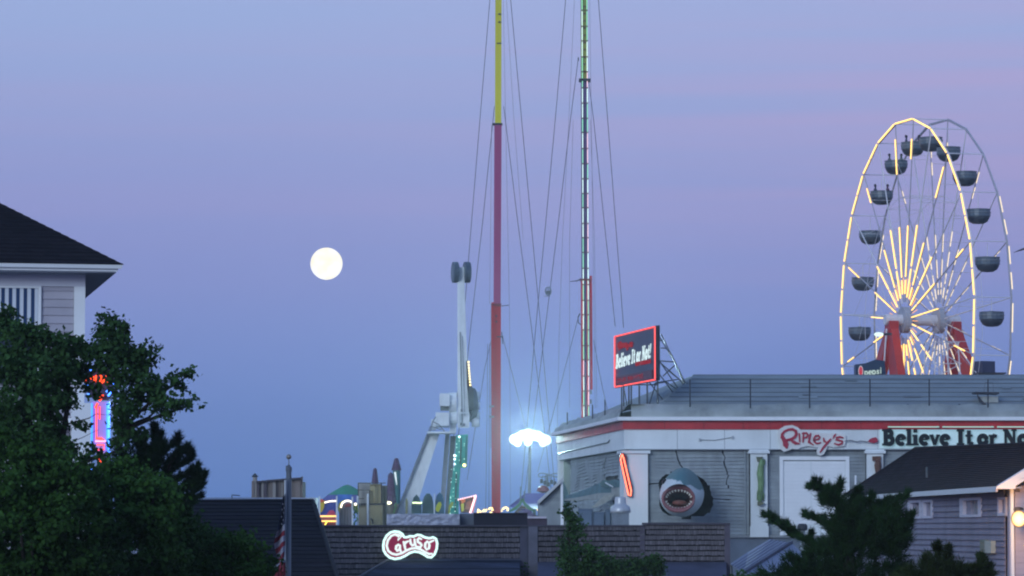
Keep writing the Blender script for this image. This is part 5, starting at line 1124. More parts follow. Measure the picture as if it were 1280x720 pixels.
k = MB(); k.lathe(P(318.6, 601.5, 130.3), [(.085, 0), (.085, .16)], 10); k.build('lantern_drum', WD2, wb); k = MB(); k.lathe(P(318.6, 596.2, 130.3), [(.13, 0), (.12, .03), (.05, .11), (.01, .14)], 10); k.build('lantern_cap', DARKM, wb)

# ================================================================== SHINGLED PARAPET WALL
YW = 80.0
fw = Frame((P(400, 700, YW).x, YW), (1, 0)); wx = lambda u: fw.px(u, 690)[0]; wz = lambda v: Zat(v, YW)
pw = thing('shingled_parapet_wall', 'long grey weathered shingled parapet wall across the middle foreground', 'wall', (P(660, 700, YW).x, YW, 0))
SH = mat('weathered_shingle', (.12, .11, .122), .95, .25, 4, island=.4, stretch=(6, 1, 1)); SHD = mat('shingle_backing', (.03, .028, .035), .9)
secs_w = [(405, 650, 657.5, 0), (672.5, 806, 656, .04), (806.5, 906, 654.5, .02)]
k = MB(); fw.box(k, wx(400), wx(908), 0, wz(656.5), -.25, -.02); k.build('wall_core', SHD, pw)
k = MB(); fw.box(k, wx(805), wx(908), wz(656.5) + .002, wz(654), -.25, -.02); k.build('wall_core', SHD, pw)
rs = random.Random(21)
for (u0, u1, vt, off) in secs_w:
    k = MB(); z1 = wz(vt + 1.5); rowh = 6.55 * S(YW); zz = z1; r_i = 0
    while zz > wz(740):
        zb_ = zz - rowh; x = wx(u0) + rs.uniform(-.05, 0)
        while x < wx(u1):
            w_ = rs.uniform(.04, .085); x2 = min(x + w_ - .006, wx(u1)); j = rs.uniform(-.006, .006); dz = rs.uniform(-.012, .008)
            if x2 - max(x, wx(u0)) > .02: fw.box(k, max(x, wx(u0)), x2, zb_ + dz + .026, zz - .004, off, off + .02)
            # tilt the butt outwards
            if x2 - max(x, wx(u0)) > .02:
                for q in range(-8, -4):
                    vx = list(k.v[q]); vx[1] -= .018 + j if k.v[q][1] < YW - off - .01 else 0; k.v[q] = tuple(vx)
            x += w_
        zz = zb_; r_i += 1
    k.build('shingles', SH, pw, kind='stuff')
CAPW = mat('cap_board', (.075, .07, .09), .8, .25, 3)
k = MB(); fw.box(k, wx(404), wx(805), wz(658.4), wz(656.2), -.28, .09); k.build('cap_board', CAPW, pw)
k = MB(); fw.box(k, wx(803), wx(912.6), wz(656.0), wz(653.4), -.28, .10); k.build('cap_board', CAPW, pw)
k = MB(); fw.box(k, wx(905.5), wx(912.5), 0, wz(656), -.25, .07); k.build('corner_board', mat('corner_dull', (.10, .09, .12), .8, .25, 3), pw)
k = MB(); fw.box(k, wx(800), wx(806), wz(740), wz(658.4), .0, .07); k.build('corner_board', MATS['corner_dull'], pw)
k = MB(); fw.box(k, wx(650), wx(660), 0, wz(658.4), -.1, .045); k.build('recess_panel', mat('recess_dark', (.09, .09, .125), .8, .2, 3), pw)
k = MB(); fw.box(k, wx(660.3), wx(672), 0, wz(658.4), -.05, .12); k.build('corner_pier', mat('pier_grey', (.15, .15, .185), .8, .2, 3), pw)
# awning roofs below the sign
DR_ = shingle_mat('dark_slate', (.032, .038, .06), .5, .14)
lr = thing('lean_to_roof', 'dark blue-grey lean-to roof sloping below the lettered sign', 'roof', P(560, 720, 76))
k = MB(); k.add([P(440, 727, 75), P(650, 727, 75), P(650, 699.5, 79.9), P(487, 699.5, 79.9)], [(0, 1, 2, 3)]); k.add([P(440, 727, 75), P(487, 699.5, 79.9), P(487, 745, 79.9)], [(0, 1, 2)]); k.build('roof_plane', DR_, lr)
k = MB(); k.tube(P(487, 699.2, 79.85), P(440, 726.7, 74.9), .035, n=5); k.tube(P(650, 699.2, 79.85), P(487, 699.2, 79.85), .03, n=5); k.build('flashing', mat('lead_flashing', (.06, .065, .09), .6), lr)
k = MB(); a, b = P(440, 727, 75), P(650, 727, 75); k.box(((a.x + b.x) / 2, 77.4, a.z / 2), (b.x - a.x - .4, 4.6, a.z - .02)); k.build('lower_wall', mat('low_wall', (.12, .12, .15), .9), lr)
l2 = thing('side_annex_roof', 'dark flat annex wall beneath the right part of the shingled wall', 'roof', P(760, 720, 78))
k = MB(); k.add([P(672, 740, 76), P(908, 740, 76), P(908, 702.5, 79.9), P(672, 702.5, 79.9)], [(0, 1, 2, 3)]); k.build('roof_plane', mat('annex_slate', (.075, .08, .12), .9, .3, 1.2), l2)
k = MB(); a, b = P(672, 740, 76), P(908, 740, 76); k.box(((a.x + b.x) / 2, 78, a.z / 2), (b.x - a.x, 3.9, a.z - .02)); k.build('lower_wall', MATS['low_wall'], l2)
# script sign with white glowing outline
D1 = .10
def ca_(x, y): return fw.px(460 + x / 10.283, 650 + y / 10.283)
cs = thing('glowing_script_sign', 'wavy maroon sign with white glowing outline and white hand lettering on the shingled wall', 'sign', fw.pt(*ca_(540, 480), D1))
outl = [(200, 330), (210, 265), (245, 200), (290, 162), (345, 146), (400, 152), (445, 180), (470, 222), (500, 222), (545, 208), (590, 212), (640, 190), (680, 196), (730, 222), (790, 235), (840, 222), (876, 240), (892, 300), (885, 370), (858, 440), (815, 480), (770, 474), (715, 438), (660, 412), (600, 404), (540, 422), (480, 460), (420, 488), (350, 500), (285, 482), (235, 440), (206, 390)]
k = MB(); k.prism([fw.pt(*ca_(*q), D1 + .05) for q in outl], (0, .10, 0)); k.build('maroon_panel', mat('maroon_panel', (.22, .02, .06), .5, .1, 2, emit=(.32, .02, .07), es=.40), cs)
wr = lambda w: w / 10.283 * S(YW)
def wst(pts, w, m, name, th=.05, lift=0, closed=False):
    k = MB(); ribbon(k, [ca_(*q) for q in pts], wr(w), lambda x, y, d: fw.pt(x, y, D1 + .05 + d), th, lift, closed=closed); k.build(name, m, cs)
WG = glow('sign_white_glow', (.62, .96, .93), 1.5); WG2 = glow('sign_letter_glow', (.85, .98, 1.0), 1.05)
wst(outl, 21, WG, 'glow_outline', .09, closed=True)
inn = [(450, 195), (415, 235), (385, 262), (400, 222), (425, 205)]
wst([(432, 208), (395, 190), (350, 183), (300, 205), (258, 262), (243, 330), (262, 395), (310, 432), (370, 445), (440, 425), (500, 390), (560, 366), (620, 360), (680, 378), (740, 415), (790, 438), (826, 432)], 22, WG2, 'swash', .03)
wst([(352, 195), (400, 215), (385, 262), (440, 205)], 14, WG2, 'letter', .04, .002)
for st in ([[(415, 330), (395, 318), (368, 335), (362, 370), (380, 395), (402, 385), (414, 350)], [(416, 325), (412, 370), (426, 405)]],
           [[(460, 280), (474, 330), (484, 380)], [(472, 318), (490, 285), (522, 272)]],
           [[(546, 248), (552, 300), (572, 328), (598, 318), (606, 290)], [(600, 246), (606, 300), (618, 335)]],
           [[(688, 246), (660, 232), (640, 252), (645, 282), (675, 300), (692, 322), (676, 350), (636, 342)]],
           [[(788, 300), (765, 275), (740, 300), (735, 345), (758, 382), (784, 365), (792, 325), (786, 290), (845, 262)]]):
    k = MB()
    for i, pts in enumerate(st): ribbon(k, [ca_(*q) for q in pts], wr(24), lambda x, y, d: fw.pt(x, y, D1 + .05 + d), .04, .003 * i)
    k.build('letter', WG2, cs)
# foil-wrapped duct and dark boxes on the roof behind
fb_ = thing('foil_wrapped_duct', 'long rooftop duct wrapped in crinkled silver foil', 'duct', P(529, 660, 88))
k = MB(); a, b = P(483.5, 642.5, 88), P(574.5, 659, 88); nx_, nz_ = 60, 14; vs = []
for j in range(nz_ + 1):
    for i in range(nx_ + 1):
        x = a.x + (b.x - a.x) * i / nx_; z = b.z + (a.z - b.z) * j / nz_; q = noise.noise(Vector((x * 7, z * 9, 2))) + .6 * noise.noise(Vector((x * 16, z * 20, 7)))
        vs.append((x, 88 - .016 * q - .03, z + (.012 * noise.noise(Vector((x * 6, 0, 3))) if j in (0, nz_) else 0)))
w_ = nx_ + 1; k.add(vs, [(j * w_ + i, j * w_ + i + 1, (j + 1) * w_ + i + 1, (j + 1) * w_ + i) for j in range(nz_) for i in range(nx_)])
k.build('foil_face', mat('silver_foil', (.42, .44, .52), .5, .25, 6, metal=.25, bump=.3), fb_)
k = MB(); k.box(((a.x + b.x) / 2, 88.75, (a.z + b.z) / 2), (b.x - a.x, 1.4, a.z - b.z)); k.build('duct_body', MATS['silver_foil'], fb_)
k = MB(); k.ppx([(497, 657.2), (512, 656.2), (540, 657.4), (560, 657), (574, 658.5), (497, 659)], 87.8, .05); k.build('torn_edge', DARKM, fb_)
k = MB(); k.bpx(575, 641.8, 592, 660, 88.3, 1.2); k.build('grey_box', mat('box_slate', (.13, .15, .19), .7, .2, 2), None, 'plain slate-grey rooftop box between the foil duct and the dark box', 'box')
db = thing('dark_rooftop_box', 'long near-black rooftop box at the foot of the red mast', 'box', P(626, 660, 87))
k = MB(); k.bpx(592.3, 641.8, 659.5, 660, 87, 1.6); k.build('box_body', mat('box_black', (.018, .018, .035), .6, .3, 2), db); k = MB(); k.bpx(591.8, 640.9, 660, 642.1, 86.95, 1.7); k.build('box_lid', mat('lid_dark', (.035, .035, .055), .6), db)
# gabled shed by the museum
gsd = thing('gabled_shed', 'small grey gabled shed end with pale bargeboard left of the shark tail', 'shed', P(690, 660, 122))
k = MB(); k.ppx([(673.5, 662), (673.5, 626), (702.5, 599), (702.5, 662)], 122, 6); k.build('wall', mat('shed_grey', (.25, .28, .31), .8, .15, 2), gsd)
for i in range(12):
    v = 603 + i * 4.7; uL = max(674, 674 + (625.5 - v) * 1.08) + .3
    if uL > 700: continue
    k = MB(); k.bpx(uL, v, 702, v + 4.5, 121.9 - (i % 2) * .004, .08); k.build('siding_board', CLAP, gsd)
k = MB(); k.ppx([(671.5, 626.6), (673.5, 629.8), (704.5, 600.6), (704.5, 595.6)], 121.6, .3); k.build('bargeboard', mat('barge_pale', (.50, .52, .54), .6, .1), gsd)
k = MB(); k.ppx([(674, 629), (675.2, 631), (703, 604.6), (703, 601.6)], 121.75, .1); k.build('shadow_strip', DARKM, gsd)  # dark strip put in as the shade under the bargeboard
k = MB(); k.bpx(700.7, 600, 703.8, 662, 121.7, .2); k.build('corner_board', TRIM, gsd)

# ================================================================== DARK SHINGLED ROOF, RAILING, FLAGPOLE
dr = thing('dark_shingled_house', 'house under a broad near-black shingled roof at lower left', 'house', P(320, 720, 66))
DS = shingle_mat('black_shingle', (.0085, .0075, .014), .30, .14, (.014, .012, .022))
r0, r1 = P(200, 627.5, 72), P(391.5, 626.5, 72); e0, e1 = P(150, 760, 62), P(434, 760, 62)
rs_ = 9; rzv = []
# roof in real courses of shingles
k = MB(); n_c = 26
for i in range(n_c):
    t0, t1 = i / n_c, (i + 1) / n_c
    A, B, C_, D_ = e0.lerp(r0, t0), e1.lerp(r1, t0), e1.lerp(r1, t1), e0.lerp(r0, t1); up = Vector((0, -.006, .010))
    k.add([A + up, B + up, C_ + up * .1, D_ + up * .1, A, B], [(0, 1, 2, 3), (4, 5, 1, 0)])
k.build('roof_courses', DS, dr, kind='stuff')
k = MB(); k.tube(r0, r1, .05, n=6); k.build('ridge_cap', mat('ridge_dark', (.012, .011, .017), .8), dr)
k = MB(); k.tube(r1, e1, .045, n=6); k.build('hip_cap', MATS['ridge_dark'], dr)
k = MB(); k.add([e1, e1 + Vector((-2.4, 16, 0)), r1 + Vector((-.4, 1.5, 0)), r1], [(0, 1, 2, 3)]); k.add([e0, e0 + Vector((0, 16, 0)), r0 + Vector((0, 1.5, 0)), r0], [(3, 2, 1, 0)]); k.build('side_slope', DS, dr)
k = MB(); k.box(((e0.x + e1.x) / 2, 70.2, e0.z / 2), (e1.x - e0.x - 1, 14, e0.z)); k.build('wall', mat('house_wall_dull', (.2, .2, .22), .9), dr)
rlg = thing('roof_railing', 'low white baluster railing running along behind the dark roof ridge', 'railing', P(320, 632, 76))
RY = 76.0
k = MB(); k.bpx(236, 622.0, 386, 623.6, RY, .07); k.build('top_rail', TRIM, rlg)
u = 237.5
while u < 386:
    k = MB(); k.bpx(u, 623.4, u + 1.5, 634, RY + .01, .05); k.build('baluster', TRIM, rlg); u += 3.9
k = MB(); 
for q in ((290, 623, 290, 618.5), (290, 618.8, 300, 619.4), (252, 623, 252, 620), (244, 621, 253, 620.2)): k.tube(P(q[0], q[1], RY), P(q[2], q[3], RY), .012, n=4)
k.build('thin_frame', METAL, rlg, kind='stuff')
FP = 55.0
fp = thing('flagpole', 'grey tapered flagpole topped with a small ball in front of the dark roof', 'flagpole', (P(360, 720, FP).x, FP, 0))
k = MB(); k.tube((P(359.5, 720, FP).x, FP, 0), P(361, 598, FP), .055, .043, 10); k.build('pole', mat('pole_grey', (.12, .135, .16), .45, .12, 3, metal=.3), fp, smooth=True)
k = MB(); k.tube(P(361, 598, FP), P(361, 586, FP), .045, .040, 10); k.build('upper_pole', mat('pole_dark', (.10, .12, .15), .5), fp)
k = MB(); k.lathe(P(361, 590, FP), [(.045, 0), (.05, .04), (.05, .07), (.028, .10), (.012, .12)], 10); k.box(P(358.6, 584.5, FP - .03), (.035, .03, .06)); k.build('truck', MATS['pole_dark'], fp)
k = MB(); k.tube(P(361, 585, FP), P(361, 574, FP), .008, n=6); k.build('spindle', METAL, fp)
k = MB(); k.sphere(P(361, 571, FP), .042, 14, 10); k.build('ball_finial', mat('ball_grey', (.28, .26, .24), .35, .1, 3, metal=.4), fp, smooth=True)
k = MB(); k.tube(P(356.2, 700, FP - .1), P(356.9, 600, FP - .1), .017, n=6); k.build('lit_side', mat('lit_side_white', (.55, .6, .66), .5), fp)  # white tube painted in as the lit left side of the pole
k = MB(); k.tube(P(357.5, 715, FP - .12), P(357.2, 600, FP - .12), .005, n=4); k.build('halyard', METAL, fp)
# limp flag
fg = thing('american_flag', 'limp red, white and blue flag hanging from the grey flagpole', 'flag', P(352, 722, FP))
FY = FP - .12
def flag_strip(p_top, p_bot, m, name):
    k = MB(); n = 9; vs = []
    for i in range(n + 1):
        t_ = i / n
        for pts in (p_top, p_bot):
            u = pts[0][0] + (pts[1][0] - pts[0][0]) * t_; v = pts[0][1] + (pts[1][1] - pts[0][1]) * t_ + 1.6 * math.sin(t_ * 4.5 + 1)
            p = P(u, v, FY); p.y += -.09 * math.sin(t_ * 7 + v * .05) ; vs.append(p)
    k.add(vs, [(2 * i, 2 * i + 1, 2 * i + 3, 2 * i + 2) for i in range(n)]); k.build(name, m, fg, smooth=True)
FR, FWt, FB = mat('flag_red', (.16, .015, .03), .8, .15, 6), mat('flag_white', (.24, .25, .32), .8, .1, 6), mat('flag_blue', (.012, .018, .05), .8, .2, 6)
edgeL = [(353.5, 618), (351, 640), (349.5, 655), (345, 668), (343, 675), (342.5, 682), (345, 689), (347, 696), (347, 702), (340, 709), (337, 716), (335, 724)]
def eL(v):
    for (u0, v0), (u1, v1) in zip(edgeL[:-1], edgeL[1:]):
        if v <= v1: return u0 + (u1 - u0) * (v - v0) / (v1 - v0)
    return 335
flag_strip([(eL(620), 620), (356.3, 618)], [(eL(663), 663), (356.5, 656)], FB, 'canton')
stv = [(663, 656), (671, 664), (678, 670), (685, 677), (691, 683), (697.5, 690), (704, 697), (712, 704), (726, 722)]
for i, ((v0, w0), (v1, w1)) in enumerate(zip(stv[:-1], stv[1:])): flag_strip([(eL(v0), v0), (356.5, w0)], [(eL(v1), v1), (356.5, w1)], FWt if i % 2 == 0 else FR, 'stripe')
k = MB()
for (u, v) in ((353.8, 630), (352.6, 637), (354.8, 641), (351.9, 646), (354.2, 650), (352.2, 655), (355.2, 635)): 
    c = P(u, v, FY - .14); k.prism([c + Vector(((.013 if i % 2 == 0 else .006) * math.sin(i * math.pi / 5), 0, (.013 if i % 2 == 0 else .006) * math.cos(i * math.pi / 5))) for i in range(10)], (0, .004, 0))
k.build('stars', FWt, fg)
for u, v in ((354, 709), (351, 706)):
    k = MB(); k.path([P(u, v - 3, FY - .1), P(u - .5, v + 5, FY - .14), P(u, v + 14, FY - .1)], .02, 5); k.build('fold', FR, fg)

# ================================================================== WHITE HOUSE (upper left)
E0 = P(145, 336, 60.0); exh = Vector((.98, .20, 0)).normalized(); bh = Vector((-exh.y, exh.x, 0))
zT, zBf = Zat(331.2, 60), Zat(341, 60)
hw = thing('white_house', 'corner of a white-trimmed grey house with dark hipped roof at upper left', 'house', (E0.x - 4, E0.y + 4, 0))
Ep = Vector((E0.x, 60, 0)); OV = .50
def hp(a, b, z): v = Ep - exh * a + bh * b; return Vector((v.x, v.y, z))
W_ = 11.0
k = MB(); k.hexa([hp(W_, 0, zBf), hp(0, 0, zBf), hp(0, W_, zBf), hp(W_, W_, zBf)], [hp(W_, 0, zT - .03), hp(0, 0, zT - .03), hp(0, W_, zT - .03), hp(W_, W_, zT - .03)]); k.build('soffit', mat('soffit_grey', (.30, .33, .40), .7, .05, 1), hw)
k = MB(); k.hexa([hp(W_, -.03, zBf + .02), hp(-.03, -.03, zBf + .02), hp(0, .0, zBf + .02), hp(W_, .0, zBf + .02)], [hp(W_, -.03, zT - .035), hp(-.03, -.03, zT - .035), hp(0, .0, zT - .035), hp(W_, .0, zT - .035)]); k.build('fascia', TRIM, hw)
k = MB(); k.hexa([hp(W_, -.09, zT - .07), hp(-.09, -.09, zT - .07), hp(-.02, -.0, zT - .07), hp(W_, -.0, zT - .07)], [hp(W_, -.11, zT - .005), hp(-.11, -.11, zT - .005), hp(-.02, .0, zT - .005), hp(W_, .0, zT - .005)]); k.build('gutter', TRIM, hw)
ap_ = hp(W_ / 2, W_ / 2, zT + .616 * W_ / 2)
k = MB(); n_c = 44
cor = [hp(W_, -.12, zT), hp(-.12, -.12, zT), hp(-.12, W_, zT), hp(W_, W_, zT)]
for sd_ in range(4):
    A, B = cor[sd_], cor[(sd_ + 1) % 4]
    for i in range(n_c):
        t0, t1 = i / n_c, (i + 1) / n_c; up = Vector((0, 0, .010))
        k.add([A.lerp(ap_, t0) + up, B.lerp(ap_, t0) + up, B.lerp(ap_, t1), A.lerp(ap_, t1), A.lerp(ap_, t0), B.lerp(ap_, t0)], [(0, 1, 2, 3), (4, 5, 1, 0)])
k.build('roof', shingle_mat('house_shingle', (.007, .006, .010), .3, .075, (.014, .012, .017)), hw, kind='stuff')
fh = Frame(hp(OV, OV, 0), (exh.x, exh.y))
hx = lambda u, v=380: fh.px(u, v)[0]; hz = lambda v: fh.px(80, v)[1]
k = MB(); fh.box(k, -9.5, -.02, 0, hz(342), -6, -.02); k.build('wall_core', mat('house_core', (.30, .30, .33), .9), hw)
WSH = mat('pale_grey_siding', (.42, .40, .46), .8, .08, 3, island=.08)
siding(fh, hx(51.5), hx(92), hz(700), hz(358.5), 10.2 * S(60.3), WSH, hw, proud=.03)
k = MB(); fh.box(k, -9.5, 0, hz(358.2), hz(341.5), -.02, .035); k.build('frieze_board', mat('frieze_white', (.66, .66, .72), .6, .05, 1), hw)
k = MB(); fh.box(k, hx(92.3), 0, 0, hz(358.4), -.02, .06); k.build('corner_post', TRIM, hw)
win = MB(); fh.box(win, hx(-40), hx(50.5), hz(480), hz(359), -.02, .02); wo = win.build('window', mat('window_dark', (.03, .04, .06), .15), hw)
k = MB(); fh.box(k, hx(47.5), hx(51.2), hz(480), hz(358.6), .02, .07); fh.box(k, hx(-40), hx(47.3), hz(361), hz(358.6), .02, .065); k.build('frame', TRIM, wo)
NVY = mat('stripe_navy', (.02, .05, .13), .8, .05); WST = mat('stripe_white', (.62, .66, .72), .8, .04)
u = -36.0; j = 0
while u < 46.6:
    u2 = min(u + 4.65, 47.2); k = MB(); a, b = hx(u, 380), hx(u2, 380); k.hexa([fh.pt(a, hz(418), .06), fh.pt(b, hz(418), .06), fh.pt(b, hz(418), .045), fh.pt(a, hz(418), .045)], [fh.pt(a, hz(361.2), .045), fh.pt(b, hz(361.2), .045), fh.pt(b, hz(361.2), .03), fh.pt(a, hz(361.2), .03)])
    k.build('shade_stripe', WST if j % 2 else NVY, wo); u += 4.65; j += 1
k = MB(); fh.box(k, -9.5, hx(91), hz(532), hz(524), 0, .5); k.build('porch_beam', TRIM, hw)
k = MB(); k.box((hp(OV + .8, 0, 0).x, hp(OV + .8, -.3, 0).y, 0), (.1, .1, .1)); k.build('foot_block', TRIM, hw)
k = MB(); fh.box(k, hx(88), hx(112), 0, hz(505), .3, .55); k.build('porch_column', TRIM, hw)

# ================================================================== NEON TOWER SIGN behind the tree
YN = 92.0
nt_ = thing('neon_tower_sign', 'tall vertical blue and red neon sign shining through the left tree', 'sign', P(125, 720, YN))
k = MB(); k.bpx(114.5, 502, 135.5, 566, YN, .35); k.build('sign_box', mat('neon_box', (.35, .30, .5), .4, .1, 1, emit=(.30, .15, .95), es=.34), nt_)
NBL = glow('neon_blue', (.06, .22, 1.0), 4.5); NRD = glow('neon_orange_red', (1.0, .07, .015), 3.0); NPK = glow('neon_pink', (1.0, .35, .45), 2.5); NLB = glow('neon_lightblue', (.04, .28, 1.0), 2.2)
def ntube(pts, m, r=.02, name='neon_tube'):
    k = MB(); k.path([P(u, v, YN - .08) for u, v in pts], r, 6); k.build(name, m, nt_)
ntube([(114.6, 504), (114.6, 566)], NLB, .030); ntube([(136, 503), (136, 566)], NBL, .034); ntube([(133.6, 504), (133.6, 562)], NLB, .018); ntube([(114.2, 506), (114.2, 562)], NBL, .022)
ntube([(120.5, 507), (120.5, 549), (130.5, 549.5)], NRD, .016); ntube([(124.5, 508), (124.5, 524)], NRD, .018); ntube([(121, 547.6), (128, 547.6)], NRD, .018); ntube([(119, 551.5), (132, 551.5)], NPK, .020)
ntube([(121, 556), (130, 556), (130, 562), (121, 562)], NRD, .016)
# crown of the sign: red wave letters, blue scallops, base
for pts in ([(108, 478), (108.5, 471), (112, 469.5), (113.5, 474), (117, 471), (118.5, 477)], [(119, 478), (120, 470), (124, 467.5), (127, 471), (125, 477), (128.5, 478.5)], [(129, 478), (130.5, 471), (134, 469), (136, 474), (134, 478)]): ntube(pts, NRD, .024)
for pts in ([(102, 482.5), (106, 481.5), (110, 482.5)], [(141, 480), (144, 477), (147, 480), (145, 484), (141.5, 483)], [(112, 463), (115, 461), (118, 462.5)], [(133, 490), (136, 487), (138, 491), (135, 495)], [(110, 492), (112, 497)], [(104, 466), (107, 463)]): ntube(pts, NBL, .028)
for pts in ([(124.5, 496), (129, 494), (126.5, 498.5), (124, 501)], [(119, 510), (122, 504)], [(123, 574), (124.5, 571)], [(124, 578), (126, 576.5)]): ntube(pts, NRD, .028)
for pts in ([(115, 576), (116, 572)], [(114, 585), (115, 588)], [(115, 592), (114, 595)]): ntube(pts, NBL, .022)
k = MB(); k.bpx(121, 566, 129, 640, YN + .1, .2); k.tube(P(125, 640, YN + .2), (P(125, 640, YN).x, YN + .2, 0), .1, n=8); k.build('post', DARKM, nt_)
k = MB(); k.ppx([(104, 484), (106, 468), (114, 460), (125, 457), (137, 461), (145, 470), (146, 484), (134, 500), (117, 500)], YN + .02, .3); k.build('crown_panel', mat('crown_dark', (.04, .03, .06), .5), nt_)

# ================================================================== GREY HOUSE (lower right)
gh = thing('grey_house', 'grey clapboard house with dark shingled roof and small square windows at lower right', 'house', (12, 80, 0))
we0, we1 = P(1259, 612, 70), P(1077, 622, 89.0)
dv = (we1 - we0); dv.z = 0; dv.normalize(); far = we0 + dv * 23.0
zE = 8 + 50 * 70 / F
fg_ = Frame((far.x, far.y), (-dv.x, -dv.y)); LG = 23.0
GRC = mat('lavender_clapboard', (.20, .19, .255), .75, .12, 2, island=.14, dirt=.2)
k = MB(); k.add([fg_.pt(0, 0, -.1), fg_.pt(LG, 0, -.1), fg_.pt(LG, 0, -.1) + Vector((5.8, 0, 0)), fg_.pt(0, 0, -.1) + Vector((3, 0, 0)), fg_.pt(0, zE, -.1), fg_.pt(LG, zE, -.1), fg_.pt(LG, zE, -.1) + Vector((5.8, 0, 0)), fg_.pt(0, zE, -.1) + Vector((3, 0, 0))], [(0, 1, 5, 4), (1, 2, 6, 5), (2, 3, 7, 6), (3, 0, 4, 7), (4, 5, 6, 7)]); k.build('wall_core', MATS['house_core'], gh)
WZ = lambda u, v: fg_.px(u, v)
wins = [(1137, 1153.5, 625.5, 648.5), (1154.5, 1167.5, 625, 648), (1202, 1228.5, 622.3, 646.5), (1249.5, 1260, 621.5, 645)]
cutw = []
for u0, u1, v0, v1 in wins:
    a = WZ(u0, (v0 + v1) / 2)[0]; b = WZ(u1, (v0 + v1) / 2)[0]; z1 = (WZ(u0, v0)[1] + WZ(u1, v0)[1]) / 2; z0 = (WZ(u0, v1)[1] + WZ(u1, v1)[1]) / 2; cutw.append((a, b, z0, z1))
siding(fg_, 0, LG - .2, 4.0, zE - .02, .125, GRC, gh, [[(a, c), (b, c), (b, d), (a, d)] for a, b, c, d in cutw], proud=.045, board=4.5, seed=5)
for (a, b, z0, z1) in cutw:
    w_ = b - a; k = MB(); fg_.box(k, a, b, z0, z1, -.16, -.12); wo = k.build('window', mat('pane_dark', (.02, .022, .035), .12, .2, 2, spec=.6), gh)
    k = MB(); t_ = .055
    fg_.box(k, a, a + w_ * .16, z0, z1, -.12, .05); fg_.box(k, b - w_ * .13, b, z0, z1, -.12, .05); fg_.box(k, a + w_ * .16, b - w_ * .13, z1 - t_, z1, -.12, .047); fg_.box(k, a + w_ * .16, b - w_ * .13, z0, z0 + t_, -.12, .053)
    k.build('frame', mat('frame_lilac', (.52, .50, .60), .6, .05), wo)
    k = MB(); fg_.box(k, a + w_ * .16, a + w_ * .36, z0 + t_, z1 - t_, -.12, -.03); k.build('sash', mat('sash_grey', (.30, .28, .35), .6), wo); k = MB(); fg_.box(k, b - w_ * .20, b - w_ * .13, z0 + t_, z1 - t_, -.12, -.02); k.build('sash', MATS['sash_grey'], wo)
# eave, roof
def gpt(s_, z, d): return fg_.pt(s_, z, d)
eN, eF = P(1246, 609.8, 69.0), P(1052, 622.5, 92.5); eN.z = eF.z = zE + .02
rN = Vector((13.0, 68.6, 9.80)); rF = P(1144, 562.5, 86.8); rF.z = 10.02
r1280 = P(1290, 551, 77.2); r1280.z = 10.0
k = MB(); n_c = 22; DSG = shingle_mat('grey_house_shingle', (.0085, .0085, .013), .3, .09, (.016, .015, .022))
for i in range(n_c):
    t0, t1 = i / n_c, (i + 1) / n_c; up = Vector((-.004, 0, .008))
    A, B, C_, D_ = eN.lerp(rN, t0), eF.lerp(rF, t0), eF.lerp(rF, t1), eN.lerp(rN, t1)
    M0, M1 = Vector(), Vector()
    k.add([A + up, B + up, C_, D_, A, B], [(1, 0, 3, 2), (5, 4, 0, 1)])
k.build('roof', DSG, gh, kind='stuff')
eR = eF + Vector((3.6, 1.0, 0)); eRN = Vector((16.4, 69, zE))
k = MB(); k.add([eF, eR, rF], [(0, 1, 2)]); k.add([eR, eRN, rN, rF], [(0, 1, 2, 3)]); k.build('hip_slope', DSG, gh)
k = MB(); k.tube(rN, rF, .035, n=6); k.tube(rF, eF, .03, n=6); k.build('ridge_cap', MATS['ridge_dark'], gh)
k = MB(); k.bar(eN + Vector((0, 0, -.055)), eF + Vector((0, 0, -.055)), .04, .11); k.build('gutter', mat('gutter_lilac', (.46, .44, .52), .5, .05), gh)
k = MB(); k.prism([eN + Vector((0, 0, -.01)), eF + Vector((0, 0, -.01)), eF + Vector((.5, 0, -.01)), eN + Vector((.5, 0, -.01))], (0, 0, -.03)); k.build('soffit', MATS['soffit_grey'], gh)
# gable end facing the camera
YG = 69.3
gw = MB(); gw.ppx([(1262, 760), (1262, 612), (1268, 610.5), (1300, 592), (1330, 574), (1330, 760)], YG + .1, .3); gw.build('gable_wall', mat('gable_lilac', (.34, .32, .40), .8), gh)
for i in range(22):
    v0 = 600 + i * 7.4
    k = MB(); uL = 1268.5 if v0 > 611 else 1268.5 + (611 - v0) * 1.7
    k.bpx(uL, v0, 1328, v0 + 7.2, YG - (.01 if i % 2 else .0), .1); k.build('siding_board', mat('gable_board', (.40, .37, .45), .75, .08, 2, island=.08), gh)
k = MB(); k.ppx([(1245.5, 608.5), (1245.5, 611), (1264, 611.2), (1269.5, 611), (1269.5, 607.5), (1330, 571), (1330, 556)], YG - .35, .3); k.build('rake_board', TRIM, gh)
k = MB(); k.bpx(1263.2, 611.3, 1268.6, 760, YG - .06, .2); k.build('corner_board', TRIM, gh)
k = MB(); q = P(1158.5, 597, 78.0); k.tube(q, q + Vector((0, 0, .24)), .025, n=8); k.build('vent_pipe', mat('pipe_dull', (.10, .12, .13), .6), gh)
mb_ = thing('meter_box', 'pale meter box fixed to the grey clapboard wall near the lamp', 'box', P(1238, 692, 70.4))
a, z1 = WZ(1230.5, 674.5); b, z0 = WZ(1246.5, 691.5); m_ = a + (b - a) * .5
k = MB(); fg_.box(k, a, m_, z0 + .01, z1, .03, .10); k.build('inner_box', mat('meter_olive', (.16, .17, .12), .6), mb_)
k = MB(); fg_.box(k, m_, b, z0, z1 - .02, .03, .13); k.build('outer_box', mat('meter_pale', (.42, .42, .36), .6), mb_)
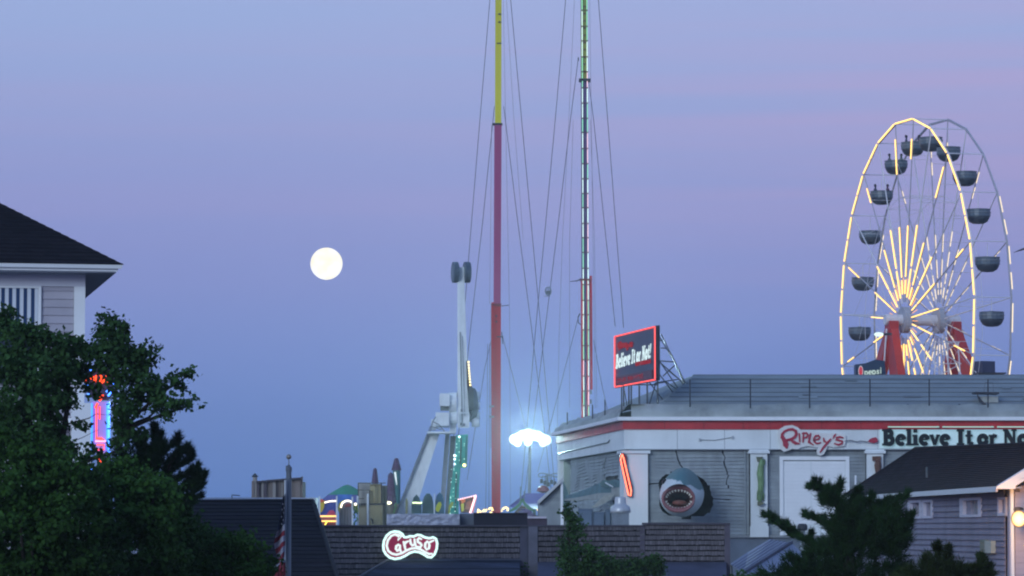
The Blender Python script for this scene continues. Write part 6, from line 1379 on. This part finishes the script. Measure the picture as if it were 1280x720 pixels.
# wall lamp
wl = thing('wall_lamp', 'bright amber lamp glowing at the gable end of the grey house', 'lamp', P(1273, 665, 68.7))
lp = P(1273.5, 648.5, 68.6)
k = MB(); k.sphere(lp, .155, 28, 16, (1, 1, 1.1)); k.build('globe', halo_glass('amber_halo_globe', (1.0, .74, .32), (.62, .26, .08), 3.2, .75, .62, .0), wl, smooth=True)  # amber rim and extra size painted in as the lamp's halo
k = MB(); k.tube(lp + Vector((0, 0, .13)), lp + Vector((0, .5, .16)), .02, n=6); k.lathe(lp + Vector((0, 0, .17)), [(.11, 0), (.09, .05), (.02, .07)], 12); k.build('bracket', DARKM, wl)
l2_ = bpy.data.lights.new('lamp_halo_spot', 'SPOT'); l2o = bpy.data.objects.new('lamp_halo_spot', l2_); sc.collection.objects.link(l2o); l2o.location = lp + Vector((0, -.3, 0)); l2_.energy = 500; l2_.color = (1, .5, .14); l2_.shadow_soft_size = .15; l2_.spot_size = R(120); l2_.spot_blend = .7; l2o.rotation_euler = (R(90), 0, math.pi)  # extra spot before the globe, added for a glow in the haze
ld = bpy.data.lights.new('lamp_light', 'POINT'); lo = bpy.data.objects.new('lamp_light', ld); sc.collection.objects.link(lo); lo.location = lp + Vector((-.30, -.55, .0)); ld.energy = 65; ld.color = (1, .46, .12); ld.shadow_soft_size = .12

# ================================================================== canopy roof, vent pipe
mc = thing('metal_canopy_roof', 'low pale blue metal canopy roof with dark seams in front of the museum', 'roof', P(985, 716, 104))
k = MB(); A, B, C_, D_, E_ = P(913, 705, 100), P(930, 717, 96), P(990, 679, 106), P(962, 674, 112), P(935, 690, 110)
CM = mat('canopy_metal', (.17, .20, .30), .5, .15, 1.2, dirt=.25, stretch=(.4, 1, 3))
k.add([A, B, C_, D_, E_], [(0, 1, 2, 3, 4)]); k.add([B, P(1070, 719, 98), P(1012, 700, 103), C_], [(0, 1, 2, 3)]); k.build('roof_sheet', CM, mc)
k = MB(); k.bar(B + Vector((0, -.05, .03)), C_ + Vector((0, -.05, .03)), .045, .08); k.build('ridge_seam', mat('seam_navy', (.03, .035, .08), .6), mc)
for i in range(1, 6):
    t_ = i / 6; p, q = A.lerp(B, t_) + Vector((0, -.03, .02)), D_.lerp(C_, t_) + Vector((0, -.03, .02)); k = MB(); k.tube(p, q, .014, n=4); k.build('seam', mat('seam_grey', (.09, .10, .16), .6), mc)
for q in (((985, 691), (992, 691.5), (999, 703), (995, 704)), ((977, 703), (981, 703), (985, 711), (981, 711))):
    k = MB(); k.ppx(list(q), 98.4, .04); k.build('patch', MATS['seam_navy'], mc)
k = MB(); k.ppx([(913, 705), (930, 717), (1070, 719), (1070, 900), (913, 900)], 112.2, .3); k.build('back_wall', MATS['slate_lower'], mc)
for t_ in (0, 1):
    k = MB(); p = (A, P(1066, 718, 98))[t_]; k.tube((p.x, p.y + .3, 0), (p.x, p.y + .3, p.z), .08, n=6); k.build('post', METAL, mc)
vp = thing('vent_stack', 'short pipe with dark flat cap standing on the canopy roof among pine branches', 'vent', P(1003, 676, 103))
k = MB(); k.tube(P(1003.5, 690, 103), P(1003.5, 662, 103), 3.3 * S(103), n=14); k.build('pipe', mat('stack_grey', (.28, .31, .33), .5, .1), vp); k = MB(); k.lathe(P(1003, 661, 103), [(5.6 * S(103), -.05), (6.4 * S(103), 0), (6.4 * S(103), .09), (4.5 * S(103), .15), (.01, .16)], 18); k.build('cap', DARKM, vp)
wv = thing('white_dome_vent', 'small white domed vent half hidden behind the big pine', 'vent', P(1043, 676, 108))
k = MB(); k.lathe(P(1043.5, 676, 108), [(.14, 0), (.14, .14), (.20, .17), (.18, .28), (.10, .33), (.01, .34)], 14); k.build('dome', mat('dome_white', (.55, .56, .62), .5), wv, smooth=True); k = MB(); k.box(P(1035, 680, 108.3), (1.8, .4, .2)); k.build('base', MATS['slate_lower'], wv)
k = MB(); k.tube(P(1069.5, 606, 120), P(1069.5, 594, 120), .035, n=6); k.build('thin_white_pipe', TRIM, None, 'thin white pipe behind the dark hip of the grey house roof', 'pipe')

# gull at the right edge
gu = thing('gull', 'grey gull with outstretched wing flying past the right side of the wheel', 'bird', P(1283, 312, 70))
k = MB(); c = P(1285, 310, 70); 
k.path([c + Vector((-.02, 0, -.02)), c + Vector((.03, .02, 0)), c + Vector((.12, .05, .0)), c + Vector((.22, .08, .01)), c + Vector((.30, .12, .0))], [.012, .035, .05, .035, .01], 8); k.build('body', mat('gull_grey', (.30, .29, .34), .8), gu, smooth=True)
k = MB(); k.prism([c + Vector((.04, 0, .02)), c + Vector((-.08, -.05, .0)), c + Vector((-.20, -.10, -.05)), c + Vector((-.33, -.14, -.11)), c + Vector((-.20, -.02, -.06)), c + Vector((-.02, .10, -.02)), c + Vector((.14, .1, 0))], (0, .004, .008)); k.build('wing', MATS['gull_grey'], gu)
k = MB(); k.prism([c + Vector((.05, .05, .02)), c + Vector((.10, .25, .06)), c + Vector((.25, .45, .05)), c + Vector((.22, .2, .03)), c + Vector((.15, .05, .01))], (0, .004, .008)); k.build('wing', MATS['gull_grey'], gu)

# ================================================================== FOLIAGE
def fast_mesh(name, V, n_per, m, parent):
    """V: (n, n_per, 3) world coordinates, one polygon per row"""
    o0 = np.array(origin(parent)); V = (V - o0).astype(np.float32); n = V.shape[0]
    me = bpy.data.meshes.new(name); me.vertices.add(n * n_per); me.vertices.foreach_set('co', V.ravel())
    me.loops.add(n * n_per); me.loops.foreach_set('vertex_index', np.arange(n * n_per, dtype=np.int32))
    me.polygons.add(n); me.polygons.foreach_set('loop_start', np.arange(0, n * n_per, n_per, dtype=np.int32)); me.polygons.foreach_set('loop_total', np.full(n, n_per, dtype=np.int32))
    me.materials.append(m); me.update(calc_edges=True); me.validate()
    o = bpy.data.objects.new(name, me); sc.collection.objects.link(o); o.parent = parent; return o
def clusters(blobs, rs, dens):
    """cluster centres (and outward vectors) in ellipsoidal blobs given in photo px and metres of depth"""
    C, D = [], []
    for (u, v, Y, ru, rv, ry) in blobs:
        n = max(3, int(dens * ru * rv / 100)); s = S(Y); c = np.array(P(u, v, Y))
        d = rs.normal(size=(n, 3)); d /= np.linalg.norm(d, axis=1)[:, None]; r = rs.uniform(.15, 1, n) ** .45
        q = d * r[:, None] * np.array([ru * s, ry, rv * s]); C.append(c + q); D.append(d)
    return np.vstack(C), np.vstack(D)
def leaves(name, blobs, dens, per, size, cr_, m, parent, seed, up=.35):
    rs = np.random.RandomState(seed); C, D = clusters(blobs, rs, dens); n = len(C)
    cc = np.repeat(C, per, 0); dd = np.repeat(D, per, 0); N_ = len(cc)
    pos = cc + rs.normal(size=(N_, 3)) * cr_ * np.repeat(rs.uniform(.5, 1.15, n), per)[:, None] * np.array([1, 1, .75])
    nor = rs.normal(size=(N_, 3)) + dd * .6 + np.array([0, -.25, up]); nor /= np.linalg.norm(nor, axis=1)[:, None]
    a = rs.normal(size=(N_, 3)); a -= (a * nor).sum(1)[:, None] * nor; a /= np.linalg.norm(a, axis=1)[:, None]; b = np.cross(nor, a)
    L_ = (size * rs.uniform(.55, 1.3, N_))[:, None]; W2 = L_ * rs.uniform(.28, .42, N_)[:, None]
    V = np.stack([pos - a * L_ * .5, pos - b * W2 + nor * L_ * .06, pos + a * L_ * .5, pos + b * W2 + nor * L_ * .06], 1)
    fast_mesh(name, V, 4, m, parent); return C
def twigs(parent, base, ends, r0, m=BARK, name='branch', n_each=1, seed=1):
    rn = random.Random(seed)
    for e in ends:
        b = Vector(base) ; e = Vector(e); pts = [b]
        for t_ in (.3, .6, .85, 1): pts.append(b.lerp(e, t_) + Vector((rn.uniform(-1, 1), rn.uniform(-1, 1), rn.uniform(-.5, 1))) * (e - b).length * .06 * (1 if t_ < 1 else 0))
        k = MB(); k.path(pts, [r0, r0 * .75, r0 * .5, r0 * .3, r0 * .12], 6); k.build(name, m, parent)
# big leafy tree at left
YT = 42.0
lt = thing('leafy_tree', 'dark broad-leaved tree before the white house with neon glowing through it', 'tree', (P(60, 700, YT).x, YT, 0))
tbl = [(8, 392, YT, 9, 14, .4), (2, 410, YT, 14, 16, .5), (28, 418, YT, 28, 14, .6), (55, 430, YT, 28, 18, .7), (84, 432, YT, 22, 14, .6), (104, 441, YT, 10, 11, .4), (15, 455, YT, 30, 26, .9), (50, 465, YT, 34, 28, 1), (82, 462, YT, 24, 24, .8),
       (20, 500, YT, 30, 28, 1), (58, 508, YT, 26, 24, .9), (80, 500, YT, 14, 16, .5), (12, 535, YT, 30, 24, .9), (60, 545, YT, 26, 20, .7), (85, 565, YT, 14, 12, .5),
       (133, 402, YT, 9, 9, .3), (148, 408, YT, 8, 6, .25), (128, 417, YT, 10, 9, .3), (140, 425, YT, 18, 16, .5), (154, 412, YT, 7, 7, .2), (118, 440, YT, 12, 10, .4), (150, 442, YT, 20, 16, .5), (128, 452, YT, 16, 9, .4), (168, 450, YT, 17, 13, .4), (190, 434, YT, 4.5, 5, .15), (178, 442, YT, 12, 9, .3), (192, 448, YT, 6, 7, .2), (186, 456, YT, 7, 8, .2),
       (160, 466, YT, 22, 13, .5), (182, 478, YT, 16, 10, .4), (176, 492, YT, 17, 11, .4), (199, 484, YT, 12, 8, .3), (197, 500, YT, 12, 8, .3), (216, 478, YT, 9, 7, .2), (228, 470, YT, 8, 6, .2), (238, 465, YT, 5, 3.5, .15), (225, 484, YT, 9, 5, .2), (213, 506, YT, 14, 7.5, .3), (230, 506, YT, 12, 6.5, .2), (208, 518, YT, 8, 5, .2), (194, 512, YT, 10, 6, .3),
       (151, 492, YT, 7, 16, .4), (152, 520, YT, 7, 18, .5), (163, 515, YT, 13, 16, .5), (150, 548, YT, 13, 16, .5), (170, 540, YT, 12, 10, .4),
       (110, 487, YT, 6, 7, .2), (119, 493, YT, 5, 4, .2), (126, 462, YT, 5, 2.5, .2), (104, 532, YT, 10, 6, .25), (111, 561, YT, 9, 6, .3), (122, 567, YT, 7, 4, .2), (106, 474, YT, 2.5, 3, .2), (139, 476, YT, 3, 4, .2), (122, 485, YT, 5, 2.5, .1)]
twc = leaves('crown', tbl, 11, 15, .068, .062, LEAF, lt, 1)
tb0 = P(62, 600, YT)
k = MB(); k.path([(tb0.x, YT, 0), (tb0.x + .05, YT, 3), (tb0.x - .02, YT, 6), tuple(tb0)], [.26, .21, .18, .14], 10); k.build('trunk', BARK, lt)
twigs(lt, tb0, [P(u, v, YT) for u, v in ((10, 400), (30, 420), (60, 430), (88, 436), (20, 500), (8, 540))], .05, seed=2)
twigs(lt, P(150, 560, YT + .2), [P(142, 400, YT), P(165, 445, YT), P(190, 452, YT)], .022, seed=3)
twigs(lt, P(150, 540, YT), [P(239, 465, YT), P(238, 506, YT), P(208, 508, YT)], .03, seed=4)
twigs(lt, P(60, 540, YT), [P(137, 519, YT - .3)], .012, seed=5)
twigs(lt, P(70, 560, YT), [P(124, 537, YT - .3)], .008, seed=8)
twigs(lt, tb0, [P(150, 562, YT)], .06, seed=6)
# shrubs in front
def shrub(label, blobs, dens, per, size, seed, Y, u, m=LEAF2, cr_=.075):
    t_ = thing('shrub', label, 'shrub', (P(u, 700, Y).x, Y, 0), 'dense green shrubs at lower left')
    C = leaves('foliage', blobs, dens, per, size, cr_, m, t_, seed); rn = random.Random(seed)
    bx_ = P(u, 700, Y).x
    for i in range(4):
        e = C[rn.randrange(len(C))]; k = MB(); k.path([(bx_ + rn.uniform(-.4, .4), Y + rn.uniform(-.2, .3), 0), (bx_ + rn.uniform(-.6, .6), Y, 3), (e[0] * .5 + bx_ * .5, Y, 5.5), tuple(e)], [.09, .07, .05, .012], 6); k.build('stem', BARK, t_)
    return t_
YS = 37.0
shrub('largest dense green shrub filling the lower left corner', [(10, 560, YS, 34, 22, .8), (50, 572, YS, 34, 22, .8), (90, 590, YS, 30, 20, .8), (20, 610, YS, 50, 40, 1.2), (75, 620, YS, 50, 34, 1.2), (20, 670, YS, 60, 50, 1.5), (90, 665, YS, 60, 40, 1.5), (40, 715, YS, 90, 30, 1.5), (110, 710, YS, 50, 30, 1.2)], 6.5, 30, .060, 11, YS, 60)
shrub('mid-height green shrub below the neon sign', [(128, 592, YS + 1.5, 20, 12, .5), (152, 588, YS + 1.5, 22, 16, .6), (140, 610, YS + 1.5, 34, 22, .8), (180, 608, YS + 1.5, 30, 20, .7), (205, 622, YS + 1.5, 26, 22, .7), (150, 645, YS + 1.5, 44, 28, 1), (200, 650, YS + 1.5, 34, 28, .9), (222, 645, YS + 1.5, 14, 22, .5), (170, 690, YS + 1.5, 60, 34, 1.2), (215, 690, YS + 1.5, 30, 30, 1)], 6.5, 30, .060, 12, YS + 1.5, 170)
shrub('lower green shrub spreading in front of the dark shingled roof', [(232, 672, YS + 3, 20, 16, .6), (250, 664, YS + 3, 20, 10, .5), (258, 690, YS + 3, 30, 22, .8), (285, 680, YS + 3, 20, 16, .6), (300, 676, YS + 3, 15, 8, .5), (312, 690, YS + 3, 20, 14, .5), (290, 712, YS + 3, 40, 18, .8), (330, 706, YS + 3, 14, 12, .4), (318, 718, YS + 3, 24, 10, .5), (240, 715, YS + 3, 30, 20, .8)], 7.5, 28, .058, 13, YS + 3, 280)
# pines
def needles(name, tufts, per, ln, wd, m, parent, seed):
    """tufts: list of (pos, dir, radius)"""
    rs = np.random.RandomState(seed); Pp = np.array([t[0] for t in tufts]); Dd = np.array([t[1] for t in tufts]); Rr = np.array([t[2] for t in tufts])
    pos = np.repeat(Pp, per, 0); dr_ = np.repeat(Dd, per, 0); rr = np.repeat(Rr, per); n = len(pos)
    dirs = dr_ * .9 + rs.normal(size=(n, 3)) * .38; dirs /= np.linalg.norm(dirs, axis=1)[:, None]
    pos = pos + rs.normal(size=(n, 3)) * rr[:, None] * .35 + dr_ * (rs.uniform(-1, .6, n) * rr)[:, None]
    side = np.cross(dirs, rs.normal(size=(n, 3))); side /= np.linalg.norm(side, axis=1)[:, None]
    L_ = ln * rs.uniform(.6, 1.2, n)[:, None]
    V = np.stack([pos - side * wd / 2, pos + side * wd / 2, pos + dirs * L_ + side * wd * .12], 1)
    fast_mesh(name, V, 3, m, parent)
def pine(label, Y, u_base, limbs, mass, seed, per=60, ln=.10, wd=.012, cat='tree', name='pine_tree', group='dark pines', m=NEEDLE, dens=9):
    t_ = thing(name, label, cat, (P(u_base, 700, Y).x, Y, 0), group); rn = random.Random(seed); tufts = []
    rs = np.random.RandomState(seed)
    for (u, v, ru, rv, ry) in mass:
        n = int(dens * ru * rv / 100) + 3
        for _ in range(n):
            d = rs.normal(size=3); d /= np.linalg.norm(d); r = rs.uniform(.2, 1) ** .5
            p = np.array(P(u, v, Y)) + d * r * np.array([ru * S(Y), ry, rv * S(Y)])
            dd = d * np.array([1, 1, .5]) + np.array([0, 0, .75]); dd /= np.linalg.norm(dd); tufts.append((p, dd, .075))
    for pts, w0, w1 in limbs:
        P3 = [P(u, v, Y) + Vector((0, rn.uniform(-.25, .25), 0)) for u, v in pts]
        k = MB(); k.path([tuple(x) for x in P3], [max(.006, .028 * (1 - i / len(P3))) for i in range(len(P3))], 6); k.build('branch', BARK, t_)
        for i in range(len(P3) - 1):
            a, b = P3[i], P3[i + 1]; L_ = (b - a).length; n = max(2, int(L_ / .020)); ax = (b - a).normalized()
            for j in range(n):
                f_ = (i + j / n) / (len(P3) - 1); w = (w0 + (w1 - w0) * f_) * S(Y); side = Vector((rn.uniform(-1, 1), rn.uniform(-1, 1), rn.uniform(-.5, 1)))
                p = a.lerp(b, j / n) + side * w * rn.uniform(.2, 1.0); d = (ax * .8 + side * .5 + Vector((0, 0, .35))).normalized(); tufts.append((np.array(p), np.array(d), max(.03, w * .45)))
    needles('foliage', tufts, per, ln, wd, m, t_, seed)
    tp = P(limbs[0][0][0][0], limbs[0][0][0][1], Y)
    k = MB(); k.path([(tp.x + .3, Y, 0), (tp.x + .15, Y, 4), tuple(tp)], [.22, .17, .08], 8); k.build('trunk', BARK, t_); return t_
pine('dark spiky pine rising beside the leafy tree, right of the neon sign', 43.5, 180,
     [([(180, 640), (185, 600), (190, 565), (193, 542), (193.5, 532)], 9, 1), ([(190, 600), (203, 570), (212, 560), (221, 553), (223, 544)], 7, 1), ([(195, 610), (215, 588), (230, 578), (236, 572), (239, 563)], 7, 1), ([(200, 640), (225, 615), (240, 608), (250, 602), (257, 592)], 7, 1), ([(190, 600), (178, 575), (172, 560), (170, 548)], 9, 1.5), ([(188, 580), (196, 560), (198, 548), (201, 541)], 5, 1), ([(186, 575), (182, 555), (183, 545)], 5, 1), ([(205, 585), (222, 570), (230, 562), (232, 556)], 5, 1), ([(215, 605), (235, 592), (243, 588), (246, 580)], 5, 1), ([(222, 620), (238, 600), (245, 597), (249, 590)], 5, 1), ([(205, 640), (232, 625), (245, 613), (252, 606)], 8, 1.5), ([(190, 580), (200, 563), (205, 552)], 6, 1.5), ([(205, 600), (216, 577), (224, 568), (228, 562)], 6, 1.2), ([(215, 640), (232, 640), (243, 622), (249, 618)], 8, 1.5)],
     [(158, 568, 14, 14, .5), (182, 592, 14, 18, .6), (203, 606, 15, 14, .6), (205, 625, 26, 20, .7), (180, 620, 26, 30, .7), (165, 600, 24, 24, .7), (222, 640, 15, 12, .5), (236, 655, 13, 10, .4)], 31, m=LEAF if False else NEEDLE)
YPp = 48.0
pine('large dark pine spreading before the white panel door and grey house', YPp, 1085,
     [([(1060, 690), (1052, 650), (1040, 625), (1028, 610), (1019, 600)], 13, 4), ([(1040, 630), (1044, 615), (1049, 606), (1050, 600)], 6, 2), ([(1060, 670), (1040, 658), (1022, 649), (1012, 647), (1006, 642)], 9, 3), ([(1050, 695), (1020, 685), (1000, 672), (980, 660), (965, 650), (956, 644)], 12, 3.5), ([(990, 668), (984, 660), (982, 655)], 5, 2), ([(1012, 678), (1014, 670), (1016, 665)], 4, 1.6), ([(972, 654), (968, 652), (967, 648)], 4, 1.6), ([(1090, 680), (1100, 650), (1112, 630), (1130, 622), (1137, 616)], 14, 3), ([(1090, 660), (1088, 640), (1086, 625), (1089, 618)], 12, 3), ([(1060, 660), (1066, 640), (1070, 622), (1073, 612)], 13, 3), ([(1024, 612), (1017, 609), (1012, 609)], 4, 2), ([(1100, 690), (1125, 670), (1135, 650), (1137, 640)], 12, 4)],
     [(1038, 622, 14, 14, .4), (1055, 640, 20, 18, .5), (1080, 640, 22, 20, .6), (1108, 640, 24, 16, .6), (1060, 665, 26, 20, .6), (1095, 665, 30, 24, .7), (1120, 665, 18, 24, .5), (1075, 690, 36, 14, .6), (1115, 690, 20, 10, .5), (1040, 680, 20, 12, .4), (1020, 690, 22, 10, .4), (1000, 700, 24, 8, .4), (1015, 712, 40, 12, .6), (1060, 712, 50, 14, .7), (1110, 714, 40, 12, .6), (970, 716, 26, 7, .4)], 32)
pine('small pine bush below the grey house windows', 46.0, 1180,
     [([(1180, 735), (1175, 700), (1172, 688), (1172, 680)], 10, 2), ([(1185, 735), (1183, 705), (1184, 690), (1184, 683)], 8, 2), ([(1200, 735), (1218, 710), (1226, 702), (1229, 697)], 8, 2), ([(1170, 735), (1160, 708), (1156, 696)], 8, 2), ([(1205, 735), (1232, 712), (1239, 706)], 8, 2)],
     [(1172, 705, 18, 12, .4), (1150, 715, 22, 12, .4), (1195, 715, 26, 10, .4), (1225, 716, 18, 8, .4), (1170, 725, 60, 12, .5)], 33, m=mat('bush_needle', (.022, .034, .010), .7, .4, 1.5, island=.5, spec=.06))
# climbing cypress in front of the parapet wall
YC = 70.0
cy = thing('climbing_cypress', 'narrow dark green cypress with low spreading bushes before the shingled wall', 'tree', (P(718, 720, YC).x, YC, 0))
leaves('foliage', [(711, 636, YC, 4.5, 7, .15), (713, 646, YC, 6.5, 8, .2), (719, 654, YC, 8.5, 9, .25), (712, 664, YC, 6.5, 8, .2), (713, 678, YC, 9, 10, .3), (712, 692, YC, 12, 12, .4), (714, 708, YC, 17, 14, .5), (735, 692, YC, 13, 11, .35), (745, 704, YC, 17, 12, .5), (730, 715, YC, 28, 12, .5), (726, 665, YC, 5, 6, .2), (703, 676, YC, 5, 4, .2), (768, 708, YC, 16, 10, .4), (790, 708, YC, 14, 10, .4), (812, 704, YC, 14, 11, .4), (822, 712, YC, 10, 8, .4), (780, 718, YC, 50, 8, .5)], 22, 16, .075, .075, LEAF, cy, 41)
k = MB(); k.path([(P(713, 700, YC).x, YC + .1, 0), tuple(P(713, 690, YC)), tuple(P(712, 640, YC))], [.12, .07, .02], 8); k.build('trunk', BARK, cy)
iv = thing('climbing_ivy', 'thin ivy tendrils on the grey pier of the shingled wall', 'ivy', P(660, 720, 79))
leaves('foliage', [(650, 712, 79.3, 4, 7, .05), (656, 705, 79.3, 3, 4, .04), (645, 718, 79.3, 6, 4, .05), (657, 716, 79.3, 4, 4, .04)], 30, 5, .06, .05, LEAF, iv, 43)
# low hedge at bottom right
hd = thing('low_hedge', 'low dark hedge below the metal canopy at the bottom edge', 'hedge', (P(960, 730, 60).x, 60, 0))
leaves('foliage', [(925 + i * 26, 726, 60, 18, 9, .4) for i in range(6)], 16, 16, .07, .07, LEAF, hd, 44)


# ================================================================== thin sea haze over the whole place
k = MB(); k.box((0, 850, 31), (3200, 2100, 66)); hzo = k.build('haze', bpy.data.materials.new('sea_haze'), kind='stuff')
hm_ = hzo.data.materials[0]; hm_.use_nodes = True; t = hm_.node_tree; t.nodes.clear()
o_ = t.nodes.new('ShaderNodeOutputMaterial'); v_ = t.nodes.new('ShaderNodeVolumePrincipled'); v_.inputs['Color'].default_value = (.80, .86, .95, 1); v_.inputs['Density'].default_value = HAZE; v_.inputs['Anisotropy'].default_value = .7
t.links.new(v_.outputs[0], o_.inputs['Volume'])
